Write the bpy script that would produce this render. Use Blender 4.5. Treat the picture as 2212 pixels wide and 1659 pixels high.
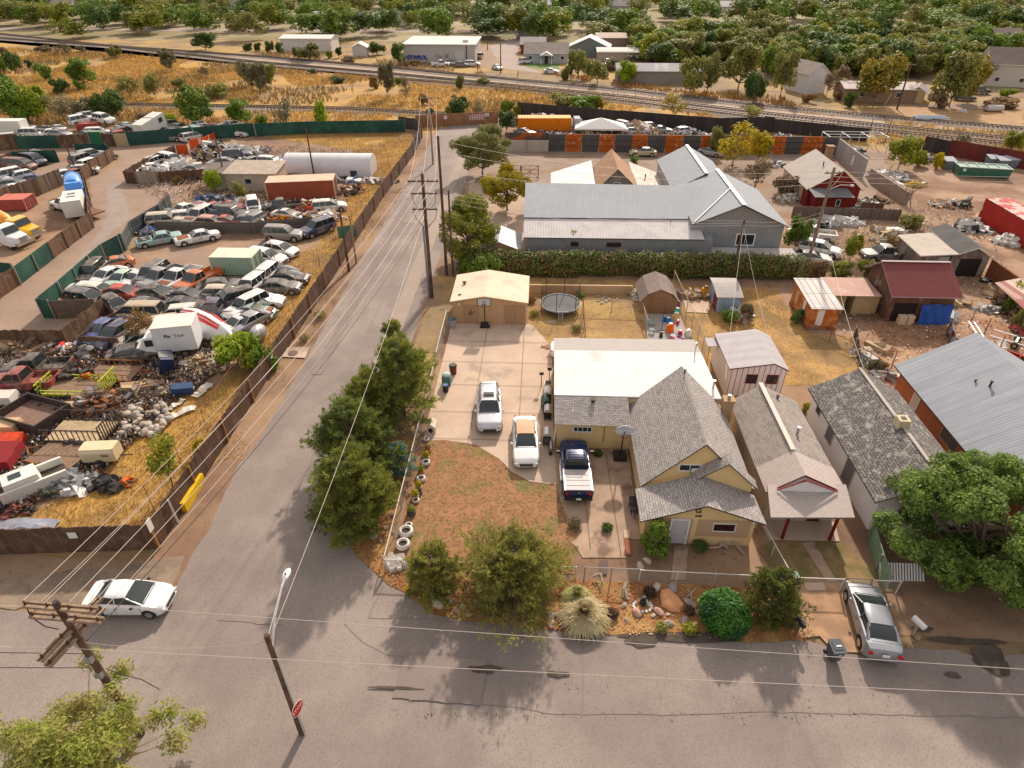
import bpy, bmesh, math, random
import numpy as np
from mathutils import Vector, Matrix, geometry
R=math.radians
for o in list(bpy.data.objects): bpy.data.objects.remove(o)
C=bpy.context.scene.collection
# ---------------- camera, sky, sun, exposure ----------------
CAMH=30.0; FPX=1375.0; PITCH=math.atan(950/FPX); YAW=R(2.47)
cam=bpy.data.objects.new('camera',bpy.data.cameras.new('camera')); C.objects.link(cam)
cam.location=(0,0,CAMH); cam.rotation_euler=(math.pi/2-PITCH,0,YAW)
cam.data.sensor_width=36; cam.data.lens=36*FPX/2212; cam.data.clip_end=3000; cam.data.clip_start=.3
bpy.context.scene.camera=cam
SUN_EL=R(34); SUN_AZ=R(12)
w=bpy.data.worlds.new('World'); bpy.context.scene.world=w; w.use_nodes=True
nt=w.node_tree; bg=nt.nodes['Background']
sky=nt.nodes.new('ShaderNodeTexSky'); sky.sky_type='NISHITA'; sky.sun_disc=False
sky.sun_elevation=SUN_EL; sky.sun_rotation=SUN_AZ; sky.air_density=1.0; sky.dust_density=2.0; sky.ozone_density=.6
tm=nt.nodes.new('ShaderNodeMix'); tm.data_type='RGBA'; tm.blend_type='MULTIPLY'; tm.inputs[0].default_value=1; tm.inputs[7].default_value=(1,.9,.8,1); nt.links.new(sky.outputs[0],tm.inputs[6])
cl=nt.nodes.new('ShaderNodeMix'); cl.data_type='RGBA'; cl.inputs[0].default_value=.6; cl.inputs[7].default_value=(3.2,2.85,2.55,1)   # broken cloud cover
nt.links.new(tm.outputs[2],cl.inputs[6]); nt.links.new(cl.outputs[2],bg.inputs[0]); bg.inputs[1].default_value=.15
sl=bpy.data.lights.new('sun','SUN'); sl.energy=2.6; sl.angle=R(2); sl.color=(1,.9,.78)
so=bpy.data.objects.new('sun',sl); C.objects.link(so)
sd=Vector((math.sin(SUN_AZ)*math.cos(SUN_EL),math.cos(SUN_AZ)*math.cos(SUN_EL),math.sin(SUN_EL)))
so.rotation_euler=sd.to_track_quat('Z','Y').to_euler(); so.location=(0,40,60)
vs=bpy.context.scene.view_settings; vs.view_transform='Standard'; vs.look='None'; vs.exposure=1.0; vs.gamma=1
# ---------------- surveying: picture point -> point on a level plane of the place ----------------
_F=(-math.sin(YAW)*math.cos(PITCH),math.cos(YAW)*math.cos(PITCH),-math.sin(PITCH))
_R=(math.cos(YAW),math.sin(YAW),0)
_U=(_R[1]*_F[2]-_R[2]*_F[1],_R[2]*_F[0]-_R[0]*_F[2],_R[0]*_F[1]-_R[1]*_F[0])
def P(u,v,z=0.0):
    a=(u-1106)/FPX; b=-(v-829.5)/FPX
    d=[_F[i]+a*_R[i]+b*_U[i] for i in range(3)]; t=(z-CAMH)/d[2]
    return (d[0]*t,d[1]*t)
RO=[86.4,457.97,829.5,1201.]
def g(c,r,x,y,z=0.0): return P(553*c+x/4,RO[r]+y/4,z)
def ppm(x,y,z=0):
    d=(x,y,z-CAMH); return 4*FPX/sum(d[i]*_F[i] for i in range(3))
def rise(x,y,px):          # height whose top stands px quarter-pixels above the base
    def sy(z):
        d=(x,y,z-CAMH); return 4*FPX*sum(d[i]*_U[i] for i in range(3))/sum(d[i]*_F[i] for i in range(3))
    lo,hi=0.,25.
    for _ in range(24):
        m=(lo+hi)/2
        if sy(m)-sy(0)<px: lo=m
        else: hi=m
    return lo
# ---------------- object helpers ----------------
SH={}
LAB={}
def tag(o,label=None,cat=None,group=None,kind=None):
    if label:
        o['label']=label
        if cat:
            LAB.setdefault(label,[]).append(o.name)
    if cat: o['category']=cat
    if group: o['group']=group
    if kind: o['kind']=kind
    return o
def empty(name,loc,label,cat,group=None,rz=0,world=False):
    o=bpy.data.objects.new(name,None); C.objects.link(o); o.location=(loc[0],loc[1],loc[2] if len(loc)>2 else 0); o.rotation_euler=(0,0,rz)
    o.empty_display_size=.5
    if world: SH[o.name]=Vector(o.location)
    return tag(o,label,cat,group)
def link(name,me,parent=None,loc=(0,0,0),rot=(0,0,0)):
    o=bpy.data.objects.new(name,me); C.objects.link(o); o.parent=parent; o.location=loc; o.rotation_euler=rot
    return o
class MB:
    def __init__(s): s.v=[];s.f=[];s.m=[];s.M=None
    def av(s,pts):
        n=len(s.v)
        for p in pts:
            p=Vector(p)
            s.v.append(tuple(s.M@p if s.M else p))
        return n
    def face(s,pts,m=0):
        n=s.av(pts); s.f.append(tuple(range(n,n+len(pts)))); s.m.append(m)
    def box(s,x0,y0,z0,x1,y1,z1,m=0,top=None):
        n=s.av([(x0,y0,z0),(x1,y0,z0),(x1,y1,z0),(x0,y1,z0),(x0,y0,z1),(x1,y0,z1),(x1,y1,z1),(x0,y1,z1)])
        for k,q in enumerate([(0,3,2,1),(4,5,6,7),(0,1,5,4),(1,2,6,5),(2,3,7,6),(3,0,4,7)]):
            s.f.append(tuple(n+i for i in q)); s.m.append(top if (k==1 and top is not None) else m)
    def bx(s,c,d,rz=0,m=0,rx=0,ry=0,top=None):
        old=s.M; T=Matrix.Translation(c)@Matrix.Rotation(rz,4,'Z')@Matrix.Rotation(ry,4,'Y')@Matrix.Rotation(rx,4,'X')
        s.M=(old@T) if old else T
        s.box(-d[0]/2,-d[1]/2,-d[2]/2,d[0]/2,d[1]/2,d[2]/2,m,top); s.M=old
    def tube(s,p0,p1,r0,r1=None,n=8,m=0,caps=True):
        r1=r0 if r1 is None else r1
        p0=Vector(p0);p1=Vector(p1);d=p1-p0
        if d.length<1e-6: return
        q=d.to_track_quat('Z','Y'); a=[]
        for p,r in ((p0,r0),(p1,r1)):
            for i in range(n):
                t=2*math.pi*i/n; a.append(p+q@Vector((r*math.cos(t),r*math.sin(t),0)))
        k=s.av(a)
        for i in range(n):
            j=(i+1)%n; s.f.append((k+i,k+j,k+n+j,k+n+i)); s.m.append(m)
        if caps:
            s.f.append(tuple(k+i for i in range(n-1,-1,-1))); s.m.append(m)
            s.f.append(tuple(k+n+i for i in range(n))); s.m.append(m)
    def path(s,pts,r,n=5,m=0):
        for a,b in zip(pts,pts[1:]): s.tube(a,b,r,r,n,m,False)
    def loft(s,rings,m=0,cap=True,closed=True):
        k=[s.av(r) for r in rings]; n=len(rings[0])
        for a,b in zip(k,k[1:]):
            for i in range(n if closed else n-1):
                j=(i+1)%n; s.f.append((a+i,a+j,b+j,b+i)); s.m.append(m)
        if cap:
            s.f.append(tuple(k[0]+i for i in range(n-1,-1,-1))); s.m.append(m)
            s.f.append(tuple(k[-1]+i for i in range(n))); s.m.append(m)
    def prism(s,poly,z0,z1,m=0,top=None):
        n=len(poly); k=s.av([(p[0],p[1],z0) for p in poly]+[(p[0],p[1],z1) for p in poly])
        s.f.append(tuple(k+i for i in range(n-1,-1,-1))); s.m.append(m)
        s.f.append(tuple(k+n+i for i in range(n))); s.m.append(m if top is None else top)
        for i in range(n):
            j=(i+1)%n; s.f.append((k+i,k+j,k+n+j,k+n+i)); s.m.append(m)
    def slab(s,q,th,m=0,e=1):
        k=s.av([tuple(p) for p in q]+[(p[0],p[1],p[2]-th) for p in q]); n=len(q)
        s.f.append(tuple(k+i for i in range(n))); s.m.append(m)
        s.f.append(tuple(k+n+i for i in range(n-1,-1,-1))); s.m.append(e)
        for i in range(n):
            j=(i+1)%n; s.f.append((k+j,k+i,k+n+i,k+n+j)); s.m.append(e)
    def sph(s,c,r,m=0,n=8,k=5,sq=(1,1,1),jit=0,rnd=None):
        rings=[]
        for a in range(k+1):
            ph=-math.pi/2+math.pi*a/k; ring=[]
            for b in range(n):
                t=2*math.pi*b/n; rr=r*(1+(rnd.uniform(-jit,jit) if jit else 0))
                ring.append((c[0]+sq[0]*rr*math.cos(ph)*math.cos(t),c[1]+sq[1]*rr*math.cos(ph)*math.sin(t),c[2]+sq[2]*rr*math.sin(ph)))
            rings.append(ring)
        s.loft(rings,m,False)
    def mesh(s,name,mats,shift=None,smooth=None,fix=True):
        me=bpy.data.meshes.new(name)
        V=s.v if shift is None else [(a[0]-shift[0],a[1]-shift[1],a[2]-shift[2]) for a in s.v]
        me.from_pydata(V,[],s.f)
        if not isinstance(mats,(list,tuple)): mats=[mats]
        for m in mats: me.materials.append(m)
        nm=len(mats)-1
        me.polygons.foreach_set('material_index',[min(i,nm) for i in s.m])
        if fix:
            b=bmesh.new(); b.from_mesh(me); bmesh.ops.recalc_face_normals(b,faces=b.faces); b.to_mesh(me); b.free()
        uv=me.uv_layers.new(name='UVMap'); co=[0.0]*(2*len(me.loops)); vv=me.vertices
        for p in me.polygons:
            nx,ny,nz=p.normal
            if abs(nz)>.995: ux,uy=1.,0.; vx,vy,vz=0.,1.,0.
            else:
                l=math.hypot(nx,ny); ux,uy=-ny/l,nx/l
                if abs(ux)>=abs(uy):
                    if ux<0: ux,uy=-ux,-uy
                elif uy<0: ux,uy=-ux,-uy
                vx,vy,vz=ny*0-nz*uy,nz*ux-nx*0,nx*uy-ny*ux
                if vz<0: vx,vy,vz=-vx,-vy,-vz
            for li in p.loop_indices:
                c=vv[me.loops[li].vertex_index].co
                co[2*li]=c.x*ux+c.y*uy; co[2*li+1]=c.x*vx+c.y*vy+c.z*vz
        uv.data.foreach_set('uv',co)
        if smooth:
            me.polygons.foreach_set('use_smooth',[True]*len(me.polygons)); me.set_sharp_from_angle(angle=R(smooth))
        me.update(); return me
    def build(s,name,mats,parent=None,smooth=None,loc=(0,0,0),rot=(0,0,0),fix=True):
        sh=SH.get(parent.name) if parent else None
        o=link(name,s.mesh(name,mats,sh,smooth,fix),parent,loc,rot)
        if sh is not None: SH[o.name]=sh
        return o
def struct(name,mb,mats,**k): return tag(mb.build(name,mats,**k),kind='structure')
# ---------------- materials ----------------
MT={}
def base(name,rough=.85,metal=0,spec=.3):
    m=bpy.data.materials.new(name); m.use_nodes=True; n=m.node_tree; b=n.nodes['Principled BSDF']
    b.inputs['Roughness'].default_value=rough; b.inputs['Metallic'].default_value=metal
    b.inputs['Specular IOR Level'].default_value=spec
    return m,n,b
def c4(c):
    l=.3*c[0]+.59*c[1]+.11*c[2]; return tuple(max(.002,min(.95,l+(v-l)*1.16)) for v in c[:3])+(1,)
def node(n,t,**k):
    x=n.nodes.new(t)
    for a,v in k.items(): setattr(x,a,v)
    return x
def noise(n,co,scale,detail=4,rough=.55):
    x=node(n,'ShaderNodeTexNoise'); x.inputs['Scale'].default_value=scale; x.inputs['Detail'].default_value=detail; x.inputs['Roughness'].default_value=rough
    n.links.new(co,x.inputs['Vector']); return x.outputs['Fac']
def ramp(n,f,a=.4,b=.6):
    x=node(n,'ShaderNodeMapRange'); x.inputs[1].default_value=a; x.inputs[2].default_value=b; n.links.new(f,x.inputs[0]); return x.outputs[0]
def mix(n,f,a,b,mode='MIX'):
    x=node(n,'ShaderNodeMix',data_type='RGBA',blend_type=mode)
    if isinstance(f,(int,float)): x.inputs[0].default_value=f
    else: n.links.new(f,x.inputs[0])
    for i,v in ((6,a),(7,b)):
        if isinstance(v,tuple): x.inputs[i].default_value=c4(v)
        else: n.links.new(v,x.inputs[i])
    return x.outputs[2]
def bump(n,b,h,st=.3,d=.05):
    x=node(n,'ShaderNodeBump'); x.inputs['Strength'].default_value=st; x.inputs['Distance'].default_value=d
    n.links.new(h,x.inputs['Height']); n.links.new(x.outputs[0],b.inputs['Normal'])
def coord(n,k='Object'): return node(n,'ShaderNodeTexCoord').outputs[k]
def surf(name,c,c2=None,scale=2.,rough=.85,metal=0,c3=None,s3=.12,w3=(.45,.6),c4_=None,s4=9.,w4=(.55,.7),bst=0,lo=.35,hi=.65,spec=.3,bs=None,amt4=.8):
    if name in MT: return MT[name]
    m,n,b=base(name,rough,metal,spec); co=coord(n)
    col=c
    if c2: 
        f=noise(n,co,scale); col=mix(n,ramp(n,f,lo,hi),c,c2)
    if c3: col=mix(n,ramp(n,noise(n,co,s3,5,.6),*w3),col,c3)
    if c4_:
        f4=ramp(n,noise(n,co,s4,3,.6),*w4); mm=node(n,'ShaderNodeMath',operation='MULTIPLY'); n.links.new(f4,mm.inputs[0]); mm.inputs[1].default_value=amt4
        col=mix(n,mm.outputs[0],col,c4_)
    if isinstance(col,tuple): b.inputs['Base Color'].default_value=c4(col)
    else: n.links.new(col,b.inputs['Base Color'])
    if bst: bump(n,b,noise(n,co,bs or scale*3,5),bst,.05)
    MT[name]=m; return m
def bricks(name,c1,c2,mort,w,h,ms=.012,off=.5,dirt=None,ds=.6,dw=(.5,.68),rough=.9,bst=.3,dirt2=None,d2s=3):
    if name in MT: return MT[name]
    m,n,b=base(name,rough); uv=coord(n,'UV')
    x=node(n,'ShaderNodeTexBrick'); x.offset=off; x.inputs['Scale'].default_value=1; x.inputs['Brick Width'].default_value=w; x.inputs['Row Height'].default_value=h
    x.inputs['Mortar Size'].default_value=ms; x.inputs['Mortar Smooth'].default_value=.1; x.inputs['Bias'].default_value=0
    for k,v in (('Color1',c1),('Color2',c2),('Mortar',mort)): x.inputs[k].default_value=c4(v)
    n.links.new(uv,x.inputs['Vector']); col=x.outputs['Color']
    col=mix(n,ramp(n,noise(n,uv,1.3,5),.2,.8),col,mix(n,.82,col,(.02,.02,.02)) if False else col)
    if dirt: col=mix(n,ramp(n,noise(n,uv,ds,6,.65),*dw),col,dirt)
    if dirt2: col=mix(n,ramp(n,noise(n,uv,d2s,4,.7),.56,.66),col,dirt2)
    n.links.new(col,b.inputs['Base Color'])
    if bst: bump(n,b,x.outputs['Fac'],-bst,.02) if False else None
    MT[name]=m; return m
def corr(name,c,pitch=.2,c2=None,rough=.5,metal=.3,vert=True,dirt=None,ds=.5,dw=(.5,.7),st=.6,seam=None,streak=0):
    if name in MT: return MT[name]
    m,n,b=base(name,rough,metal); uv=coord(n,'UV')
    wv=node(n,'ShaderNodeTexWave',wave_type='BANDS',bands_direction='X' if vert else 'Y',wave_profile='SIN'); wv.inputs['Scale'].default_value=.314/pitch
    n.links.new(uv,wv.inputs['Vector'])
    col=c
    if c2: col=mix(n,ramp(n,noise(n,uv,.8,5),.35,.65),c,c2)
    if streak:
        mp=node(n,'ShaderNodeMapping'); mp.inputs['Scale'].default_value=(3,.12,1); n.links.new(uv,mp.inputs[0])
        col=mix(n,ramp(n,noise(n,mp.outputs[0],1.,4),.35,.7),col,tuple(a*(1-streak) for a in c))
    if dirt: col=mix(n,ramp(n,noise(n,uv,ds,6,.65),*dw),col,dirt)
    if isinstance(col,tuple): b.inputs['Base Color'].default_value=c4(col)
    else: n.links.new(col,b.inputs['Base Color'])
    bump(n,b,wv.outputs['Fac'],st,pitch*.25)
    MT[name]=m; return m
def paint(name,c,rough=.28,metal=0,coat=.6,dust=.28,lo=.5):
    if name in MT: return MT[name]
    m,n,b=base(name,rough,metal,.5); b.inputs['Coat Weight'].default_value=coat; b.inputs['Coat Roughness'].default_value=.08
    co=coord(n); col=mix(n,ramp(n,noise(n,co,1.7,5),lo,lo+.28),c,tuple((1-dust)*a+dust*d for a,d in zip(c,(.33,.25,.18))))
    n.links.new(col,b.inputs['Base Color']); MT[name]=m; return m
def leaf(name,c1,c2,c3=None,tr=.25,rough=.6):
    if name in MT: return MT[name]
    m,n,b=base(name,rough,0,.25); gi=node(n,'ShaderNodeNewGeometry'); oi=node(n,'ShaderNodeObjectInfo')
    col=mix(n,gi.outputs['Random Per Island'],c1,c2)
    if c3: col=mix(n,ramp(n,noise(n,coord(n),.9,3),.42,.62),col,c3)
    hs=node(n,'ShaderNodeHueSaturation'); mr=node(n,'ShaderNodeMapRange'); mr.inputs[3].default_value=.8; mr.inputs[4].default_value=1.2
    n.links.new(oi.outputs['Random'],mr.inputs[0]); n.links.new(mr.outputs[0],hs.inputs['Value']); n.links.new(col,hs.inputs['Color'])
    n.links.new(hs.outputs[0],b.inputs['Base Color'])
    t=node(n,'ShaderNodeBsdfTranslucent'); n.links.new(hs.outputs[0],t.inputs['Color'])
    ms=node(n,'ShaderNodeMixShader'); ms.inputs[0].default_value=tr; out=n.nodes['Material Output']
    n.links.new(b.outputs[0],ms.inputs[1]); n.links.new(t.outputs[0],ms.inputs[2]); n.links.new(ms.outputs[0],out.inputs[0])
    MT[name]=m; return m
def veil(name,c,alpha):
    if name in MT: return MT[name]
    m,n,b=base(name,.6,0); b.inputs['Base Color'].default_value=c4(c); b.inputs['Alpha'].default_value=alpha; MT[name]=m; return m
glass=base('window_glass',.08,0,.6)[0]; glass.node_tree.nodes['Principled BSDF'].inputs['Base Color'].default_value=(.025,.03,.035,1)
cglass=base('car_glass',.06,0,.7)[0]; cglass.node_tree.nodes['Principled BSDF'].inputs['Base Color'].default_value=(.02,.027,.028,1)
WHT=surf('white_paint',(.74,.72,.69),(.66,.63,.6),1.5,.6)
BLK=surf('black_plastic',(.02,.02,.022),(.035,.033,.03),3,.5)
RUB=surf('tyre_rubber',(.025,.024,.024),(.04,.037,.034),6,.9)
RIM=surf('rim_metal',(.45,.45,.45),None,rough=.35,metal=.7)
CRM=surf('chrome',(.6,.6,.6),None,rough=.2,metal=1)
STL=surf('galvanised_steel',(.42,.42,.41),(.33,.33,.32),4,.45,.6)
RST=surf('rust',(.24,.09,.04),(.13,.06,.035),4,.95,c3=(.3,.13,.06),s3=1.3)
WOOD=surf('weathered_wood',(.22,.15,.10),(.14,.095,.065),5,.9)
PAL=surf('pale_lumber',(.48,.37,.24),(.33,.25,.16),4,.9)
REDL=surf('red_lens',(.45,.02,.02),None,rough=.2)
HLT=surf('headlight_lens',(.55,.56,.55),None,rough=.12,spec=.8)
DTRIM=surf('dark_trim',(.05,.035,.025),None,rough=.7)
# ---------------- ground, roads, paths ----------------
def jag(poly,step=.9,amp=.18,seed=1):
    rn=random.Random(seed); out=[]; n=len(poly)
    for i in range(n):
        a,b=poly[i],poly[(i+1)%n]; d=math.dist(a,b); k=max(1,int(d/step))
        for j in range(k):
            t=j/k; q=amp if j else amp*.4
            out.append((a[0]+(b[0]-a[0])*t+rn.uniform(-q,q),a[1]+(b[1]-a[1])*t+rn.uniform(-q,q)))
    return out
ZL=[0.004]
def sheet(name,poly,m,step=.9,amp=.18,seed=1,z=None):
    if z is None: ZL[0]+=.004; z=ZL[0]
    if amp: poly=jag(poly,step,amp,seed)
    mb=MB(); mb.face([(p[0],p[1],z) for p in poly])
    o=mb.build(name,m,fix=False)
    if o.data.polygons[0].normal.z<0: o.data.flip_normals()
    return tag(o,kind='structure')
def GG(*pts): return [g(*p) for p in pts]
DIRT=surf('yard_dirt',(.235,.15,.10),(.16,.10,.068),.35,.95,c3=(.31,.21,.14),s3=.09,c4_=(.12,.08,.06),s4=1.6,w4=(.6,.72),bst=.25,bs=8)
DIRT2=surf('packed_dirt',(.32,.22,.155),(.25,.165,.115),.3,.95,c3=(.25,.185,.145),s3=.16,c4_=(.2,.14,.1),s4=3,w4=(.6,.7),bst=.15,bs=9)
TRACKD=surf('pale_track_dirt',(.31,.225,.17),(.25,.18,.14),.22,.95,c4_=(.21,.15,.11),s4=1.1,w4=(.58,.72),bst=.12,bs=9)
GRASSD=surf('dry_grass_ground',(.46,.285,.105),(.36,.22,.085),.5,.95,c3=(.25,.165,.09),s3=.09,w3=(.47,.6),c4_=(.17,.11,.05),s4=4,w4=(.5,.7),bst=.4,bs=14)
GRASSY=surf('thin_yard_grass',(.33,.205,.10),(.25,.155,.085),.6,.95,c3=(.40,.27,.12),s3=.2,c4_=(.15,.125,.05),s4=2.2,w4=(.52,.68),bst=.3,bs=14)
LAWN=surf('worn_lawn',(.33,.175,.10),(.25,.13,.072),1.1,.95,c3=(.175,.15,.06),s3=.5,w3=(.52,.66),c4_=(.12,.09,.045),s4=5,w4=(.48,.62),bst=.35,bs=16)
MULCH=surf('leaf_litter',(.28,.13,.065),(.20,.095,.05),2.5,.95,c3=(.33,.2,.09),s3=.6,c4_=(.42,.25,.12),s4=12,w4=(.56,.66),bst=.5,bs=20)
ASPH=surf('asphalt',(.245,.203,.18),(.205,.17,.152),.28,.93,c3=(.29,.242,.212),s3=.12,c4_=(.12,.098,.085),s4=11,w4=(.48,.7),bst=.15,bs=30,amt4=.5)
CONC=surf('concrete',(.52,.40,.31),(.45,.345,.27),.5,.9,c4_=(.3,.23,.18),s4=5,w4=(.58,.75),amt4=.4,c3=(.30,.235,.19),s3=.3,w3=(.56,.7),bst=.06,bs=20)
CONC2=surf('stained_concrete',(.40,.29,.21),(.31,.22,.165),.8,.9,c3=(.17,.115,.085),s3=.55,w3=(.55,.66),bst=.08,bs=20)
BALL=surf('ballast_stone',(.23,.19,.165),(.15,.125,.11),3.,.95,c3=(.27,.225,.19),s3=.1,bst=.5,bs=12)
SAND=surf('rail_side_gravel',(.38,.29,.21),(.31,.235,.17),.6,.95,bst=.15,bs=10)
WEED=surf('weedy_ground',(.26,.185,.11),(.19,.13,.08),.25,.95,c3=(.36,.24,.10),s3=.06,c4_=(.13,.11,.06),s4=1.2,w4=(.55,.7),bst=.35,bs=6)
WETM=surf('damp_stain',(.07,.055,.045),(.10,.08,.066),1.5,.85,spec=.1)
TAR=surf('tar_sealant',(.19,.155,.135),(.22,.18,.155),3,.8)
mb=MB(); mb.box(-900,-60,-2,900,1000,0); struct('ground',mb,WEED)
sheet('railway_field',[(-320,128),(-21,128),(-12,139),(-5,146),(34,135),(60,122),(110,108),(160,96),(240,75),(420,130),(420,480),(-320,480)],GRASSD,6,1.5)
sheet('distant_ground',[(-420,268),(520,268),(520,520),(-420,520)],surf('distant_scrub',(.17,.15,.075),(.24,.19,.10),.05,.95,c3=(.32,.25,.16),s3=.02),9,2,61,z=.03)
sheet('yard_ground',[(-150,26),(-22.4,26),(-22.4,128),(-40,136),(-150,150)],DIRT,3,.3)
sheet('track_verge',[g(1,0,0,130),g(1,0,1060,225),g(1,0,2212,340),g(2,0,1000,435),g(2,0,2212,600),g(3,0,2212,760),(300,60),(420,70),(420,480),(-320,480),g(0,0,700,40)],WEED,5,1.2,3)
sheet('yard_ground',[(14.7,20.9),(120,20.9),(160,96),(60,120),(34,133),(-5,144),(-11.3,128),(-11.3,64),(14.7,64)],DIRT,2,.15,4)
sheet('roadside_ground',[(-22.4,24),(-22.4,128),(-11,128),(-11,30),(-8.4,25),(-8.4,64),(15,64),(15,20.9),(-60,20.9),(-60,24.6)],DIRT,1,.12,5)
yard=GG((0,2,0,1190),(0,2,400,1060),(0,2,750,930),(0,2,850,700),(0,2,1250,430),(0,2,1480,100),(0,2,1900,0),(1,1,0,1110),(1,1,0,760),(1,1,300,420),(1,1,560,240),(1,1,700,90),(1,0,780,1330),(1,0,950,1120),(1,0,850,960),(1,0,380,880),(1,0,0,820),(1,0,0,800),(1,0,1250,795),(1,0,1420,860))+[(-22.5,105),(-22.5,25.2),(-70,25.2)]
sheet('dry_grass_ground',yard,GRASSD,1,.35,6)
ZL[0]=.022
# west yard lanes
lane=GG((0,1,0,1100),(0,1,590,1105),(0,1,860,920),(0,1,480,925),(0,1,400,905),(0,1,560,760),(0,1,930,420),(0,1,1095,330),(0,1,1200,180),(0,1,1400,20),(0,0,1560,1330),(0,0,1500,1230),(0,0,1200,1240),(0,0,1090,1220),(0,0,1210,1110),(0,0,1530,990),(0,0,1800,870),(0,0,1900,850),(0,0,1120,925),(0,0,200,960),(0,0,200,985),(0,0,560,990),(0,0,700,970),(0,0,960,975),(0,0,1090,1040),(0,0,760,1215),(0,0,800,1486),(0,1,810,130),(0,1,470,400),(0,1,180,630),(0,1,0,750))
sheet('dirt_lane',lane,TRACKD,1.5,.3,7)
sheet('dirt_lot',GG((0,1,400,905),(0,1,1095,350),(0,1,1300,280),(1,1,100,260),(1,1,0,700),(0,1,1800,800),(0,1,860,915)),DIRT2,1.2,.3,8)
sheet('dirt_lot',GG((0,0,0,1100),(0,0,620,1050),(0,0,640,1130),(0,0,300,1330),(0,0,0,1400)),DIRT2,1.5,.3,8)
sheet('asphalt_lane',GG((0,0,915,1230),(0,0,1050,1230),(0,0,1110,1486),(0,1,1130,60),(0,1,950,200),(0,1,700,500),(0,1,560,560),(0,1,880,150),(0,0,930,1486)),surf('old_asphalt',(.30,.245,.21),(.26,.21,.18),.5,.95,bst=.1,bs=12),1.5,.25,9)
ZL[0]=.022
sheet('gravel_yard',[(-11.3,66),(20,66),(20,84),(44,84),(60,116),(34,128),(1,128),(-11,128)],surf('lot_gravel',(.29,.22,.175),(.235,.175,.135),.2,.95,c3=(.23,.15,.10),s3=.15,w3=(.5,.6),bst=.1,bs=9),2,.2,10)
sheet('concrete_lot',[(-10.5,72),(-1.6,72),(-1.6,96),(-10.5,97)],surf('lot_concrete',(.42,.31,.24),(.36,.265,.2),.4,.9),2,.15,11)
sheet('dry_yard_grass',[(15,46),(21,44),(27,44.6),(29.5,52),(25.3,53.3),(25.3,62),(15,63)],surf('tan_yard_grass',(.42,.26,.115),(.33,.2,.09),.5,.95,c3=(.24,.16,.08),s3=.25,c4_=(.16,.11,.06),s4=3.5,w4=(.5,.7),bst=.4,bs=14),.8,.2,12)
sheet('thin_yard_grass',[(1,47),(9.8,47),(15,46),(15,63.8),(-8.2,63.8),(-8.2,60.5),(-.8,60),(-.8,54)],GRASSY,.8,.15,13)
sheet('dirt_lot',[(27.5,43.5),(42,43.5),(46,60),(42,56.5),(40,55.4),(33,55.6),(29.8,52)],surf('red_dirt',(.30,.17,.105),(.24,.135,.085),.7,.95,c3=(.36,.24,.16),s3=.2,bst=.2,bs=10),.9,.25,14)
sheet('dirt_lot',[(48,66),(52,88),(62,110),(110,100),(110,60)],surf('brown_dirt',(.23,.14,.092),(.17,.1,.066),.4,.95,c3=(.34,.23,.16),s3=.12,bst=.2,bs=10),1.5,.3,15)
ZL[0]=.022
def gl(*pts): return [g(*p) for p in pts]
TR={ 'north':gl((0,0,700,42),(0,0,2212,150),(1,0,1100,242),(1,0,2212,352),(2,0,1000,442),(2,0,2212,582),(3,0,1000,678),(3,0,2212,782)),
     'middle':gl((0,0,950,60),(0,0,2212,200),(1,0,1100,296),(1,0,2212,405),(2,0,1050,510),(2,0,2212,650),(3,0,1000,756),(3,0,2212,880)),
     'south':gl((1,0,1250,350),(1,0,2212,425),(2,0,1050,545),(2,0,2212,690),(3,0,1000,800),(3,0,2212,930)),
     'branch':gl((0,0,-900,540),(0,0,1150,572),(1,0,0,590),(1,0,800,607),(1,0,1640,652))}
def extend(p,d=160):
    a,b=Vector(p[-2]),Vector(p[-1]); q=(b-a).normalized()*d; return p+[tuple(b+q)]
def offs(p,k):
    out=[]
    for i in range(len(p)):
        a=Vector(p[max(0,i-1)]);b=Vector(p[min(len(p)-1,i+1)]); d=(b-a).normalized(); out.append((p[i][0]-d.y*k,p[i][1]+d.x*k))
    return out
for k in ('north','middle','south'): TR[k]=extend(TR[k])
for k in ('north','middle'):
    a=Vector(TR[k][0]);b=Vector(TR[k][1]); TR[k]=[tuple(a-(b-a).normalized()*220)]+TR[k]
n_,m_=TR['north'],TR['middle']
sheet('rail_side_gravel',offs(n_,3.2)+offs(TR['middle'],-2)[::-1],SAND,4,.5,16)
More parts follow.
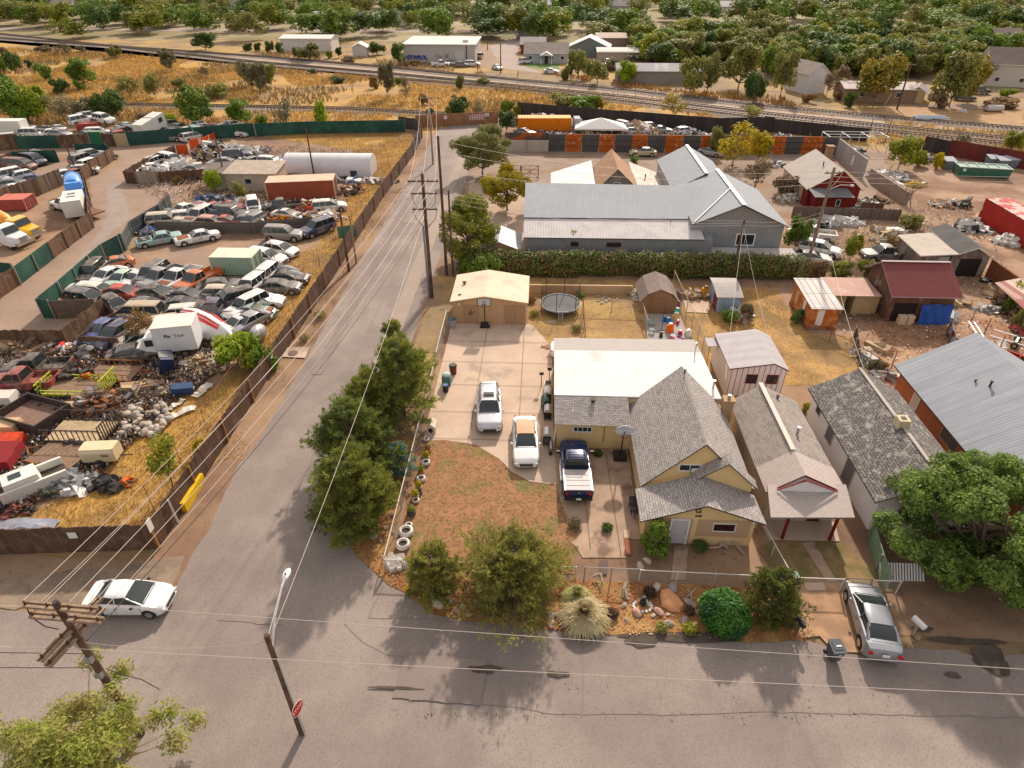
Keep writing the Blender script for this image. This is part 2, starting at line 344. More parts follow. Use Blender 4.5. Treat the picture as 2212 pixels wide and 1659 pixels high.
for k,v in TR.items():
    mb=MB(); o1,o2,i1,i2=offs(v,2.6),offs(v,-2.6),offs(v,1.5),offs(v,-1.5)
    for i in range(len(v)-1):
        for a,b,za,zb in ((o1,i1,.03,.3),(i1,i2,.3,.3),(i2,o2,.3,.03)):
            mb.face([(*a[i],za),(*a[i+1],za),(*b[i+1],zb),(*b[i],zb)])
    struct('ballast_bed',mb,BALL,fix=False)
    lab={'north':'railway line nearest the far houses across the tracks','middle':'double railed line in the middle of the track bed','south':'railway line nearest the dark yard fence','branch':'single branch railway line behind the long green fence'}[k]
    t=empty('railway_track',(*v[0],0),lab,'railway track','railway tracks across the field',world=True)
    rl=surf('rail_steel',(.16,.11,.085),(.22,.17,.14),2,.5,.4); tie=surf('sleeper_wood',(.10,.075,.06),(.16,.12,.09),1.,.9)
    for s in (-.72,.72):
        mb=MB(); q=offs(v,s)
        for a,b in zip(q,q[1:]):
            c=((a[0]+b[0])/2,(a[1]+b[1])/2,.52); mb.bx(c,(math.dist(a,b)+.05,.14,.17),math.atan2(b[1]-a[1],b[0]-a[0]))
        mb.build('rail',rl,t)
    mb=MB(); rn=random.Random(4)
    for a,b in zip(v,v[1:]):
        d=math.dist(a,b); an=math.atan2(b[1]-a[1],b[0]-a[0]); n=int(d/.75)
        for i in range(n):
            x=a[0]+(b[0]-a[0])*i/n; y=a[1]+(b[1]-a[1])*i/n
            if abs(x)>.75*y+25: continue
            mb.bx((x,y,.34),(.3,2.5,.18),an+rn.uniform(-.03,.03))
    tag(mb.build('sleeper',tie,t,fix=False),kind='stuff')
ZL[0]=.03
sheet('far_street',GG((1,0,2010,60),(1,0,2150,250),(2,0,60,260),(2,0,250,290),(2,0,220,265),(2,0,80,220),(2,0,50,150),(2,0,70,30))+[(35,420),(26,420)],surf('far_asphalt',(.34,.27,.235),(.3,.24,.21),.1,.95),5,.3,17)
sheet('far_street',[(-300,300),(420,292),(420,301),(-300,309)],MT['far_asphalt'],8,.3,18)
sheet('dirt_lot',GG((1,0,1850,60),(1,0,2020,60),(1,0,2140,260),(1,0,1900,230)),DIRT2,4,.4,19)
sheet('green_lawn',GG((2,0,80,195),(2,0,150,240),(2,0,400,270),(2,0,420,190)),surf('lawn_green',(.10,.16,.05),(.14,.18,.07),1,.95),2,.2,20)
sheet('dirt_path',GG((3,0,1160,430),(3,0,1080,560),(3,0,1500,600),(3,0,2212,600),(3,0,2212,540),(3,0,1300,560)),DIRT2,3,.5,21)
sheet('dirt_lot',GG((3,0,700,640),(3,0,1080,560),(3,0,1500,600),(3,0,2212,615),(3,0,2212,760)),surf('tan_weeds',(.36,.23,.13),(.3,.19,.11),.3,.95,bst=.2,bs=6),3,.5,22)
ZL[0]=.022
curb=GG((1,2,700,1180),(1,2,780,1340),(1,2,870,1486),(1,3,1000,130),(1,3,1130,240),(1,3,1330,355),(1,3,1500,490),(1,3,1800,565),(1,3,2212,600),(2,3,300,640),(2,3,600,675),(2,3,1400,700),(2,3,2000,745),(3,3,0,745),(3,3,340,735),(3,3,480,780),(3,3,780,860),(3,3,1160,800),(3,3,1600,810),(3,3,1850,890),(3,3,2212,850))
road=[(-20.2,132),(-11.4,132),(-11.4,60),(-11.3,36)]+curb+[(60,20.4),(60,5.5),(-60,5.5),(-60,18.6)]+GG((0,3,0,470),(0,3,700,480),(0,3,1500,330),(0,3,1650,0),(0,2,1800,1280),(0,2,2060,700))+[(-20.1,36),(-20.2,60)]
sheet('asphalt_road',road,ASPH,.8,.07,23)
sheet('asphalt_road',[(-19.5,128),(-11,128),(-7,138),(-12,140),(-19,136)],ASPH,1,.1,24)
sheet('roadside_dirt',[(-60,5.6),(60,5.6),(60,-40),(-60,-40)],DIRT2,1,.3,25)
sheet('gravel_shoulder',GG((0,3,0,200),(0,3,1300,60),(0,3,1600,10),(0,3,1500,330),(0,3,1050,480),(0,3,560,470),(0,3,0,440)),surf('shoulder_gravel',(.20,.15,.115),(.15,.11,.085),2,.95,c3=(.26,.2,.15),s3=.4,c4_=(.3,.23,.17),s4=10,bst=.3,bs=15),.7,.2,26)
def strip(name,pts,w,m,z=.2,seed=0,amp=.03):
    rn=random.Random(seed); q=[]
    for a,b in zip(pts,pts[1:]):
        d=math.dist(a,b);k=max(1,int(d/.6))
        q+=[(a[0]+(b[0]-a[0])*j/k+rn.uniform(-amp,amp),a[1]+(b[1]-a[1])*j/k+rn.uniform(-amp,amp)) for j in range(k)]
    q.append(pts[-1]); L=offs(q,w/2);Rr=offs(q,-w/2)
    ZL[0]+=.0015; z=ZL[0]; mb=MB()
    for i in range(len(q)-1): mb.face([(*Rr[i],z),(*Rr[i+1],z),(*L[i+1],z),(*L[i],z)])
    return tag(mb.build(name,m,fix=False),kind='structure')
for s,(pts,wd) in enumerate([(GG((1,3,760,590),(1,3,930,750),(1,3,1140,860),(1,3,1700,930)),.05),(GG((1,3,980,540),(1,3,1500,545),(1,3,2212,640)),.05),(GG((1,3,970,530),(1,3,1100,260)),.06),
    (GG((1,3,1380,1255),(1,3,2200,1300),(2,3,300,1365),(2,3,1300,1375),(3,3,0,1350),(3,3,2212,1400)),.035),(GG((2,3,610,700),(2,3,612,1380)),.035),(GG((0,3,1880,560),(0,3,2212,580)),.04),(GG((3,3,160,1200),(3,3,270,1460)),.04),
    ([(-15.7,126),(-15.6,80),(-15.8,50),(-15.6,30)],.05),(GG((1,1,1260,98),(1,1,1520,110)),.12),(GG((1,3,0,590),(1,3,220,600)),.05)]):
    strip('tar_seam',pts,wd,TAR,seed=s)
PD=surf('asphalt_dark_patch',(.235,.19,.168),(.205,.168,.15),.4,.93,c4_=(.13,.1,.09),s4=11,w4=(.5,.7),amt4=.5); PL=surf('asphalt_pale_patch',(.33,.265,.22),(.30,.24,.2),.4,.93,c4_=(.2,.16,.13),s4=11,w4=(.5,.7),amt4=.5)
for m_,q_ in ((PD,[(-18.9,44),(-18.0,44),(-18,122),(-18.9,122)]),(PL,[(-14.2,34),(-12.6,33),(-12.6,118),(-13.9,118)]),(PD,[(-14,11.4),(26,11),(26,12.1),(-14,12.6)]),(PL,[(-11,7.4),(30,6.8),(30,9.4),(-10,9.6)]),(PD,[(-6.5,16.4),(-2.2,16.2),(-2,18.6),(-6.3,18.8)])): sheet('asphalt_patch',q_,m_,.5,.06,60)
# wet patches
def blob(c,rx,ry,seed,rot=0,n=26,j=.3):
    rn=random.Random(seed); out=[]; ph=[rn.uniform(0,6.28) for _ in range(4)]
    for i in range(n):
        t=2*math.pi*i/n; k=1+j*(.5*math.sin(2*t+ph[0])+.35*math.sin(3*t+ph[1])+.3*math.sin(5*t+ph[2])+rn.uniform(-.25,.25))
        x,y=rx*k*math.cos(t),ry*k*math.sin(t); out.append((c[0]+x*math.cos(rot)-y*math.sin(rot),c[1]+x*math.sin(rot)+y*math.cos(rot)))
    return out
for k,(c,rx,ry) in enumerate([(g(2,3,1500,705),3.4,.28),(g(2,3,1130,745),.75,.38),(g(1,3,1975,985),.8,.22),(g(1,3,1210,1148),1.15,.09),(g(2,3,400,1028),.5,.16),(g(3,3,1590,1035),.4,.15),(g(3,3,1920,900),.95,.75),(g(3,3,1700,740),1.8,.2),(g(3,3,1330,640),.5,.2)]):
    sheet('wet_patch',blob(c,rx,ry,k),WETM,amp=0)
mb=MB(); rn=random.Random(5)     # dropped bits and oil spots down the lane centre
for i in range(170):
    u=rn.choice([(1,rn.uniform(1200,2212)),(2,rn.uniform(0,2212)),(3,rn.uniform(0,1300))]); p=g(u[0],3,u[1],1370+rn.gauss(0,14) if rn.random()<.6 else rn.uniform(900,1480)); s=rn.uniform(.015,.05)
    mb.face([(p[0]+s*math.cos(t)*rn.uniform(.6,1.4),p[1]+s*math.sin(t),.078) for t in (0,1.2,2.4,3.6,4.9)])
tag(mb.build('tar_spots',TAR,fix=False),kind='stuff')
ZL[0]=.05
garden=[(-11.2,36),(-8.5,36),(-8.4,23.9),(14.6,23.6)]+[p for p in curb[::-1] if p[0]<14.6]
sheet('garden_bed',garden,MULCH,.5,.1,31)
lawn=[(-8.2,34.2)]+GG((1,2,1490,500),(1,2,1640,490),(1,2,1900,530),(1,2,2100,650),(1,2,2212,760),(2,2,150,850),(2,2,300,870),(2,2,400,870),(2,2,420,1000),(2,2,480,1150),(2,2,560,1290),(2,2,520,1400))+[(2.6,24.2),(-8.2,24)]
sheet('lawn',lawn,LAWN,.6,.08,32)
sheet('driveway',[(-8.1,53.3),(-.7,53.5),(-.2,53),(1.1,50.2),(1.5,47.2),(1.5,35.4),(1.9,32.6)]+GG((2,2,390,870),(2,2,300,868),(2,2,150,848),(2,2,0,765),(1,2,2100,650),(1,2,1900,530),(1,2,1640,490),(1,2,1490,495))+[(-8.1,36)],CONC,1,.02,33)
sheet('concrete_pad',[(1.5,35.3)]+[(6.8,35.3),(6.7,26.9)]+GG((2,2,1000,1340),(2,2,960,1486),(2,3,990,20),(2,3,610,20))+GG((2,2,520,1380),(2,2,600,1290),(2,2,480,1180),(2,2,415,1000),(2,2,390,870)),CONC2,.6,.05,34)
sheet('concrete_walk',GG((2,2,1400,1400),(2,2,1525,1400),(2,3,1500,215),(2,3,1370,215)),CONC2,.8,.03,35)
sheet('concrete_patio',[(14.4,28.9),(19.1,28.9),(18.8,27.3),(14.5,27.2)],CONC,1,.02,37)
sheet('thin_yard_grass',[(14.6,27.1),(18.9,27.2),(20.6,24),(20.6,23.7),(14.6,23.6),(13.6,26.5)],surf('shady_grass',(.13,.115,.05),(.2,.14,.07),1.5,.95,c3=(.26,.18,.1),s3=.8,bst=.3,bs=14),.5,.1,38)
sheet('concrete_walk',GG((3,2,290,1380),(3,2,390,1370),(3,3,600,232),(3,3,505,232)),CONC2,.8,.03,36)
sheet('dirt_drive',GG((3,3,230,230),(3,3,660,240),(3,3,780,560),(3,3,830,840),(3,3,640,840),(3,3,440,700),(3,3,300,720),(3,3,200,600)),surf('clay_drive',(.42,.27,.17),(.34,.215,.135),1.2,.95,c3=(.28,.18,.12),s3=.6,bst=.2,bs=14),.6,.15,39)
sheet('concrete_slab',[(10.6,56),(14,56),(14.2,50),(10.2,50)],surf('grey_slab',(.36,.32,.3),(.3,.27,.25),1,.9),1,.02,40)
sheet('concrete_slab',GG((2,1,1480,770),(2,1,1620,765),(2,1,1720,800),(2,1,1690,880),(2,1,1500,870)),CONC,.8,.05,41)
sheet('concrete_slab',GG((3,3,310,240),(3,3,480,240),(3,3,500,305),(3,3,325,308)),CONC,1,.01,42)
for pts in ([(-4.6,53.3),(-4.75,33.7)],[(-8.1,50),(1.2,50)],[(-8.1,46.5),(1.5,46.5)],[(-8.1,43),(1.5,43)],[(-8.1,39.3),(1.5,39.3)],[(-8.1,36),(1.5,36)],[(-1.1,53.4),(-1.1,33)],[(3.4,35),(3.6,26)],[(5.2,35.2),(5.4,25)]):
    strip('slab_joint',pts,.035,surf('joint_dirt',(.17,.12,.09),None),amp=.004)
sheet('concrete_block_pad',GG((1,1,250,1180),(1,1,465,1175),(1,1,425,1270),(1,1,235,1260)),CONC,1,.02,43)
mb=MB(); c=g(1,1,322,1230); mb.prism([(c[0]+.42*math.cos(t*.3927),c[1]+.42*math.sin(t*.3927)) for t in range(16)],.05,.16); tag(mb.build('manhole_cover',surf('cast_iron',(.17,.11,.085),(.12,.085,.07),8,.7)),'round iron manhole cover on its pale concrete pad by the brown fence','manhole cover')
# ---------------- grass ----------------
def inside(poly,x,y):
    r=np.zeros(len(x),bool); n=len(poly); j=n-1
    for i in range(n):
        xi,yi=poly[i];xj,yj=poly[j]
        if yi!=yj:
            c=((yi>y)!=(yj>y))&(x<(xj-xi)*(y-yi)/(yj-yi)+xi); r^=c
        j=i
    return r
def vnoise(x,y,s,seed):
    rg=np.random.RandomState(seed); t=0
    for k in range(5):
        a=rg.uniform(0,6.28);f=s*(1.6**k)*.6; t=t+np.sin(x*f*math.cos(a)+y*f*math.sin(a)+rg.uniform(0,6.28))/(1.25**k)
    return t
def grass(name,poly,dens,h,wd,m,seed,label,clump=.0,holes=(),view=True):
    rg=np.random.RandomState(seed); a=np.array(poly); x0,y0=a.min(0);x1,y1=a.max(0); n=int((x1-x0)*(y1-y0)*dens)
    x=rg.uniform(x0,x1,n);y=rg.uniform(y0,y1,n); k=inside(poly,x,y)
    if view: k&=np.abs(x)<.83*y+16
    k&=vnoise(x,y,.35 if y1<130 else .12,seed)>-clump
    for hp in holes: k&=~inside(hp,x,y)
    x=x[k];y=y[k];n=len(x)
    if not n: return
    t=rg.uniform(0,6.28,n);hh=h*rg.uniform(.45,1.2,n);ww=wd*rg.uniform(.6,1.3,n);lx=rg.normal(0,.35,n)*hh;ly=rg.normal(0,.35,n)*hh
    V=np.empty((n,3,3));c,s=np.cos(t)*ww/2,np.sin(t)*ww/2
    V[:,0]=np.stack([x-c,y-s,np.zeros(n)],1);V[:,1]=np.stack([x+c,y+s,np.zeros(n)],1);V[:,2]=np.stack([x+lx,y+ly,hh],1)
    return rawmesh(name,V.reshape(-1,3),3,n,m,label)
def rawme(name,V,k,n,m):
    me=bpy.data.meshes.new(name); me.vertices.add(len(V)); me.vertices.foreach_set('co',np.ascontiguousarray(V,dtype=np.float32).ravel())
    me.loops.add(k*n); me.loops.foreach_set('vertex_index',np.arange(k*n,dtype=np.int32)); me.polygons.add(n)
    me.polygons.foreach_set('loop_start',np.arange(0,k*n,k,dtype=np.int32)); me.materials.append(m); me.update(calc_edges=True); return me
def rawmesh(name,V,k,n,m,label=None):
    o=link(name,rawme(name,V,k,n,m)); return tag(o,kind='stuff')
GOLD=leaf('golden_grass',(.62,.39,.135),(.50,.31,.11),(.36,.24,.11),.3,.8)
TANW=leaf('tan_weeds_leaf',(.42,.27,.14),(.30,.19,.11),(.25,.18,.10),.2,.8)
GRNG=leaf('green_grass',(.13,.17,.05),(.2,.2,.07),(.26,.18,.08),.15,.8)
grass('dry_grass',yard,60,.3,.045,GOLD,1,'',2)
grass('dry_weeds',yard,14,.45,.05,TANW,2,'',-.3)
fieldp=[(-250,131),(-21,131),(-12,140),(-5,147),(34,136),(60,124),(100,112),(150,99),(150,104)]+[g(3,0,1000,700),g(2,0,2212,600),g(2,0,1000,480),g(1,0,2212,400),g(1,0,1100,330),g(0,0,2212,230),g(0,0,950,120)]+[(-250,262)]
grass('dry_grass',fieldp,4.2,.7,.3,GOLD,3,'',.6)
grass('dry_weeds',fieldp,1.6,1.1,.35,leaf('brown_brush',(.27,.18,.10),(.19,.13,.08),(.22,.17,.08)),4,'',-.3)
grass('dry_grass',[(15,46),(21,44),(27,44.6),(29.5,52),(25.3,53.3),(25.3,62),(15,63)],30,.22,.06,GOLD,5,'',1)
grass('thin_grass',[(1,47),(9.8,47),(15,46),(15,63.8),(-8.2,63.8),(-8.2,60.5),(-.8,60),(-.8,54)],14,.1,.05,leaf('yard_blades',(.36,.22,.11),(.25,.17,.08),(.2,.16,.07)),6,'',.2)
grass('lawn_grass',lawn,110,.05,.035,leaf('lawn_blades',(.32,.175,.095),(.24,.14,.07),(.15,.15,.05)),7,'',.8)
grass('lawn_grass',[p for p in jag(GG((1,2,1700,480),(1,2,1900,535),(1,2,2100,655),(1,2,2212,765),(2,2,150,855),(2,2,400,870),(2,2,400,1050),(2,2,150,900),(1,2,2150,790),(1,2,1900,610)),.6,.1)],130,.09,.04,GRNG,8,'',1.2)
grass('front_weeds',[(6.6,24),(14.4,23.8),(13.7,26.6),(9.8,26.6),(8,26.5),(6.8,26)],60,.1,.045,leaf('front_blades',(.30,.22,.10),(.17,.17,.06),(.24,.16,.08)),19,'',.3)
grass('front_weeds',[(14.8,27.1),(18.9,27.2),(20.4,24),(20.4,23.8),(14.8,23.8)],60,.08,.04,GRNG,20,'',.3)
grass('garden_weeds',garden,16,.13,.06,leaf('garden_blades',(.42,.24,.09),(.3,.19,.07),(.2,.18,.06)),9,'',.3)
grass('roadside_weeds',[(-22.2,33),(-20.4,33),(-20.4,75),(-22.2,100)],16,.28,.07,GOLD,10,'',.1)
grass('roadside_weeds',[(-11.2,40),(-8.6,40),(-8.6,63),(-11.2,66)],16,.12,.06,leaf('verge_blades',(.35,.23,.12),(.2,.16,.07),(.16,.15,.06)),11,'',.1)
grass('verge_grass',[(15,66.4),(25,67),(28,62),(50,80),(50,84),(37,92),(30,90),(31,72)],7,.3,.1,TANW,12,'',.4)
grass('far_weeds',[g(1,0,0,140),g(1,0,1060,225),g(1,0,2000,320),g(1,0,1900,200),g(1,0,900,150),g(0,0,2212,100)],1.6,.9,.5,TANW,13,'',1)
grass('far_weeds',[g(2,0,300,300),g(2,0,1000,420),g(2,0,2212,570),g(3,0,600,640),g(3,0,500,520),g(2,0,1400,430),g(2,0,640,310)],1.8,.9,.5,leaf('rust_weeds',(.42,.22,.09),(.3,.16,.08),(.5,.28,.09),.15),14,'',1)
# pebbles and dead leaves in the garden
def litter(name,poly,dens,s,m,seed,zj=.02):
    rg=np.random.RandomState(seed); a=np.array(poly); x0,y0=a.min(0);x1,y1=a.max(0); n=int((x1-x0)*(y1-y0)*dens)
    x=rg.uniform(x0,x1,n);y=rg.uniform(y0,y1,n);k=inside(poly,x,y);x=x[k];y=y[k];n=len(x)
    V=np.empty((n,4,3)); t=rg.uniform(0,6.28,n); ss=s*rg.uniform(.5,1.4,n)
    for q in range(4):
        an=t+q*1.571; V[:,q]=np.stack([x+ss*np.cos(an),y+ss*np.sin(an),.105+zj*rg.uniform(0,1.5,n)],1)
    rawmesh(name,V.reshape(-1,3),4,n,m)
scrapz=GG((0,1,0,1170),(0,1,1050,1200),(0,1,1800,1100),(0,1,2000,1280),(0,2,1700,60),(0,2,1480,180),(0,2,1250,430),(0,2,750,900),(0,2,400,1010),(0,2,0,1150))
sheet('scrap_ground',scrapz,surf('scrap_dirt',(.17,.105,.072),(.115,.075,.055),.8,.95,c4_=(.3,.22,.16),s4=5,w4=(.55,.7),bst=.4,bs=9),.8,.3,62,z=.05)
for i_,(n_,c_,d_,s_) in enumerate((('a',(.13,.085,.06),22,.1),('b',(.42,.36,.3),9,.09),('c',(.05,.045,.045),12,.11),('d',(.3,.12,.06),7,.08),('e',(.6,.56,.5),4,.08),('f',(.16,.22,.3),2,.08))):
    litter('scrap_litter',scrapz,d_,s_,surf('litter_'+n_,c_,None),40+i_,.3)
for i_,(c_,d_,q_) in enumerate((('a',.7,0),('b',.6,0),('c',.5,0),('e',.35,0),('d',.4,0))):
    litter('yard_litter',[(27.5,43.5),(44,44),(52,66),(60,90),(44,88),(36,84),(29,68),(29,62)],d_*2,.09,MT['litter_'+c_],50+i_,.1); litter('yard_litter',GG((0,0,1100,1230),(0,0,1700,900),(1,0,900,960),(1,0,900,1300),(1,1,500,200),(0,1,1200,170),(0,0,1500,1450)),d_*2.2,.12,MT['litter_'+c_],60+i_,.2); litter('yard_litter',[(1,117.5),(40,117),(34,128),(-4,140)],d_*3,.14,MT['litter_'+c_],70+i_,.4)
litter('fallen_leaves',garden,30,.05,leaf('dead_leaf',(.38,.19,.08),(.24,.11,.06),(.5,.33,.15),.1),15)
litter('fallen_leaves',lawn,5,.04,MT['dead_leaf'],16)
# ---------------- buildings ----------------
def win(par,ax,pos,a0,a1,z0,z1,out=-1,fm=None,bars=1,gm=None,fw=.07,name='window',lab=None):
    fm=fm or WHT; mb=MB(); t0,t1=(pos,pos+out*.05); lo,hi=min(t0,t1),max(t0,t1)
    def b(p0,p1,q0,q1,m,l=lo,h=hi):
        if ax=='y': m.box(p0,l,q0,p1,h,q1)
        else: m.box(l,p0,q0,h,p1,q1)
    b(a0,a1,z0,z0+fw,mb);b(a0,a1,z1-fw,z1,mb);b(a0,a0+fw,z0+fw,z1-fw,mb);b(a1-fw,a1,z0+fw,z1-fw,mb)
    for i in range(bars):
        c=a0+(a1-a0)*(i+1)/(bars+1); b(c-.02,c+.02,z0+fw,z1-fw,mb)
    f=mb.build(name,fm,par)
    if lab: f['label']=lab
    mb=MB(); p=pos+out*.018; b(a0+fw,a1-fw,z0+fw,z1-fw,mb,min(pos+out*.003,p),max(pos+out*.003,p)); mb.build('pane',gm or glass,f)
    return f
def panel(par,ax,pos,a0,a1,z0,z1,m,out=-1,th=.05,name='door',knob=False):
    mb=MB(); l,h=sorted((pos+out*.002,pos+out*th))
    if ax=='y': mb.box(a0,l,z0,a1,h,z1)
    else: mb.box(l,a0,z0,h,a1,z1)
    o=mb.build(name,m,par)
    if knob:
        k=MB(); c=a1-.1
        if ax=='y': k.box(c,min(pos+out*th,pos+out*(th+.06)),z0+.95,c+.06,max(pos+out*th,pos+out*(th+.06)),z0+1.05)
        else: k.box(min(pos+out*th,pos+out*(th+.06)),c,z0+.95,max(pos+out*th,pos+out*(th+.06)),c+.06,z0+1.05)
        k.build('handle',STL,o)
    return o
def gwalls(par,x0,x1,y0,y1,ze,zr,ax,wm,rc=None,z0=0):
    mb=MB(); rc=rc if rc is not None else ((x0+x1)/2 if ax=='y' else (y0+y1)/2)
    if ax=='y': ring=lambda y:[(x0,y,z0),(x1,y,z0),(x1,y,ze),(rc,y,zr),(x0,y,ze)]; mb.loft([ring(y0),ring(y1)])
    else: ring=lambda x:[(x,y0,z0),(x,y1,z0),(x,y1,ze),(x,rc,zr),(x,y0,ze)]; mb.loft([ring(x0),ring(x1)])
    return mb.build('wall',wm,par)
def groof(par,x0,x1,y0,y1,ze,zr,ax,rm,tm,oh=.35,og=.3,rc=None,th=.1,name='roof',side='both'):
    mb=MB(); e=.012
    if ax=='y':
        rc=rc if rc is not None else (x0+x1)/2; kl=(zr-ze)/(rc-x0); kr=(zr-ze)/(x1-rc)
        if side!='R': mb.slab([(x0-oh,y0-og,ze-kl*oh+th+e),(rc,y0-og,zr+th+e),(rc,y1+og,zr+th+e),(x0-oh,y1+og,ze-kl*oh+th+e)],th)
        if side!='L': mb.slab([(rc,y0-og,zr+th+e),(x1+oh,y0-og,ze-kr*oh+th+e),(x1+oh,y1+og,ze-kr*oh+th+e),(rc,y1+og,zr+th+e)],th)
    else:
        rc=rc if rc is not None else (y0+y1)/2; kl=(zr-ze)/(rc-y0); kr=(zr-ze)/(y1-rc)
        mb.slab([(x0-og,y0-oh,ze-kl*oh+th+e),(x1+og,y0-oh,ze-kl*oh+th+e),(x1+og,rc,zr+th+e),(x0-og,rc,zr+th+e)],th)
        mb.slab([(x0-og,rc,zr+th+e),(x1+og,rc,zr+th+e),(x1+og,y1+oh,ze-kr*oh+th+e),(x0-og,y1+oh,ze-kr*oh+th+e)],th)
    return mb.build(name,[rm,tm],par)
def ridgecap(par,a,b,w,m,th=.03,name='ridge_cap',ax='y'):
    mb=MB(); d=w*.35
    if ax=='y': mb.slab([(a[0]-w,a[1],a[2]-d),(a[0],a[1],a[2]),(b[0],b[1],b[2]),(b[0]-w,b[1],b[2]-d)],th,0,0); mb.slab([(a[0],a[1],a[2]),(a[0]+w,a[1],a[2]-d),(b[0]+w,b[1],b[2]-d),(b[0],b[1],b[2])],th,0,0)
    else: mb.slab([(a[0],a[1]-w,a[2]-d),(b[0],b[1]-w,b[2]-d),(b[0],b[1],b[2]),(a[0],a[1],a[2])],th,0,0); mb.slab([(a[0],a[1],a[2]),(b[0],b[1],b[2]),(b[0],b[1]+w,b[2]-d),(a[0],a[1]+w,a[2]-d)],th,0,0)
    return mb.build(name,m,par)
def pipe(par,x,y,z,h=.4,r=.05,m=None,name='vent_pipe'):
    mb=MB(); mb.tube((x,y,z-.1),(x,y,z+h),r,r,8); mb.tube((x,y,z+h),(x,y,z+h+.06),r*1.7,r*1.7,8); mb.build(name,m or DTRIM,par)
def text(par,s,size,loc,rot,m,name='lettering',ext=.012,shear=0,bold=0,shift=True):
    cu=bpy.data.curves.new('txt','FONT'); cu.body=s; cu.size=size; cu.extrude=ext; cu.align_x='CENTER'; cu.align_y='CENTER'; cu.shear=shear; cu.offset=bold; cu.resolution_u=2
    ob=bpy.data.objects.new('txt',cu); C.objects.link(ob); dg=bpy.context.evaluated_depsgraph_get(); me=bpy.data.meshes.new_from_object(ob.evaluated_get(dg)); bpy.data.objects.remove(ob)
    me.name=name; me.materials.clear(); me.materials.append(m); l=Vector(loc); sh=SH.get(par.name) if par and shift else None
    if sh is not None: l=l-sh
    return link(name,me,par,l,rot)
SHG=bricks('grey_shingles',(.40,.36,.335),(.26,.235,.22),(.12,.105,.1),.34,.15,.016,dirt=(.33,.3,.28),ds=1.2,dw=(.5,.8),dirt2=(.50,.46,.43),d2s=6)
SHG2=bricks('grey_brown_shingles',(.35,.305,.27),(.23,.2,.18),(.10,.085,.075),.34,.15,.016,dirt=(.32,.28,.25),ds=.9,dw=(.4,.7))
SHP=bricks('pale_shingles',(.47,.405,.37),(.40,.345,.31),(.26,.22,.2),.34,.16,.014,dirt=(.42,.36,.33),ds=.5,dw=(.4,.7))
SHM=bricks('mossy_old_shingles',(.17,.15,.14),(.10,.09,.085),(.04,.035,.035),.3,.17,.02,dirt=(.30,.28,.25),ds=1.6,dw=(.52,.64),dirt2=(.40,.37,.34),d2s=6)
CRE=surf('cream_stucco',(.68,.50,.28),(.63,.46,.255),.6,.9,c3=(.47,.33,.18),s3=.4,w3=(.55,.75),bst=.06,bs=30)
TANSID=bricks('tan_siding',(.50,.345,.23),(.46,.32,.21),(.28,.19,.13),60,.17,.012,off=0)
WROOF=surf('white_roof_coating',(.60,.59,.59),(.565,.55,.545),.6,.75,c3=(.49,.445,.41),s3=.35,w3=(.55,.75),c4_=(.48,.44,.4),s4=2.5,w4=(.58,.75),amt4=.5)
CTRIM=surf('cream_trim',(.5,.38,.22),None,rough=.7)
# --- cream house
H=empty('house',(10,26.7,0),'cream stucco house on the corner lot with steep grey gable and white flat roofed wing','house',world=True)
# main body x 6.9..13.4, y 29.2..37 ; porch y 26.7..29.2 ; wing x1.6..13.2 y35.4..46.3
W1=gwalls(H,6.95,13.35,29.3,37.2,2.62,5.85,'y',CRE)
groof(H,6.95,13.35,29.3,37.2,2.62,5.85,'y',SHG,DTRIM,oh=.3,og=.25)
mb=MB(); ring=lambda y:[(6.75,y,0),(13.2,y,0),(13.2,y,2.42),(10,y,3.62),(6.75,y,2.42)]; mb.loft([ring(26.75),ring(29.29)]); W2=mb.build('porch_wall',CRE,H)
mb=MB(); zl=2.28;zr=3.76
mb.slab([(6.35,26.25,zl+.05),(10,26.25,zr),(10.1,28.95,zr+.02),(6.35,28.95,zl+.05)],.1);mb.slab([(10,26.25,zr),(13.6,26.25,zl+.12),(13.5,28.6,zl+.15),(10.1,28.95,zr+.02)],.1)
mb.build('porch_roof',[SHG,DTRIM],H)
# small cross gable and sloping strip over the porch
mb=MB(); mb.loft([[(9.9,y,3.45),(13.3,y,2.5),(13.3,y,3.3),(11.55,y,4.72)] for y in (28.75,29.28)]); mb.build('dormer_wall',CRE,H)
mb=MB(); mb.slab([(9.6,28.45,3.55),(11.5,28.5,4.98),(11.5,29.25,5.1),(9.6,29.25,3.68)],.08); mb.slab([(11.5,28.5,4.98),(13.55,28.5,3.05),(13.6,29.25,3.1),(11.5,29.25,5.1)],.08); mb.build('dormer_roof',[SHG,DTRIM],H)
win(W1,'y',29.3,8.85,10.2,3.62,4.2,bars=1)
mb=MB(); mb.box(9.62,29.12,3.66,10.1,29.24,3.92); mb.build('air_conditioner',WHT,W1)
panel(W2,'y',26.75,7.35,9.55,.05,2.2,TANSID,th=.03,name='siding_panel'); panel(W2,'y',26.75,9.85,12.95,.75,2.15,TANSID,th=.03,name='siding_panel')
d=panel(W2,'y',26.72,8.32,9.27,.12,2.12,surf('steel_door',(.42,.39,.42),(.5,.47,.48),14,.4),th=.06,knob=True)
mb=MB(); 
for a,b_,c_,e_ in ((8.22,8.32,.1,2.22),(9.27,9.37,.1,2.22),(8.32,9.27,2.12,2.22)): mb.box(a,26.62,c_,b_,26.717,e_)
mb.build('door_frame',WHT,W2)
win(W2,'y',26.72,10.75,12.1,1.22,1.92,bars=0,gm=surf('dark_red_pane',(.03,.008,.01),None,rough=.1),fw=.06)
BRN=surf('brown_sign',(.13,.075,.03),None,rough=.6)
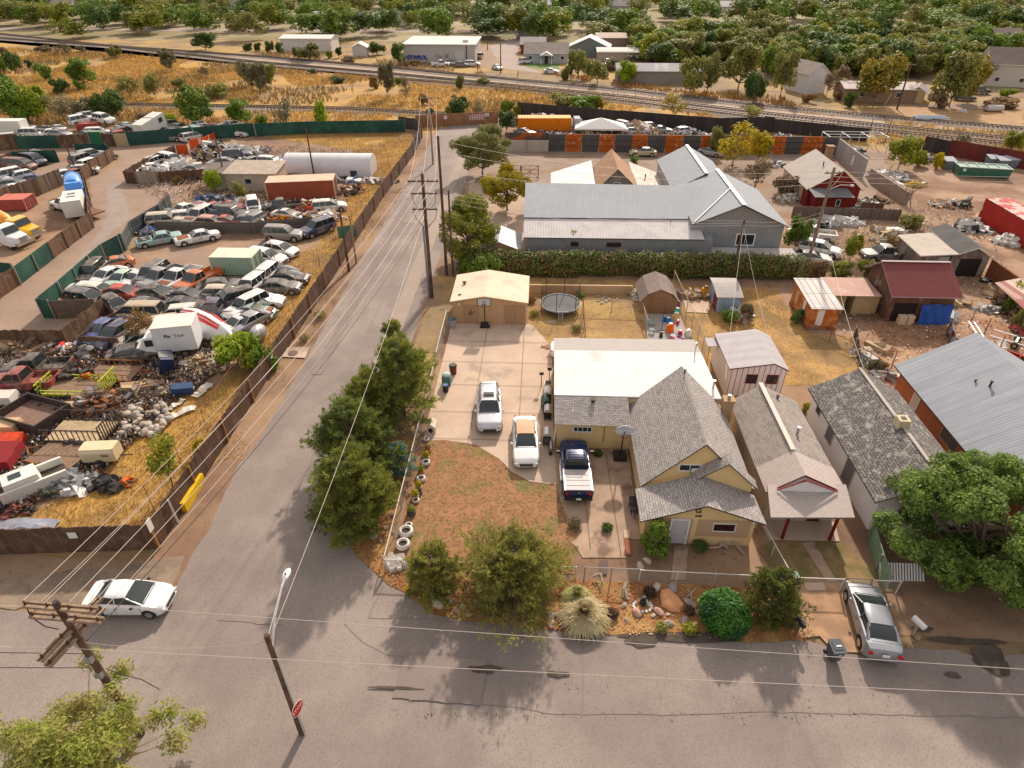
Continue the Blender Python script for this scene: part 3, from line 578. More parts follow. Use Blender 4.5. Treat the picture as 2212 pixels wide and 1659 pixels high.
text(W2,'G',.5,(9.72,26.735,2.83),(math.pi/2,0,0),BRN,'letter_sign',bold=.02); text(W2,'5103',.2,(9.78,26.735,2.42),(math.pi/2,0,0),BLK,'house_number',shear=.25,bold=.008)
mb=MB(); mb.bx((7.05,26.7,2.1),(.12,.1,.18)); mb.build('porch_lamp',WHT,W2); mb=MB(); mb.bx((13.05,26.7,2.1),(.13,.1,.2)); mb.build('porch_lamp',WHT,W2)
# wing
mb=MB(); mb.prism([(1.7,35.45),(6.94,35.45),(6.94,37.21),(13.2,37.21),(13.2,46.2),(1.7,46.2)],0,2.35); W3=mb.build('wing_wall',CRE,H)
mb=MB(); mb.loft([[(1.7,y,2.352),(13.15,y,2.352),(13.15,y,z),(1.7,y,z)] for y,z in ((37.3,3.1),(43.3,3.2))]); mb.build('wing_wall',CRE,H)
mb=MB(); mb.slab([(1.45,35.05,2.42),(6.75,35.05,2.45),(6.7,37.35,3.3),(1.45,37.35,3.26)],.09,0,1); mb.build('wing_roof',[SHG,CTRIM],H)
mb=MB(); mb.slab([(1.42,37.36,3.3),(13.35,37.36,3.34),(13.1,43.5,3.42),(1.5,43.4,3.38)],.12,0,0); mb.build('flat_roof',WROOF,H)
mb=MB(); mb.slab([(1.45,43.41,3.37),(13.1,43.51,3.41),(13.25,46.6,2.75),(1.5,46.45,2.7)],.09,0,1); mb.build('rear_roof',[bricks('light_grey_shingles',(.40,.37,.345),(.35,.32,.30),(.24,.22,.2),.3,.15,.014),CTRIM],H)
win(W3,'y',35.45,2.8,4.15,1.5,2.0,bars=3)
pipe(H,4.2,36.9,3.2,.12,.13); pipe(H,12.6,43.4,3.2,1.1,.045,STL); pipe(H,10.2,36.6,5.7,.45,.06); pipe(H,13.0,38.6,3.3,.7,.07,STL)
mb=MB(); mb.box(13.3,36.4,0,13.95,37.0,3.7); mb.box(13.22,36.32,3.7,14.03,37.08,3.85); mb.tube((13.62,36.7,3.85),(13.62,36.7,4.15),.12,.12,8,1); mb.build('chimney',[surf('tan_brick',(.42,.29,.17),(.35,.24,.14),6,.9),STL],H)
mb=MB(); mb.tube((1.6,35.5,2.3),(1.45,35.35,.1),.06,.06,6); mb.build('downspout',WHT,W3)
mb=MB(); mb.path([(5.0,35.42,2.2),(5.02,35.4,1.2),(4.95,35.4,.8),(5.1,35.4,.75)],.02); mb.build('hanging_cable',BLK,W3)
# --- garage
G=empty('garage',(-4.4,53.3,0),'tan wooden double garage with low pale roof at the driveway end','garage',world=True)
TANW_=bricks('tan_planks',(.48,.32,.20),(.42,.28,.17),(.24,.15,.09),1.22,60,.012,off=0)
GW=gwalls(G,-7.95,-.95,53.35,58.9,2.36,2.95,'y',TANW_)
groof(G,-7.95,-.95,53.35,58.9,2.36,2.95,'y',surf('cream_roll_roof',(.66,.55,.43),(.60,.49,.38),.8,.85,c3=(.52,.41,.31),s3=.4,w3=(.55,.75)),CTRIM,oh=.18,og=.18,rc=-4.9)
panel(GW,'y',53.35,-6.9,-5.5,.06,2.05,surf('door_tan',(.37,.24,.15),(.33,.21,.13),2,.8),th=.04); 
for a in (-3.0,-2.02): panel(GW,'y',53.35,a,a+.96,.06,2.1,MT['door_tan'],th=.04)
text(GW,'&?',.6,(-6.2,53.3,1.2),(math.pi/2,0,0),surf('dark_spray',(.10,.055,.03),None),'door_ornament',shear=.3)
pipe(G,-7.1,56.6,2.7,.12,.12); pipe(G,-7.3,54.3,2.5,.08,.1)
mb=MB(); mb.bx((-7.3,53.3,2.15),(.18,.12,.12)); mb.build('wall_lamp',WHT,GW)
# --- neighbour bungalow with red trimmed porch
REDT=surf('red_trim',(.17,.018,.022),(.13,.014,.018),3,.5)
N=empty('house',(16.6,29,0),'narrow grey shingled bungalow with red porch posts and patched pale roof','house',world=True)
NW=gwalls(N,14.6,18.9,28.9,38.4,2.5,3.75,'y',surf('pale_plaster',(.46,.40,.33),(.42,.36,.3),1,.9),rc=16.3)
groof(N,14.6,18.9,31.2,38.4,2.5,3.78,'y',SHG2,WHT,oh=.28,og=.02,rc=16.3,side='both')
groof(N,14.6,18.9,28.95,31.15,2.52,3.8,'y',SHP,REDT,oh=.3,og=.03,rc=16.3)
mb=MB(); mb.slab([(13.95,26.75,2.5),(18.85,26.95,2.5),(19.15,29.35,2.86),(14.35,29.15,2.86)],.12); mb.build('porch_roof',[SHP,surf('grey_edge',(.2,.18,.17),None)],N)
mb=MB(); mb.loft([[(14.9,y,2.7),(18.3,y,2.7),(16.35,y,3.62)] for y in (28.7,28.9)]); mb.build('gable_panel',WHT,N)
mb=MB(); mb.slab([(14.8,28.62,2.9),(16.35,28.62,3.74),(16.35,28.74,3.74),(14.8,28.74,2.9)],.05,0,0); mb.slab([(16.35,28.62,3.74),(18.4,28.62,2.9),(18.4,28.74,2.9),(16.35,28.74,3.74)],.05,0,0); mb.build('gable_trim',REDT,N)
for x in (15.35,18.2):
    mb=MB(); mb.box(x-.07,27.3,.05,x+.07,27.44,2.3); mb.bx((x+.25,27.37,2.1),(.7,.08,.08),0,0,0,-.7); mb.bx((x-.25,27.37,2.1),(.7,.08,.08),0,0,0,.7); mb.build('porch_post',REDT,N)
mb=MB(); mb.slab([(16.15,31.2,3.98),(16.45,31.2,3.98),(16.45,38.6,3.98),(16.15,38.6,3.98)],.06,0,0); mb.build('ridge_cap',surf('pale_ridge',(.6,.52,.46),None),N)
win(NW,'y',28.9,15.6,16.6,.9,1.9,bars=0); panel(NW,'y',28.9,17.3,18.1,.1,2.05,surf('maroon_door',(.1,.02,.02),None),knob=True)
pipe(N,17.4,33.5,3.4,.5,.08,STL); pipe(N,17.3,37.5,3.4,.2,.08)
# --- white house with mossy roof
B=empty('house',(22,29,0),'long white plastered house with a mossy black and grey shingle roof','house',world=True)
BW=gwalls(B,20.9,26.6,28.4,39.7,2.75,4.35,'y',surf('white_plaster',(.8,.77,.77),(.74,.7,.68),.7,.85),rc=23.7)
groof(B,20.9,26.6,28.4,39.7,2.75,4.35,'y',SHM,surf('dark_eave',(.12,.1,.09),None),oh=.42,og=.3,rc=23.7)
mb=MB(); mb.bx((23.75,34.2,4.5),(.22,11.8,.05)); mb.build('ridge_cap',surf('grey_ridge',(.42,.38,.34),(.34,.3,.27),2),B)
mb=MB(); mb.box(23.4,33.1,3.9,24.1,33.8,4.95); mb.box(23.6,33.3,4.951,23.9,33.6,4.98,1); mb.build('chimney',[surf('cream_block',(.55,.47,.33),(.48,.4,.28),4),BLK],B)
win(BW,'x',20.9,37.9,38.7,1.5,2.3,fm=MT['pale_plaster'],bars=0); win(BW,'x',20.9,35.3,36.4,.9,2.4,fm=MT['pale_plaster'],bars=0,gm=surf('grey_board',(.17,.16,.165),None)); win(BW,'x',20.9,31.6,32.9,.2,2.5,fm=MT['pale_plaster'],bars=0,gm=MT['grey_board'])
# --- red brick house with grey metal roof
K=empty('house',(33,33,0),'red brick house under a broad plain grey metal roof at the right edge','house',world=True)
BRK=bricks('red_brick',(.36,.10,.04),(.27,.075,.035),(.30,.16,.10),.23,.075,.008,dirt=(.42,.15,.07),ds=.7)
KW=gwalls(K,28.75,38.6,29.0,43.0,2.85,5.7,'y',BRK,rc=33.4)
GMR=corr('grey_metal_roof',(.30,.315,.345),.23,(.26,.275,.305),.7,0,streak=.3,st=.12)
groof(K,28.75,38.6,29.0,43.0,2.85,5.7,'y',GMR,DTRIM,oh=.45,og=.4,rc=33.4)
win(KW,'x',28.75,34.2,36.3,1.3,2.6,bars=1,fm=surf('tan_frame',(.35,.25,.15),None)); win(KW,'x',28.75,39.6,40.5,1.0,2.3,bars=0,gm=surf('pale_blind',(.5,.4,.3),None))
pipe(K,31.6,37.7,4.5,.6,.07); pipe(K,31.2,38.6,4.3,.3,.05)
# --- white shed with red trim
S=empty('shed',(17.6,42,0),'white gable shed with dark red trim and vertical red battens behind the bungalow','shed',world=True)
WBT=bricks('white_boards',(.70,.64,.63),(.66,.6,.6),(.13,.02,.03),.42,60,.025,off=0)
SW=gwalls(S,15.35,19.75,42.5,47.7,2.55,3.1,'y',WBT,rc=18.6)
groof(S,15.35,19.75,42.5,47.7,2.55,3.1,'y',corr('pale_panel_roof',(.40,.37,.375),1.2,(.36,.33,.34),.8,0,st=.08),REDT,oh=.12,og=.12,rc=18.6)
mb=MB(); mb.box(15.3,42.52,0,15.345,47.68,2.53); mb.build('side_wall',surf('plain_white_wall',(.72,.68,.66),(.66,.62,.6),1),S)
win(SW,'y',42.5,16.7,17.6,1.25,2.1,fm=REDT,bars=1); win(SW,'y',42.5,18.3,19.2,1.25,2.1,fm=REDT,bars=1)
mb=MB(); mb.slab([(14.4,46.2,2.35),(15.3,46.2,2.4),(15.3,47.6,2.4),(14.4,47.6,2.35)],.06,0,0); mb.build('side_awning',MT['pale_panel_roof'],S)
# --- blue ribbed shed
Q=empty('shed',(18.6,56.6,0),'small blue ribbed metal shed with curved grey roof beyond the white shed','shed',world=True)
mb=MB(); mb.box(17.75,56.7,0,19.95,60,1.75); QW=mb.build('wall',[corr('blue_ribbed',(.22,.30,.42),.16,(.42,.5,.6),.5,.2,st=.8)],Q)
mb=MB(); 
for k in range(6):
    a0,a1=k/6,(k+1)/6; za=1.78+.42*math.sin(a0*math.pi*.62); zb=1.78+.42*math.sin(a1*math.pi*.62)
    mb.slab([(17.5,56.5+3.6*a0,za),(20.1,56.5+3.6*a0,za),(20.1,56.5+3.6*a1,zb),(17.5,56.5+3.6*a1,zb)],.05)
mb.build('roof',[corr('dull_roof',(.24,.225,.22),.2,(.30,.27,.25),.6,.2),surf('pale_edge',(.5,.42,.4),None)],Q)
panel(Q,'x',17.74,57,58.2,0,1.7,REDT,out=-1,name='door')
# --- brown barn shaped shed
U=empty('shed',(12,56.2,0),'brown gambrel garden shed between the trampoline and the leaning fence','shed',world=True)
gp=[(10.3,0),(13.65,0),(13.75,1.35),(13.05,2.1),(11.95,2.55),(10.85,2.1),(10.2,1.35)]
mb=MB(); mb.loft([[(x,y,z) for x,z in gp] for y in (56.2,60)]); mb.build('wall',bricks('brown_planks',(.27,.17,.10),(.22,.135,.08),(.12,.07,.045),.3,60,.012,off=0),U)
rp=[(10.05,1.28),(10.75,2.16),(11.95,2.66),(13.15,2.16),(13.9,1.28)]
mb=MB()
for a,b_ in zip(rp,rp[1:]): mb.slab([(a[0],56.0,a[1]+.06),(b_[0],56.0,b_[1]+.06),(b_[0],60.2,b_[1]+.06),(a[0],60.2,a[1]+.06)],.05,0,0)
mb.build('roof',bricks('brown_shingles',(.24,.19,.165),(.19,.15,.13),(.10,.08,.07),.3,.15,.012),U)
panel(U,'y',56.2,11.2,12.8,.08,1.75,surf('shed_door',(.25,.155,.09),(.2,.12,.07),2),name='door')
# --- orange rusty shed
O=empty('shed',(27,53.5,0),'boxy rust orange and white shed with pale striped flat roof','shed',world=True)
mb=MB(); mb.loft([[(25.55,53.6,.35),(28.1,53.6,.35),(28.1,58.7,.35),(25.55,58.7,.35)],[(25.55,53.6,2.3),(28.1,53.6,2.3),(28.1,58.7,2.7),(25.55,58.7,2.7)]]); OW=mb.build('wall',surf('rust_orange',(.42,.135,.045),(.33,.10,.035),1.2,.85,c3=(.55,.28,.14),s3=1.,c4_=(.2,.07,.03),s4=7,w4=(.6,.7)),O)
panel(OW,'y',53.6,26.15,26.75,.5,2.25,WHT,name='door'); panel(OW,'x',25.55,55.1,55.6,.5,2.2,WHT,name='door'); panel(OW,'x',25.55,57.1,57.7,.9,2.2,surf('tan_ply',(.5,.36,.2),None),name='boarded_window')
mb=MB(); mb.slab([(25.35,53.3,2.36),(28.3,53.3,2.36),(28.3,59,2.82),(25.35,59,2.82)],.07,0,1); mb.build('roof',[bricks('striped_roof',(.62,.57,.53),(.58,.53,.5),(.14,.12,.11),.62,2.6,.03,off=0),RST],O)
mb=MB(); mb.box(25.5,53.5,.1,28.2,58.8,.34); mb.build('chassis',RST,O)
# --- carport annex
A=empty('carport',(31,57,0),'open tan shed with pinkish ribbed roof joining the orange shed and the barn','carport',world=True)
mb=MB(); mb.box(28.9,57.0,0,30.1,60,2.0); mb.box(30.9,57.0,0,33.3,60,2.0); mb.box(28.9,59.9,0,33.3,60.2,2.2); mb.build('wall',corr('tan_ribbed',(.40,.32,.18),.25,(.45,.37,.22),.7,.1),A)
mb=MB(); mb.slab([(28.6,56.6,2.15),(33.2,56.6,2.15),(33.1,60.3,2.35),(28.5,60.3,2.35)],.05,0,1); mb.build('roof',[corr('pinkish_ribbed',(.42,.27,.22),.12,(.36,.22,.18),.7,.1,dirt=(.55,.42,.36),ds=.8),PAL],A)
# --- barn
D=empty('barn',(36,55.4,0),'tall weathered wooden barn with a corrugated maroon roof and a blue tarp doorway','barn',world=True)
mb=MB(); ring=lambda x:[(x,55.6,0),(x,61.0,0),(x,61.0,3.2),(x,58.6,4.75),(x,55.6,3.2)]; mb.loft([ring(33.6),ring(39.4)]); DW=mb.build('wall',bricks('old_barn_boards',(.16,.085,.055),(.11,.06,.045),(.04,.025,.02),.2,60,.014,off=0,dirt=(.27,.21,.17),ds=.6,dw=(.52,.66)),D)
mb=MB(); mb.slab([(33.1,54.9,2.98),(39.6,54.9,2.98),(39.6,58.6,4.88),(33.1,58.6,4.88)],.08); mb.slab([(33.1,58.6,4.88),(39.6,58.6,4.88),(39.6,61.6,3.0),(33.1,61.6,3.0)],.08); mb.build('roof',[corr('maroon_corrugated',(.22,.065,.06),.12,(.17,.05,.05),.6,.15,streak=.2,st=.9),surf('pale_ridge2',(.4,.34,.34),None)],D)
mb=MB(); mb.bx((36.3,58.6,4.93),(6.5,.3,.05)); mb.build('ridge_cap',MT['pale_ridge2'],D)
panel(DW,'y',55.6,34.0,36.2,.05,2.0,surf('dark_opening',(.02,.014,.012),None),th=.02,name='doorway')
mb=MB()
for i in range(12):
    for j in range(6):
        f=lambda a,b:(36.4+2.9*a/12,55.28-.35*(1-b/6)-.04*math.sin(a*1.7+b),.12+1.95*b/6-.06*math.sin(a*.9))
        mb.face([f(i,j),f(i+1,j),f(i+1,j+1),f(i,j+1)])
tag(mb.build('tarp',surf('blue_tarp',(.025,.085,.33),(.02,.06,.24),1.3,.5),smooth=50),'crinkled bright blue tarp hung over the barn doorway','tarp')
for i,(x,dx,m) in enumerate(((34.9,.7,0),(35.65,.6,1))):
    mb=MB(); mb.bx((x,55.1,.5),(dx,.5,.9),.1*i,0,.05); mb.bx((x-.02,54.92,.55),(dx*.8,.05,.6),.1*i,0); tag(mb.build('appliance',surf('cream_enamel',(.62,.52,.38),(.55,.45,.32),3,.5)),['dented cream appliance leaning at the dark barn doorway','taller cream appliance standing next to the blue tarp'][i],'appliance')
# --- two tone shed
V=empty('shed',(45,65.7,0),'open fronted shed with half light grey and half black roof','shed',world=True)
mb=MB(); mb.box(41.4,66,0,43.2,71.5,2.45); mb.loft([[(44.6,y,0),(48.6,y,0),(48.6,y,2.35),(46.9,y,3.2),(44.6,y,2.5)] for y in (66.2,72.5)]); VW=mb.build('wall',surf('patched_wall',(.20,.15,.12),(.13,.09,.075),1.5,.9,c3=(.3,.25,.2),s3=.6),V)
panel(VW,'y',66.2,45.6,47.9,.05,2.1,MT['dark_opening'],th=.02,name='doorway'); mb=MB(); mb.box(43.3,66.2,0,44.4,66.35,2.3); mb.build('door',surf('grey_white_door',(.4,.37,.34),(.3,.27,.25),2),V); win(V,'y',66,41.9,42.9,1.2,1.9)
mb=MB(); mb.slab([(40.9,65.6,2.6),(45.2,65.9,2.75),(45.4,72.0,2.8),(41,71.3,2.7)],.1); mb.build('roof',[surf('light_roll_roof',(.44,.39,.33),(.38,.33,.28),.8,.85),WHT],V,)
mb=MB(); mb.slab([(44.9,65.9,2.7),(46.9,65.9,3.5),(46.95,73,3.55),(45.2,73,2.95)],.1); mb.slab([(46.9,65.9,3.5),(48.9,65.9,2.55),(48.9,73,2.6),(46.95,73,3.55)],.1); mb.build('roof',[surf('black_roll_roof',(.055,.05,.05),(.08,.075,.07),.8,.85),WHT],V)
mb=MB(); mb.box(48.9,61.5,0,49.1,66.2,2.1); tag(mb.build('board_fence',bricks('rust_brown_boards',(.2,.075,.04),(.15,.055,.03),(.06,.03,.02),.2,60,.012,off=0)),'dark rust brown board wall beside the open fronted shed','fence')
# --- striped lean-to at right edge
L_=empty('shed',(48,57,0),'lean-to with red and cream striped corrugated roof over stacked timber','shed',world=True)
mb=MB(); mb.slab([(45.6,54.5,1.9),(50.5,53.8,2.5),(51,61.5,2.6),(46.0,60.5,2.0)],.06,0,0); mb.build('roof',bricks('striped_red_cream',(.55,.45,.38),(.27,.11,.09),(.3,.15,.12),9,.55,.01,off=0),L_)
for i,(x,y) in enumerate(((45.9,55),(46.2,60),(50,55),(50.3,60.5))): mb=MB(); mb.tube((x,y,0),(x,y,2.0),.07); mb.build('post',WOOD,L_)
# --- little gable shed by the hedge
Z=empty('shed',(-4.4,66.3,0),'small hut with white metal gable roof beside the hedge and warehouse','shed',world=True)
gwalls(Z,-6.6,-2.1,66.5,71.0,2.1,3.0,'y',bricks('tan_clap',(.38,.25,.17),(.34,.22,.15),(.2,.13,.09),60,.2,.014,off=0)); groof(Z,-6.6,-2.1,66.5,71.0,2.1,3.0,'y',corr('white_metal_roof',(.55,.55,.57),.25,(.48,.48,.5),.5,.2),PAL,oh=.2,og=.2)
# --- warehouse
X=empty('warehouse',(14,68,0),'big grey ribbed metal warehouse with long two tone roof behind the hedge','warehouse',world=True)
GWL=corr('grey_metal_wall',(.27,.275,.28),.3,(.23,.235,.24),.55,.25,dirt=(.27,.25,.235),ds=.25,st=.4)
GRR=corr('grey_ribbed_roof',(.29,.305,.325),.3,(.25,.265,.285),.75,0,streak=.12,st=.35); WRR=corr('white_ribbed_roof',(.58,.54,.52),.3,(.52,.48,.465),.75,0,st=.35,dirt=(.42,.38,.36),ds=.5)
mb=MB(); mb.loft([[(x,67.3,0),(x,77.3,0),(x,77.3,5.9),(x,67.3,3.3)] for x in (-1.3,19.2)]); XW=mb.build('wall',GWL,X)
mb=MB(); mb.slab([(-1.65,66.9,3.42),(18.2,67.1,3.42),(17.9,70.6,4.52),(-1.65,70.3,4.52)],.1,0,1); mb.build('roof',[WRR,DTRIM],X)
mb=MB(); mb.slab([(-1.68,70.0,4.56),(17.95,70.3,4.56),(20.6,72.0,5.6),(21.0,77.3,6.1),(-1.7,77.8,6.1)],.1,0,1); mb.build('roof',[GRR,DTRIM],X)
mb=MB(); mb.loft([[(16.9,y,0),(27.0,y,0),(27.0,y,4.6),(22.0,y,6.75),(16.9,y,4.6)] for y in (68.6,81)]); XW2=mb.build('wall',GWL,X)
mb=MB(); mb.slab([(16.9,68.1,4.75),(22,68.1,7.0),(22,81.2,7.0),(16.9,81.2,4.75)],.1,0,1); mb.slab([(22,68.1,7.0),(27.4,68.1,4.6),(27.4,81.2,4.6),(22,81.2,7.0)],.1,0,1); mb.build('roof',[GRR,DTRIM],X)
mb=MB(); mb.loft([[(16.9,y,0),(24.3,y,0),(24.3,y,4.4),(20.65,y,6.4),(16.9,y,4.4)] for y in (81.01,94)]); mb.build('wall',GWL,X)
mb=MB(); mb.slab([(16.7,80.6,4.5),(20.65,80.6,6.65),(20.65,94.3,6.65),(16.7,94.3,4.5)],.1,0,1); mb.slab([(20.65,80.6,6.65),(24.6,80.6,4.5),(24.6,94.3,4.5),(20.65,94.3,6.65)],.1,0,1); mb.build('roof',[GRR,DTRIM],X)
WC=surf('white_cap',(.68,.66,.65),None,rough=.5)
mb=MB(); mb.bx((22,74.6,7.04),(.45,13.2,.06)); mb.build('ridge_cap',WC,X); mb=MB(); mb.bx((20.65,87.4,6.69),(.4,13.6,.06)); mb.build('ridge_cap',WC,X)
mb=MB(); mb.tube((17.1,68.3,4.95),(21.9,73.8,7.02),.09,.09,6); mb.build('valley_flashing',WC,X)
win(XW2,'y',68.6,22.0,24.1,2.2,3.6,bars=1,fw=.12); win(XW,'y',67.3,7.6,9.2,2.3,2.85,bars=1,fm=surf('brown_frame',(.13,.05,.03),None)); win(XW,'y',67.3,3.6,4.5,2.3,2.85,bars=0,fm=MT['brown_frame'])
mb=MB(); mb.slab([(17.8,66.2,1.7),(28.6,65.9,1.7),(28.4,68.5,2.0),(17.8,68.5,2.0)],.08,0,1); mb.box(18,66.5,0,28.2,68.4,1.6,1); mb.build('lean_to',[surf('pale_lean_roof',(.50,.46,.43),(.40,.37,.34),.8),GWL],X)
# --- white roofed house with brown steep gable
Y=empty('house',(8,84,0),'old house with brown steep gable between low white membrane roofs','house',world=True)
BRS=bricks('rust_brown_shingles',(.36,.22,.14),(.29,.175,.11),(.2,.12,.08),.3,.2,.012,dirt=(.42,.27,.18),ds=1.2)
YW=gwalls(Y,7.6,13.0,84.2,93.5,3.4,6.0,'y',surf('grey_stucco',(.24,.20,.175),(.18,.155,.14),.9,.9,c3=(.3,.25,.21),s3=1.5),rc=10.1); groof(Y,7.6,13.0,84.2,93.5,3.4,6.0,'y',BRS,DTRIM,oh=.35,og=.35,rc=10.1)
win(YW,'y',84.2,9.7,10.6,3.6,4.3,bars=0); panel(YW,'y',84.2,8.0,8.6,2.6,4.0,MT['dark_opening'],th=.02,name='doorway')
mb=MB(); mb.prism([(1.9,83.5),(7.59,83.5),(7.59,94),(1.9,91)],0,2.8); mb.prism([(13.02,84),(17.0,84),(17.0,93),(13.02,95)],0,2.7); mb.build('wall',MT['grey_stucco'],Y)
mb=MB(); mb.slab([(1.5,83.2,2.95),(7.5,83.2,3.3),(7.5,96,3.9),(1.6,92.6,3.0)],.1); mb.build('flat_roof',[WROOF,DTRIM],Y)
mb=MB(); mb.slab([(13.05,83.5,3.3),(17.3,83.5,2.85),(17.2,93.5,2.85),(13.05,97,3.5)],.1); mb.build('flat_roof',[surf('cracked_white_roof',(.66,.60,.54),(.5,.42,.36),1.6,.85,c4_=(.3,.2,.14),s4=3,w4=(.56,.62)),DTRIM],Y)
pipe(Y,14.6,89.5,3.3,.5,.08)
# --- red house with two slopes
E_=empty('house',(40,88,0),'dark red gabled cottage with pale grey roof near the concrete wall','house',world=True)
RSD=bricks('red_siding',(.20,.028,.022),(.16,.022,.018),(.08,.012,.01),60,.2,.014,off=0)
EW=gwalls(E_,36.7,43.6,88.2,98.6,2.6,5.05,'y',RSD,rc=40.6)
groof(E_,36.7,43.6,88.2,98.6,2.6,5.05,'y',surf('pale_grey_roof',(.40,.355,.32),(.36,.32,.285),.8,.85),PAL,oh=.3,og=.25,rc=40.6)
mb=MB(); mb.box(36.68,90,0,36.72,98.5,2.55); mb.build('side_wall',surf('tan_wall',(.42,.32,.24),None),E_)
for yy in (91,93.6,96.4): win(E_,'x',36.66,yy,yy+.7,1.0,2.1,bars=0)
mb=MB(); mb.box(37.2,86.2,0,41.6,88.19,2.2); mb.build('porch_wall',RSD,E_); mb=MB(); mb.slab([(36.6,85.3,2.35),(41.9,85.4,2.35),(41.8,88.15,2.75),(36.5,88.15,2.75)],.08); mb.build('porch_roof',[surf('dark_grey_roof',(.13,.125,.125),(.17,.16,.16),1,.8),DTRIM],E_)
win(E_,'y',86.18,39.9,40.5,.9,1.8,bars=0)
mb=MB(); mb.box(41.7,97.2,3.6,42.6,98.1,5.8); mb.box(41.6,97.1,5.81,42.7,98.2,5.95); mb.build('chimney',surf('brown_brick',(.3,.17,.10),(.22,.12,.08),5),E_); pipe(E_,39.6,92.5,4.5,.5,.08)
# --- west yard office buildings
def shedbox(c,L,W,h,rz,wm,rm,label,slope=.3,cat='shed',name='shed'):
    t=empty(name,(*c,0),label,cat,rz=rz); mb=MB(); mb.loft([[(x,-W/2,0),(x,W/2,0),(x,W/2,h+slope),(x,-W/2,h)] for x in (-L/2,L/2)]); mb.build('wall',wm,t)
    mb=MB(); mb.slab([(-L/2-.25,-W/2-.3,h+.04),(L/2+.25,-W/2-.3,h+.04),(L/2+.25,W/2+.25,h+slope+.1),(-L/2-.25,W/2+.25,h+slope+.1)],.08,0,1); mb.build('roof',[rm,PAL],t); return t
BEI=surf('beige_block',(.46,.38,.30),(.4,.33,.26),1,.9)
def mid(a,b): return ((a[0]+b[0])/2,(a[1]+b[1])/2)
t=shedbox((P(560,402)[0],P(560,402)[1]),7.4,5.0,2.6,.02,BEI,corr('old_ribbed_roof',(.40,.33,.27),.35,(.3,.24,.19),.7,.1,st=.8),'beige block office with an old ribbed roof by the orange container',.4,'building','yard_office')
mb=MB();mb.box(-.9,-2.56,1.1,.1,-2.51,1.9); f=mb.build('window',WHT,t); mb=MB();mb.box(-.85,-2.58,1.15,.05,-2.562,1.85); mb.build('pane',glass,f)
shedbox(P(490,400),4.6,4.4,2.5,.3,surf('pale_cream_wall',(.50,.42,.33),(.44,.37,.29),1),surf('brown_flat_roof',(.17,.13,.11),(.12,.1,.09),1),'cream hut with a junk covered dark flat roof in the yard',.2,'building','yard_hut')
# arched white quonset tent
t=empty('storage_tent',(*P(717,375),0),'long white barrel roofed storage building in the scrapyard','storage building',rz=.02); mb=MB(); rg=[]
for k in range(13):
    a=math.pi*k/12; rg.append((math.cos(a)*2.3,math.sin(a)*1.9+1.2 if 0<k<12 else 1.2))
rg=[(2.3,0)]+rg+[(-2.3,0)]
mb.loft([[(x,y,z) for y,z in rg] for x in (-6.8,6.8)]); mb.build('shell',corr('white_panel',(.62,.59,.59),1.2,(.56,.53,.53),.6,0,vert=True,st=.05),t,smooth=40)
mb=MB(); 
for a,b_ in ((-.0,2),): mb.box(3.6,-2.36,.05,4.6,-2.31,1.15)
mb.build('door',surf('dark_frame',(.06,.06,.06),None),t)
# --- far buildings
def farhouse(c,r,x,y,w,d,h,rr,rz,wm,rm,label,ax='x',porch=False,cat='house',group=None,wins=2):
    p=g(c,r,x,y); t=empty('house',(*p,0),label,cat,group,rz=rz); o=MB()
    if ax=='x': ring=lambda q:[(q,0,0),(q,d,0),(q,d,h),(q,d/2,h+rr),(q,0,h)]; o.loft([ring(-w/2),ring(w/2)])
    else: ring=lambda q:[(-w/2,q,0),(w/2,q,0),(w/2,q,h),(0,q,h+rr),(-w/2,q,h)]; o.loft([ring(0),ring(d)])
    o.build('wall',wm,t); o=MB(); e=.4
    if ax=='x': o.slab([(-w/2-e,-e,h-.1),(w/2+e,-e,h-.1),(w/2+e,d/2,h+rr+.12),(-w/2-e,d/2,h+rr+.12)],.15); o.slab([(-w/2-e,d/2,h+rr+.12),(w/2+e,d/2,h+rr+.12),(w/2+e,d+e,h-.1),(-w/2-e,d+e,h-.1)],.15)
    else: o.slab([(-w/2-e,-e,h-.15),(0,-e,h+rr+.15),(0,d+e,h+rr+.15),(-w/2-e,d+e,h-.15)],.15); o.slab([(0,-e,h+rr+.15),(w/2+e,-e,h-.15),(w/2+e,d+e,h-.15),(0,d+e,h+rr+.15)],.15)
    o.build('roof',[rm,WHT],t)
    for i in range(wins):
        xx=-w/2+w*(i+.5)/wins-.6
        if porch and abs(xx+.6)<1.4: continue
        o=MB(); o.box(xx,-.06,1.1,xx+1.2,-.01,2.2); f=o.build('window',WHT,t); o=MB(); o.box(xx+.1,-.08,1.2,xx+1.1,-.062,2.1); o.build('pane',glass,f)
    if porch:
        o=MB(); o.slab([(-1.9,-2.3,2.5),(0,-2.3,3.5),(0,-.42,3.5),(-1.9,-.42,2.5)],.15); o.slab([(0,-2.3,3.5),(1.9,-2.3,2.5),(1.9,-.42,2.5),(0,-.42,3.5)],.15); o.loft([[(-1.6,q,2.45),(1.6,q,2.45),(0,q,3.3)] for q in (-2.1,-2)]); o.box(-1.7,-2.1,0,-1.5,-1.9,2.45); o.box(1.5,-2.1,0,1.7,-1.9,2.45); o.build('porch',WHT,t)
        o=MB(); o.box(-.5,-.09,0,.5,-.02,2.1); o.build('door',DTRIM,t)
    return t
GRW=surf('grey_siding_far',(.36,.36,.38),None); TNR=surf('taupe_roof',(.27,.22,.19),(.22,.18,.155),.5); WHR=surf('white_roof_far',(.62,.58,.56),None); BWL=surf('beige_wall_far',(.5,.45,.4),None); GYR=surf('grey_roof_far',(.3,.27,.26),(.26,.23,.22),.5)
farhouse(2,0,295,205,13,9,3.0,2.2,0,GRW,TNR,'grey cottage with white gabled porch on a green corner lawn','x',True,wins=4)
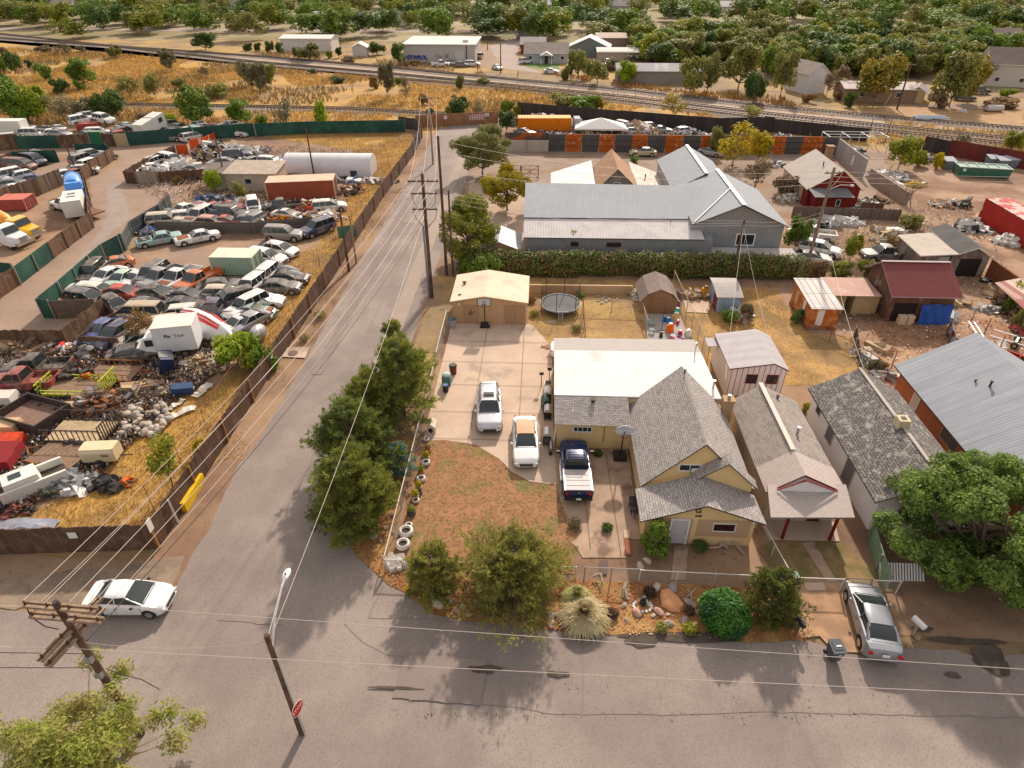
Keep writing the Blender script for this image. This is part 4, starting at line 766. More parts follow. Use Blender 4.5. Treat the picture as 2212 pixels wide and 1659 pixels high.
farhouse(2,0,660,150,13,9,3.0,2.6,-.12,surf('green_grey_siding',(.17,.19,.18),None),WHR,'dark green gabled house with a pale roof beside the grey cottage','y')
farhouse(2,0,1270,380,22,6,3.2,1.2,0,surf('tan_grey_block',(.30,.27,.24),(.25,.22,.2),.6),surf('grey_white_roof',(.42,.39,.39),(.56,.53,.52),.12,lo=.48,hi=.52),'long low outbuilding with half grey half white roof beyond the tracks','x',cat='outbuilding',wins=0)
farhouse(3,0,400,465,5.5,8,4.6,2.0,.35,surf('white_siding_far',(.62,.6,.6),None),TNR,'white gable end house half hidden in trees beyond the tracks','y',wins=0)
farhouse(3,0,2060,405,11,9,5.2,3.2,-.25,BWL,surf('brown_grey_roof',(.25,.195,.17),(.2,.16,.14),.5),'tall beige house with steep brown roof at the top right','x',wins=2)
farhouse(3,0,2050,140,9,8,5.0,2.6,.1,surf('brown_wall_far',(.22,.14,.12),None),TNR,'brown two storey house peeking over the trees at the top right edge','x')
farhouse(3,0,1260,545,3.4,6,2.4,1.0,-.5,surf('yellow_shed_wall',(.55,.45,.25),None),GYR,'small pale yellow shed beside the leaning railway pole','y',cat='shed',wins=0)
farhouse(3,0,950,540,16,7,3.0,.8,-.05,surf('tan_brick_far',(.33,.22,.16),(.27,.18,.13),.8),surf('patchy_roof',(.55,.5,.46),(.3,.25,.22),.5,lo=.45,hi=.55),'long tan building with junk on its roof among trees','x',wins=2)
farhouse(2,0,960,180,16,8,2.6,.6,0,surf('tan_flat_wall',(.4,.34,.28),None),WHR,'low building with flat white roof and parked cars beyond the cottage','x',wins=0)
farhouse(2,0,900,60,14,8,3,1,.02,surf('brown_flat_wall',(.3,.22,.17),None),surf('tan_roof_far',(.5,.4,.33),None),'tan roofed building at the top edge behind the white flat roof','x',wins=0)
farhouse(2,0,180,120,8,8,3,1.5,0,surf('red_brown_far',(.2,.06,.04),None),GYR,'small dark red house behind the grey cottage','x',wins=0)
farhouse(1,0,900,150,4.5,5,3,1.0,.1,surf('pale_hut',(.5,.47,.45),None),WHR,'small pale grey hut on the slope beside the dirt path','y',cat='hut',wins=0)
farhouse(1,0,440,100,17,10,4,.5,0,surf('white_fence_wall',(.62,.58,.55),(.55,.5,.47),.2),WHR,'long white building strip at the top left beyond the railway','x',cat='building',wins=0)
t=empty('warehouse',(*g(1,0,1585,200),0),'pale block building with blue graffiti near the street corner','warehouse'); mb=MB(); mb.box(-10.8,0,0,11,20,4.9); wl=mb.build('wall',surf('pale_block',(.47,.43,.40),(.42,.385,.355),.15,.9),t)
mb=MB(); mb.box(-11.2,-.4,4.91,11.4,20.4,5.2); mb.box(7,4,5.21,8.6,6,5.9); mb.build('roof',surf('white_flat_roof',(.6,.56,.53),(.52,.48,.45),.1),t)
mb=MB(); mb.box(5.0,-.1,0,7.6,-.02,3.4); mb.build('roller_door',surf('door_pale',(.55,.5,.47),None),t); mb=MB(); mb.box(8.3,-.08,0,8.6,-.01,4.8); mb.build('downpipe',DTRIM,t)
text(wl,'GTWROL',1.5,(-6.8,-.06,1.5),(math.pi/2,0,0),surf('blue_spray',(.03,.05,.25),None),'graffiti',bold=.09,shift=False); text(wl,'Co  SE',1.5,(1.0,-.06,1.9),(math.pi/2,0,0),surf('grey_spray',(.2,.17,.18),None),'graffiti',bold=.02,shift=False)
# beyond the photo's upper edge the same streets of houses carry on
rn=random.Random(8); hw=[BWL,GRW,MT['white_siding_far'],MT['tan_brick_far']]; hr=[TNR,GYR,WHR,MT['brown_grey_roof']]
for k in range(26):
    y=rn.choice([285,322,356,395,440]); x=rn.uniform(-.8,.8)*y
    t=empty('house',(x,y,0),'small house in the distant streets beyond the top of the view','house','distant houses',rz=rn.choice([0,0,1.57])); o=MB(); w_,d_=rn.uniform(9,14),8; h=3
    ring=lambda q:[(q,0,0),(q,d_,0),(q,d_,h),(q,d_/2,h+2.2),(q,0,h)]; o.loft([ring(-w_/2),ring(w_/2)]); o.build('wall',rn.choice(hw),t)
    o=MB(); o.slab([(-w_/2-.4,-.5,h-.1),(w_/2+.4,-.5,h-.1),(w_/2+.4,d_/2,h+2.35),(-w_/2-.4,d_/2,h+2.35)],.15,0,0); o.slab([(-w_/2-.4,d_/2,h+2.35),(w_/2+.4,d_/2,h+2.35),(w_/2+.4,d_+.5,h-.1),(-w_/2-.4,d_+.5,h-.1)],.15,0,0); o.build('roof',rn.choice(hr),t)
# ---------------- trees and plants ----------------
PALT={'green':((.14,.22,.042),(.23,.29,.065),(.12,.17,.04)),'dark':((.08,.135,.038),(.14,.18,.05),(.07,.105,.036)),'olive':((.22,.235,.07),(.31,.28,.10),(.17,.17,.065)),
'grey':((.19,.175,.095),(.25,.22,.13),(.15,.13,.08)),'yellow':((.42,.33,.05),(.55,.42,.07),(.26,.24,.05)),'lime':((.24,.31,.045),(.34,.38,.07),(.16,.22,.04)),'brown':((.26,.19,.12),(.19,.14,.09),(.32,.24,.14)),
'gold':((.30,.25,.06),(.42,.28,.07),(.20,.20,.05)),'ygreen':((.22,.25,.05),(.36,.32,.06),(.15,.18,.04)),'rust':((.34,.19,.08),(.26,.14,.06),(.2,.16,.07))}
ADJ={'green':'mid green','dark':'dark green','olive':'olive green','grey':'greyish olive','yellow':'bright yellow','lime':'bright lime green','brown':'thin brown','gold':'golden green','ygreen':'yellowish green','rust':'rusty brown'}
def PM(k): return leaf('leaves_'+k,*PALT[k],.3,.65)
BARK=surf('bark',(.19,.145,.11),(.125,.095,.07),6,.95); GBARK=surf('grey_bark',(.24,.2,.165),(.17,.14,.115),6,.95)
def leafq(rg,lobes,n,size,asp=1.7,up=.35,shell=.55,holes=.25):
    L=np.array(lobes); w=(L[:,3]*L[:,4]*L[:,5])**(.72); w/=w.sum(); k=rg.choice(len(L),n,p=w); l=L[k]
    d=rg.normal(size=(n,3)); d/=np.linalg.norm(d,axis=1)[:,None]; rr=(shell+(1-shell)*rg.uniform(0,1,n)**.6)*(1+rg.normal(0,.07,n))
    p=l[:,:3]+d*l[:,3:6]*rr[:,None]
    if holes:
        f=8./L[:,3:6].mean()*.16; s=np.sin(p[:,0]*f*3.1+1.3)*np.sin(p[:,1]*f*2.7+.4)+np.sin(p[:,2]*f*3.7+p[:,0]*f)*.8
        q=s>-1.5+holes*1.6; p=p[q];d=d[q];n=len(p)
    nm=d*.7+rg.normal(size=(n,3))*.6; nm[:,2]+=up; nm/=np.linalg.norm(nm,axis=1)[:,None]
    a=np.cross(nm,rg.normal(size=(n,3))); a/=np.linalg.norm(a,axis=1)[:,None]; b=np.cross(nm,a)
    s=size*rg.uniform(.55,1.35,n)[:,None]; a=a*s*.5*asp; b=b*s*.5
    V=np.stack([p-a,p-b*.9,p+a,p+b*.9],1); return V.reshape(-1,3)
def needq(rg,C_,D_,m,ln,wd):
    n=len(C_); C2=np.repeat(C_,m,0); D2=np.repeat(D_,m,0)+rg.normal(0,.62,(n*m,3)); D2/=np.linalg.norm(D2,axis=1)[:,None]
    l=ln*rg.uniform(.6,1.2,(n*m,1)); s=np.cross(D2,rg.normal(size=(n*m,3))); s/=np.linalg.norm(s,axis=1)[:,None]; s*=wd/2
    V=np.stack([C2-s*.6,C2+D2*l*.6+s,C2+D2*l,C2+D2*l*.6-s],1); return V.reshape(-1,3)
def limbs(lobes,z0,r,rg,twigs=0,h0=0,base=(0,0)):
    mb=MB(); top=max(l[2] for l in lobes); zc=max(z0,.35*top); prev=Vector((base[0],base[1],0)); pts=[prev]
    cx=sum(l[0] for l in lobes)/len(lobes); cy=sum(l[1] for l in lobes)/len(lobes)
    for i in range(1,5): 
        t=i/4; pts.append(Vector((base[0]+(cx-base[0])*t*.6+rg.normal(0,.04*top*.3),base[1]+(cy-base[1])*t*.6+rg.normal(0,.04*top*.3),zc*t+(top-zc)*max(0,t-.5)*.6)))
    for i in range(4): mb.tube(pts[i],pts[i+1],r*(1-.18*i),r*(1-.18*(i+1)),7,0,False)
    for l in lobes:
        a=pts[rg.randint(2,5)] if len(pts)>3 else pts[-1]; b=Vector(l[:3]); m=(a+b)/2+Vector((0,0,-.08*top)); mb.tube(a,m,r*.45,r*.3,5,0,False); mb.tube(m,b,r*.3,r*.12,5,0,False)
        for _ in range(twigs):
            d=Vector(rg.normal(size=3)); d.normalize(); d.z=abs(d.z)*.6; mb.tube(m.lerp(b,rg.uniform(.3,1)),b+Vector((d.x*l[3],d.y*l[4],d.z*l[5]))*.9,r*.12,r*.05,4,0,False)
    return mb
TC={}
def unit(style,var):
    k=(style,var)
    if k in TC: return TC[k]
    rg=np.random.RandomState(var*7+len(style)*31+ord(style[0])); lobes=[]
    if style=='bush': nl,zc,zr,hr,ls,n,sz=12,.42,.3,.6,.33,2300,.105
    elif style=='tall': nl,zc,zr,hr,ls,n,sz=8,.55,.3,.35,.5,1500,.15
    elif style=='sparse': nl,zc,zr,hr,ls,n,sz=9,.6,.28,.6,.33,900,.10
    elif style=='flat': nl,zc,zr,hr,ls,n,sz=9,.68,.16,.62,.38,1700,.13
    elif style=='bare': nl,zc,zr,hr,ls,n,sz=9,.6,.3,.6,.3,160,.07
    else: nl,zc,zr,hr,ls,n,sz=20,.6,.26,.66,.29,3400,.098
    for i in range(nl):
        a=rg.uniform(0,6.28); q=rg.uniform(.1,1)**.6*hr; s=ls*rg.uniform(.6,1.3); lobes.append((q*math.cos(a),q*math.sin(a),zc+rg.uniform(-1,1)*zr,s,s,s*.62))
    lobes.append((0,0,zc+zr*.6,ls,ls,ls*.5))
    V=leafq(rg,lobes,n,sz,1.5,.45,.5,.45 if style in('sparse','bush') else .3); Q=V.reshape(-1,4,3); c_=Q.mean(1,keepdims=True); V=(c_+(Q-c_)*np.array([1,1,.9 if style=='bush' else .5])).reshape(-1,3); V[:,2]=np.clip(V[:,2],.0,1.08)
    st=limbs(lobes,.3,.035,rg,3 if style in('sparse','bare') else 0).mesh('trunk',BARK,fix=False); TC[k]=(V,st,{}); return TC[k]
def mtree(x,y,h,r,pal,style,label,group=None,cat='tree',name=None,var=None,rn=random):
    var=rn.randrange(7) if var is None else var; V,st,cache=unit(style,var)
    if pal not in cache: cache[pal]=rawme('crown',V,4,len(V)//4,PM(pal))
    nm=name or ('bush' if style=='bush' else 'tree'); rz=rn.uniform(0,6.28)
    t=empty(nm,(x,y,0),label,'bush' if style=='bush' else cat,group,rz=rz)
    for n_,me in (('foliage' if style=='bush' else 'crown',cache[pal]),('stem' if style=='bush' else 'trunk',st)):
        o=link(n_,me,t); o.scale=(r,r,h)
    return t
ORD=['leftmost']+[str(i)+{2:'nd',3:'rd'}.get(i,'th')+' from the left' for i in range(2,40)]
def place(rows,phrase,group,kindword):
    rn=random.Random(len(phrase)); rows=sorted(rows,key=lambda q:(q[0],q[2])); from collections import Counter
    cnt=Counter((q[6],q[7]=='bush') for q in rows); seen=Counter()
    for c,r,x,y,w_,h_,pal,style in rows:
        px,py=g(c,r,x,y); k=ppm(px,py); R_=w_/2/k; H_=rise(px,py,h_)
        if style!='bush': H_=max(H_,R_*1.1)
        key=(pal,style=='bush'); word='bush' if style=='bush' else kindword; i=seen[key]; seen[key]+=1
        lab=f'{ADJ[pal]} {word} {phrase}' if cnt[key]==1 else f'{ADJ[pal]} {word} {phrase}, {ORD[i]}'
        mtree(px,py,H_,R_,pal,style,lab,group,rn=rn)
place([(0,0,30,285,150,190,'green','bush'),(0,0,160,310,170,230,'dark','tree'),(0,0,262,245,75,85,'dark','bush'),(0,0,30,380,200,110,'dark','bush'),(0,0,390,345,160,160,'green','bush'),(0,0,740,412,300,260,'green','tree'),(0,0,545,470,190,160,'dark','bush'),(0,0,695,440,120,110,'green','bush'),
 (0,0,570,125,190,110,'grey','sparse'),(0,0,700,110,110,80,'grey','bush'),(0,0,380,110,170,70,'brown','bush'),(0,0,30,120,90,80,'brown','bush'),(0,0,1000,158,170,130,'olive','tree'),(0,0,1130,510,260,225,'olive','sparse'),(0,0,1350,505,160,215,'olive','tree'),(0,0,1490,272,190,200,'grey','tree'),(0,0,1440,130,80,80,'dark','bush'),(0,0,1545,435,160,130,'olive','bush'),
 (0,0,1320,200,90,120,'brown','bare'),(0,0,1390,380,90,150,'brown','bare'),(0,0,1610,400,80,130,'brown','bare'),(0,0,1880,500,230,150,'olive','bush'),(0,0,1770,325,130,110,'grey','sparse'),(0,0,2150,400,170,230,'grey','tree'),(0,0,1640,190,90,110,'brown','bare')],'in the golden field left of the tracks','trees in the golden field','tree')
place([(0,0,100,700,420,350,'green','tree'),(0,0,340,700,330,340,'lime','tree'),(0,0,250,720,240,200,'green','bush'),(0,0,560,700,330,240,'grey','sparse'),(0,0,760,700,240,220,'grey','bush'),(0,0,880,690,180,240,'dark','tree'),(0,0,1040,700,240,270,'dark','tree'),(0,0,1240,690,150,80,'brown','bush'),(0,0,1460,725,190,110,'lime','bush'),(0,0,1700,735,370,350,'green','tree'),(0,0,2090,745,280,240,'green','tree'),
 (1,0,270,760,220,260,'grey','sparse'),(1,0,568,758,150,250,'lime','tall'),(1,0,60,760,150,130,'lime','bush'),(1,0,1510,668,85,90,'dark','bush'),(1,0,1750,662,240,195,'dark','tree'),(1,0,1680,665,130,110,'olive','bush'),(1,0,1920,655,130,140,'grey','sparse'),(1,0,2165,800,180,190,'dark','tree'),(1,0,2180,640,150,150,'green','bush')],'just behind the long green fence','trees behind the green fence','tree')
place([(1,0,40,480,200,310,'grey','tree'),(1,0,140,415,150,230,'olive','tree'),(1,0,1135,505,190,340,'grey','tree'),(1,0,1300,540,150,220,'brown','sparse'),(1,0,1770,420,120,135,'olive','bush'),(1,0,1960,392,150,80,'olive','bush'),(1,0,840,480,90,160,'brown','bare'),(1,0,700,370,160,60,'dark','bush'),(1,0,480,290,120,50,'dark','bush'),(1,0,1230,380,90,70,'green','bush'),(1,0,1020,420,120,120,'rust','bush'),(1,0,1450,560,130,120,'rust','bush'),
 (2,0,420,590,300,140,'olive','bush'),(2,0,620,600,330,150,'green','bush'),(2,0,740,605,150,140,'ygreen','bush'),(2,0,1390,680,300,210,'gold','sparse'),(2,0,2070,720,220,150,'ygreen','sparse'),(3,0,590,815,110,120,'olive','bare'),(3,0,1660,945,210,140,'grey','sparse'),(3,0,2090,975,200,190,'ygreen','tree'),(2,0,40,660,110,120,'ygreen','bush')],'beside the railway tracks','trees beside the tracks','tree')
place([(0,0,1780,90,260,70,'dark','tree'),(0,0,2150,90,110,80,'dark','bush'),(1,0,20,95,80,90,'dark','bush'),(1,0,130,128,100,125,'dark','tree'),(1,0,215,135,100,120,'dark','tree'),(1,0,470,180,230,160,'olive','tree'),(1,0,380,170,120,120,'olive','tree'),(1,0,640,160,80,90,'lime','bush'),(1,0,715,155,80,100,'dark','tree'),(1,0,1050,130,190,115,'dark','tree'),(1,0,1240,220,170,200,'dark','tree'),(1,0,1615,178,150,160,'dark','tree'),(1,0,800,190,180,60,'brown','bush'),(1,0,1350,225,160,60,'rust','bush'),
 (2,0,480,345,160,140,'olive','bush'),(2,0,575,335,220,270,'olive','tree'),(2,0,740,375,240,220,'olive','tree'),(2,0,990,388,230,220,'lime','tree'),(2,0,100,70,90,60,'olive','bush'),(2,0,1250,245,360,235,'dark','tree'),(2,0,1400,230,200,170,'lime','tree'),(2,0,1530,480,300,340,'olive','tree'),(2,0,1680,470,260,350,'olive','tree'),(2,0,1500,150,180,120,'dark','tree'),(2,0,1750,200,260,200,'olive','tree'),(2,0,1950,430,380,420,'olive','tree'),(2,0,2080,560,260,320,'dark','tree'),(2,0,2180,330,200,300,'green','tree'),(2,0,850,260,200,120,'grey','bush'),
 (3,0,100,500,240,420,'olive','tree'),(3,0,230,430,180,200,'gold','tree'),(3,0,40,280,260,250,'olive','tree'),(3,0,330,230,260,200,'ygreen','tree'),(3,0,390,290,170,150,'dark','tree'),(3,0,560,330,200,220,'olive','tree'),(3,0,620,400,220,200,'brown','sparse'),(3,0,500,490,170,200,'brown','sparse'),(3,0,900,570,400,440,'gold','tree'),(3,0,700,578,150,150,'dark','bush'),(3,0,640,460,110,130,'green','bush'),(3,0,1060,260,280,230,'ygreen','tree'),(3,0,1280,330,260,230,'olive','tree'),(3,0,1560,580,420,520,'olive','tree'),(3,0,1720,540,330,430,'gold','tree'),(3,0,1430,585,240,170,'brown','bush'),(3,0,1860,400,200,220,'grey','sparse'),(3,0,2185,320,170,180,'dark','tree'),(3,0,2150,130,160,100,'green','tree'),(3,0,1800,130,200,100,'ygreen','tree'),(3,0,2070,490,170,80,'lime','bush'),(3,0,2000,580,360,90,'rust','bush'),(3,0,1450,130,300,120,'ygreen','tree'),(3,0,1200,130,250,110,'olive','tree'),(3,0,800,140,300,120,'ygreen','tree'),(3,0,330,110,300,90,'green','tree'),(3,0,600,520,140,90,'rust','bush'),(3,0,350,540,150,90,'rust','bush')],'in the tree belt across the tracks','trees across the tracks','tree')
place([(2,0,1900,1090,400,420,'yellow','sparse'),(2,0,1760,1000,170,260,'olive','tree'),(2,0,2120,1060,230,280,'yellow','tree'),(2,0,2080,1330,330,320,'brown','sparse'),(2,0,1060,1055,110,60,'green','bush'),(3,0,1120,1120,330,310,'ygreen','tree'),(3,0,1290,1090,170,170,'ygreen','bush'),(3,0,1450,1115,130,180,'yellow','bush'),(3,0,1020,1230,120,170,'brown','bare'),(3,0,1230,1420,300,220,'brown','bare'),
 (3,1,220,345,250,310,'green','tree'),(3,1,700,410,190,250,'ygreen','tree'),(3,1,590,560,160,150,'ygreen','sparse'),(3,1,1220,135,230,140,'olive','bush'),(3,1,1100,330,250,150,'rust','bush'),(3,1,2120,800,200,230,'ygreen','bush'),(3,1,2160,990,180,200,'olive','bush'),(3,1,2060,870,120,160,'green','bush'),(3,1,930,1380,170,110,'grey','bush'),(3,1,420,560,190,150,'brown','bush'),(3,1,830,560,220,160,'olive','bush'),(3,1,620,550,240,140,'olive','bush'),(3,1,240,960,130,150,'dark','bush'),(3,2,330,250,120,110,'ygreen','bush'),(3,0,130,1350,280,200,'brown','bush'),(2,1,1880,960,200,120,'green','bush'),(2,1,2010,940,150,170,'grey','bush')],'among the sheds and yards right of the houses','trees among the right hand yards','tree')
place([(0,0,1870,1330,190,240,'lime','tree'),(0,0,2080,1370,170,170,'olive','bush'),(0,1,2060,1350,560,330,'lime','bush'),(1,1,90,1380,260,260,'green','bush'),(0,0,1540,1240,110,70,'rust','bush'),(0,0,815,1075,60,70,'ygreen','bush'),(0,1,1280,1130,330,300,'rust','sparse'),(0,1,1120,1030,200,170,'brown','bush'),(0,2,1500,900,420,450,'ygreen','sparse'),(0,2,1760,620,190,150,'yellow','bush'),(0,2,1700,800,150,120,'ygreen','bush'),(1,1,130,640,120,150,'brown','bare')],'inside the fenced salvage yard','plants in the salvage yard','tree')
# street trees right of the north street
def big(c0,h,lobes,n,size,pal,label,cat='tree',name='tree',trunk=.16,asp=1.6,holes=.3,seed=1,bark=BARK,shell=.5,tw=0,zmin=.05,rz=0,group=None,crown='crown',stem='trunk'):
    rg=np.random.RandomState(seed); t=empty(name,(*c0,0),label,cat,group,rz=rz); V=leafq(rg,lobes,n,size,asp,.4,shell,holes); V[:,2]=np.maximum(V[:,2],zmin)
    o=link(crown,rawme(crown,V,4,len(V)//4,PM(pal) if isinstance(pal,str) else pal),t); limbs(lobes,h*.3,trunk,rg,tw).build(stem,bark,t,smooth=60); return t
def rl(seed,n,rx,ry,z0,z1,s,sz=.8,cx=0,cy=0):
    rn=random.Random(seed); out=[]
    for i in range(n):
        a=rn.uniform(0,6.28);q=math.sqrt(rn.uniform(.05,1)); zz=rn.uniform(0,1); k=1-.45*abs(zz-.45)*2; ss=s*rn.uniform(.7,1.2); out.append((cx+rx*q*math.cos(a)*k,cy+ry*q*math.sin(a)*k,z0+(z1-z0)*zz,ss,ss,ss*sz))
    return out
big(g(1,0,1960,1180),7,rl(1,44,4.8,4.6,2.,7.0,1.05),22000,.17,'olive','broad greyish green tree at the far end of the north street',seed=2)
big(g(1,0,2170,1470),5.4,rl(3,38,3.9,3.8,1.4,5.6,.9),20000,.15,'yellow','yellow tinted tree next to the concrete lot by the north street',seed=3)
big(g(1,1,1850,420),7,rl(5,48,3.2,4.6,1.2,6.8,.85),26000,.14,'ygreen','tall yellow green tree wrapped around the double utility poles',seed=5)
big(g(1,1,1920,560),3,rl(6,8,2.3,1.2,.6,2.2,.9),5000,.18,'green','low green bush at the street end of the hedge',cat='bush',name='bush',seed=6)
mtree(*g(2,1,520,420),3.6,1.5,'lime','tall','small lime green tree poking out of the hedge before the warehouse',name='tree')
mtree(*g(2,1,1300,390),5,1.9,'brown','bare','bare branched tree in front of the warehouse white roof',name='tree'); mtree(*g(2,1,1600,390),4.5,1.5,'brown','bare','thin bare tree at the junction of the warehouse gable',name='tree')
# hedge
hl=[]; rn=random.Random(12); x=-7
while x<28.5: hl.append((x+rn.uniform(-.3,.3),65.1+rn.uniform(-.4,.4),1.25+rn.uniform(-.06,.08),1.4,1.05,1.4+rn.uniform(-.12,.15))); x+=.8
for k in range(16): hl.append((-8+k*.8,64.6,.8,.9,.8,1.0+.4*math.sin(k)))
rg=np.random.RandomState(3); V=leafq(rg,hl,46000,.17,1.5,.4,.7,0); V[:,2]=np.maximum(V[:,2],.03)
HEDM=leaf('hedge_leaves',(.10,.135,.035),(.165,.19,.055),(.19,.145,.07),.2)
t=empty('hedge',(0,0,0),'long clipped green and brown hedge running in front of the warehouse','hedge'); link('foliage',rawme('foliage',V,4,len(V)//4,HEDM),t)
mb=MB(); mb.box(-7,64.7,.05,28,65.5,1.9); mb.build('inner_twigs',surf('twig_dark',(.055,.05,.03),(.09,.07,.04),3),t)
# corner pines: tufted needles
PINE=leaf('pine_needles',(.22,.25,.065),(.35,.34,.10),(.155,.185,.06),.3,.7); PINED=leaf('pine_needles_dark',(.17,.21,.065),(.27,.285,.085),(.12,.15,.055),.3,.7)
def pine(c0,h,r,label,seed,m=PINE,nt=2600,z0=.5,pw=.75,ln=.3,wd=.05,tr=.14,cat='pine tree',name='pine_tree',mm=8,lump=.25):
    rg=np.random.RandomState(seed); t=empty(name,(*c0,0),label,cat); per=20; nb=nt//per; z=rg.uniform(0,1,nb)**1.05; a=rg.uniform(0,6.28,nb); ph=rg.uniform(0,6.28,4)
    prof=(np.clip(1.06-z,0,1)**pw)*np.clip((z+.2)*3,0,1)**.5*(1+lump*np.sin(3*a+ph[0]+6*z)*.6+lump*np.sin(2*a-9*z+ph[1])*.6)*rg.uniform(.72,1.18,nb)
    L=r*prof+.1; B=np.repeat(np.arange(nb),per); f=rg.uniform(.25,1,nb*per)**.75; l=L[B]; side=rg.normal(0,.17,nb*per)*l*(1.15-f)+rg.normal(0,.07,nb*per); ca,sa=np.cos(a[B]),np.sin(a[B]); rise_=(.12+.35*z[B])*l
    P_=np.stack([ca*l*f-sa*side,sa*l*f+ca*side,z0+(h-z0)*z[B]*.93+rise_*f*f+rg.normal(0,.05,nb*per)],1); P_[:,2]=np.maximum(P_[:,2],.15)
    D=np.stack([ca*.9-sa*np.sign(side)*.3,sa*.9+ca*np.sign(side)*.3,np.full(nb*per,.5)],1); V=needq(rg,P_,D,mm,ln,wd); V[:,2]=np.maximum(V[:,2],.08)
    link('crown',rawme('crown',V,4,len(V)//4,m),t); mb=MB(); mb.tube((0,0,0),(0,0,h*.93),tr,tr*.25,8)
    for i in range(nb):
        zz=z0+(h-z0)*z[i]*.93; mb.tube((0,0,max(.1,zz-.15)),(L[i]*.85*math.cos(a[i]),L[i]*.85*math.sin(a[i]),zz+(.12+.35*z[i])*L[i]*.7),tr*.22,.012,4,0,False)
    mb.build('trunk',BARK,t,fix=False); return t
pine((-9.9,38.4),7.0,3.0,'tall corner pine with two tips beside the driveway fence',11,nt=4600,pw=.6)
pine((-10.6,40.6),7.6,2.0,'narrow pointed pine rising behind the corner pine group',12,nt=1900,pw=.8)
pine((-12.2,37.0),4.9,2.3,'left hand pine of the corner group overhanging the street',13,nt=2600,pw=.55)
pine((-12.1,32.6),5.4,3.0,'broad dark middle pine of the corner group',14,PINED,nt=4800,pw=.55)
pine((-11.0,27.6),5.6,2.75,'front pine of the corner group with yellowish tufts',15,nt=5600,pw=.55,lump=.2)
pine((-9.2,32.2),2.6,1.25,'small blue green spruce tucked behind the corner pines',16,leaf('spruce_blue',(.15,.24,.19),(.25,.35,.29),(.12,.19,.15),.3),nt=1100,ln=.2,cat='spruce',name='spruce_tree')
BSH=leaf('juniper_pine',(.26,.27,.075),(.38,.34,.11),(.20,.19,.07),.3)
pine((-5.4,22.9),2.9,1.7,'low bushy pine at the front corner of the lawn fence',17,BSH,nt=2600,z0=.2,pw=.45,ln=.2,wd=.04)
pine((-.9,22.6),4.0,3.3,'wide spreading pine in the middle of the front garden',18,BSH,nt=9000,z0=.25,pw=.6,ln=.2,wd=.035,lump=.45)
pine((13.0,21.9),3.3,1.6,'bushy green pine by the driveway mailbox right of the round shrub',19,leaf('green_pine',(.14,.2,.05),(.25,.27,.08),(.18,.16,.06),.3),nt=3400,z0=.15,pw=.5,ln=.16,wd=.04)
big(g(2,2,1230,1486),2.6,rl(21,9,.85,.8,.7,2.3,.5),4200,.11,'green','small leafy tree at the left corner of the house porch',seed=22,trunk=.06,bark=GBARK)
# round evergreen shrub
rg=np.random.RandomState(31); lob=[(0,0,.95,1.15,1.15,1.1),(.35,-.2,.8,.95,.95,.9),(-.3,.25,1.0,.95,.95,.95),(.1,.4,1.15,.8,.8,.85)]; V=leafq(rg,lob,20000,.1,2.6,.5,.7,.1); V[:,2]=np.maximum(V[:,2],.1)
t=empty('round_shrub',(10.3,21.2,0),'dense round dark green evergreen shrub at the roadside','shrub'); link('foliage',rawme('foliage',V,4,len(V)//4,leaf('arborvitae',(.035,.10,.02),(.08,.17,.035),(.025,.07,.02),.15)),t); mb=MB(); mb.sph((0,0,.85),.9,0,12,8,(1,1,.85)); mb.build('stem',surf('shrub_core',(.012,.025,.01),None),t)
# ornamental grass
def fgrass(c0,r,h,n,m,label,seed):
    rg=np.random.RandomState(seed); a=rg.uniform(0,6.28,n); e=rg.uniform(.15,1,n); L=r*rg.uniform(.7,1.1,n); V=np.empty((n,3,4,3)); wd=.013
    ta=np.stack([-np.sin(a),np.cos(a),np.zeros(n)],1)*wd; p=np.stack([np.cos(a)*.12*e,np.sin(a)*.12*e,np.full(n,.08)],1)
    for s in range(3):
        f=(s+1)/3; q=np.stack([np.cos(a)*L*f*e,np.sin(a)*L*f*e,h*(1.6*f-1.1*f*f*(.4+.9*e))+.08],1); q[:,2]=np.maximum(q[:,2],.1); V[:,s,0]=p-ta;V[:,s,1]=p+ta;V[:,s,2]=q+ta*.8;V[:,s,3]=q-ta*.8; p=q
    o=link('ornamental_grass',rawme('grass',V.reshape(-1,3),4,n*3,m)); o.location=(*c0,0); return tag(o,label,'ornamental grass')
STRAW=leaf('straw',(.62,.52,.33),(.5,.42,.27),(.45,.4,.24),.3)
fgrass((2.95,21.15),1.5,1.2,4600,STRAW,'large pale straw ornamental grass clump spilling over the road edge',41)
fgrass((2.6,22.3),1.0,1.1,900,leaf('green_straw',(.36,.36,.16),(.45,.42,.22),(.3,.3,.13),.3),'smaller green tinted grass clump behind the pale straw clump',42)
# big tree on the right, bottom left airy tree
lob=rl(51,100,8.6,5.4,2.2,6.3,.85,.75)+rl(52,34,6.4,3.4,1.1,3.0,.75,.8,.6,-1.6)
big((26.1,25.7),6,lob,125000,.125,leaf('leaves_ash',(.135,.205,.06),(.27,.33,.095),(.10,.15,.045),.4),'large leafy green tree covering the house corner at the right edge',seed=53,trunk=.28,tw=3,shell=.45,holes=.35)
rn=random.Random(61); lob=[]
for i in range(90):
    a=rn.uniform(0,6.28);q=rn.uniform(.4,4.0); s=rn.uniform(.45,.85); lob.append((q*math.cos(a)*1.1,q*math.sin(a)*.95,1.8+rn.uniform(0,2.9)-.12*q,s,s,s*.8))
big(P(222,1712),4,lob,30000,.085,leaf('leaves_ailanthus',(.24,.29,.075),(.38,.39,.12),(.36,.31,.13),.45),'airy pale green tree under the crossarm pole at the bottom left',seed=62,trunk=.06,tw=1,asp=2.6,holes=.0,shell=.05,bark=GBARK)
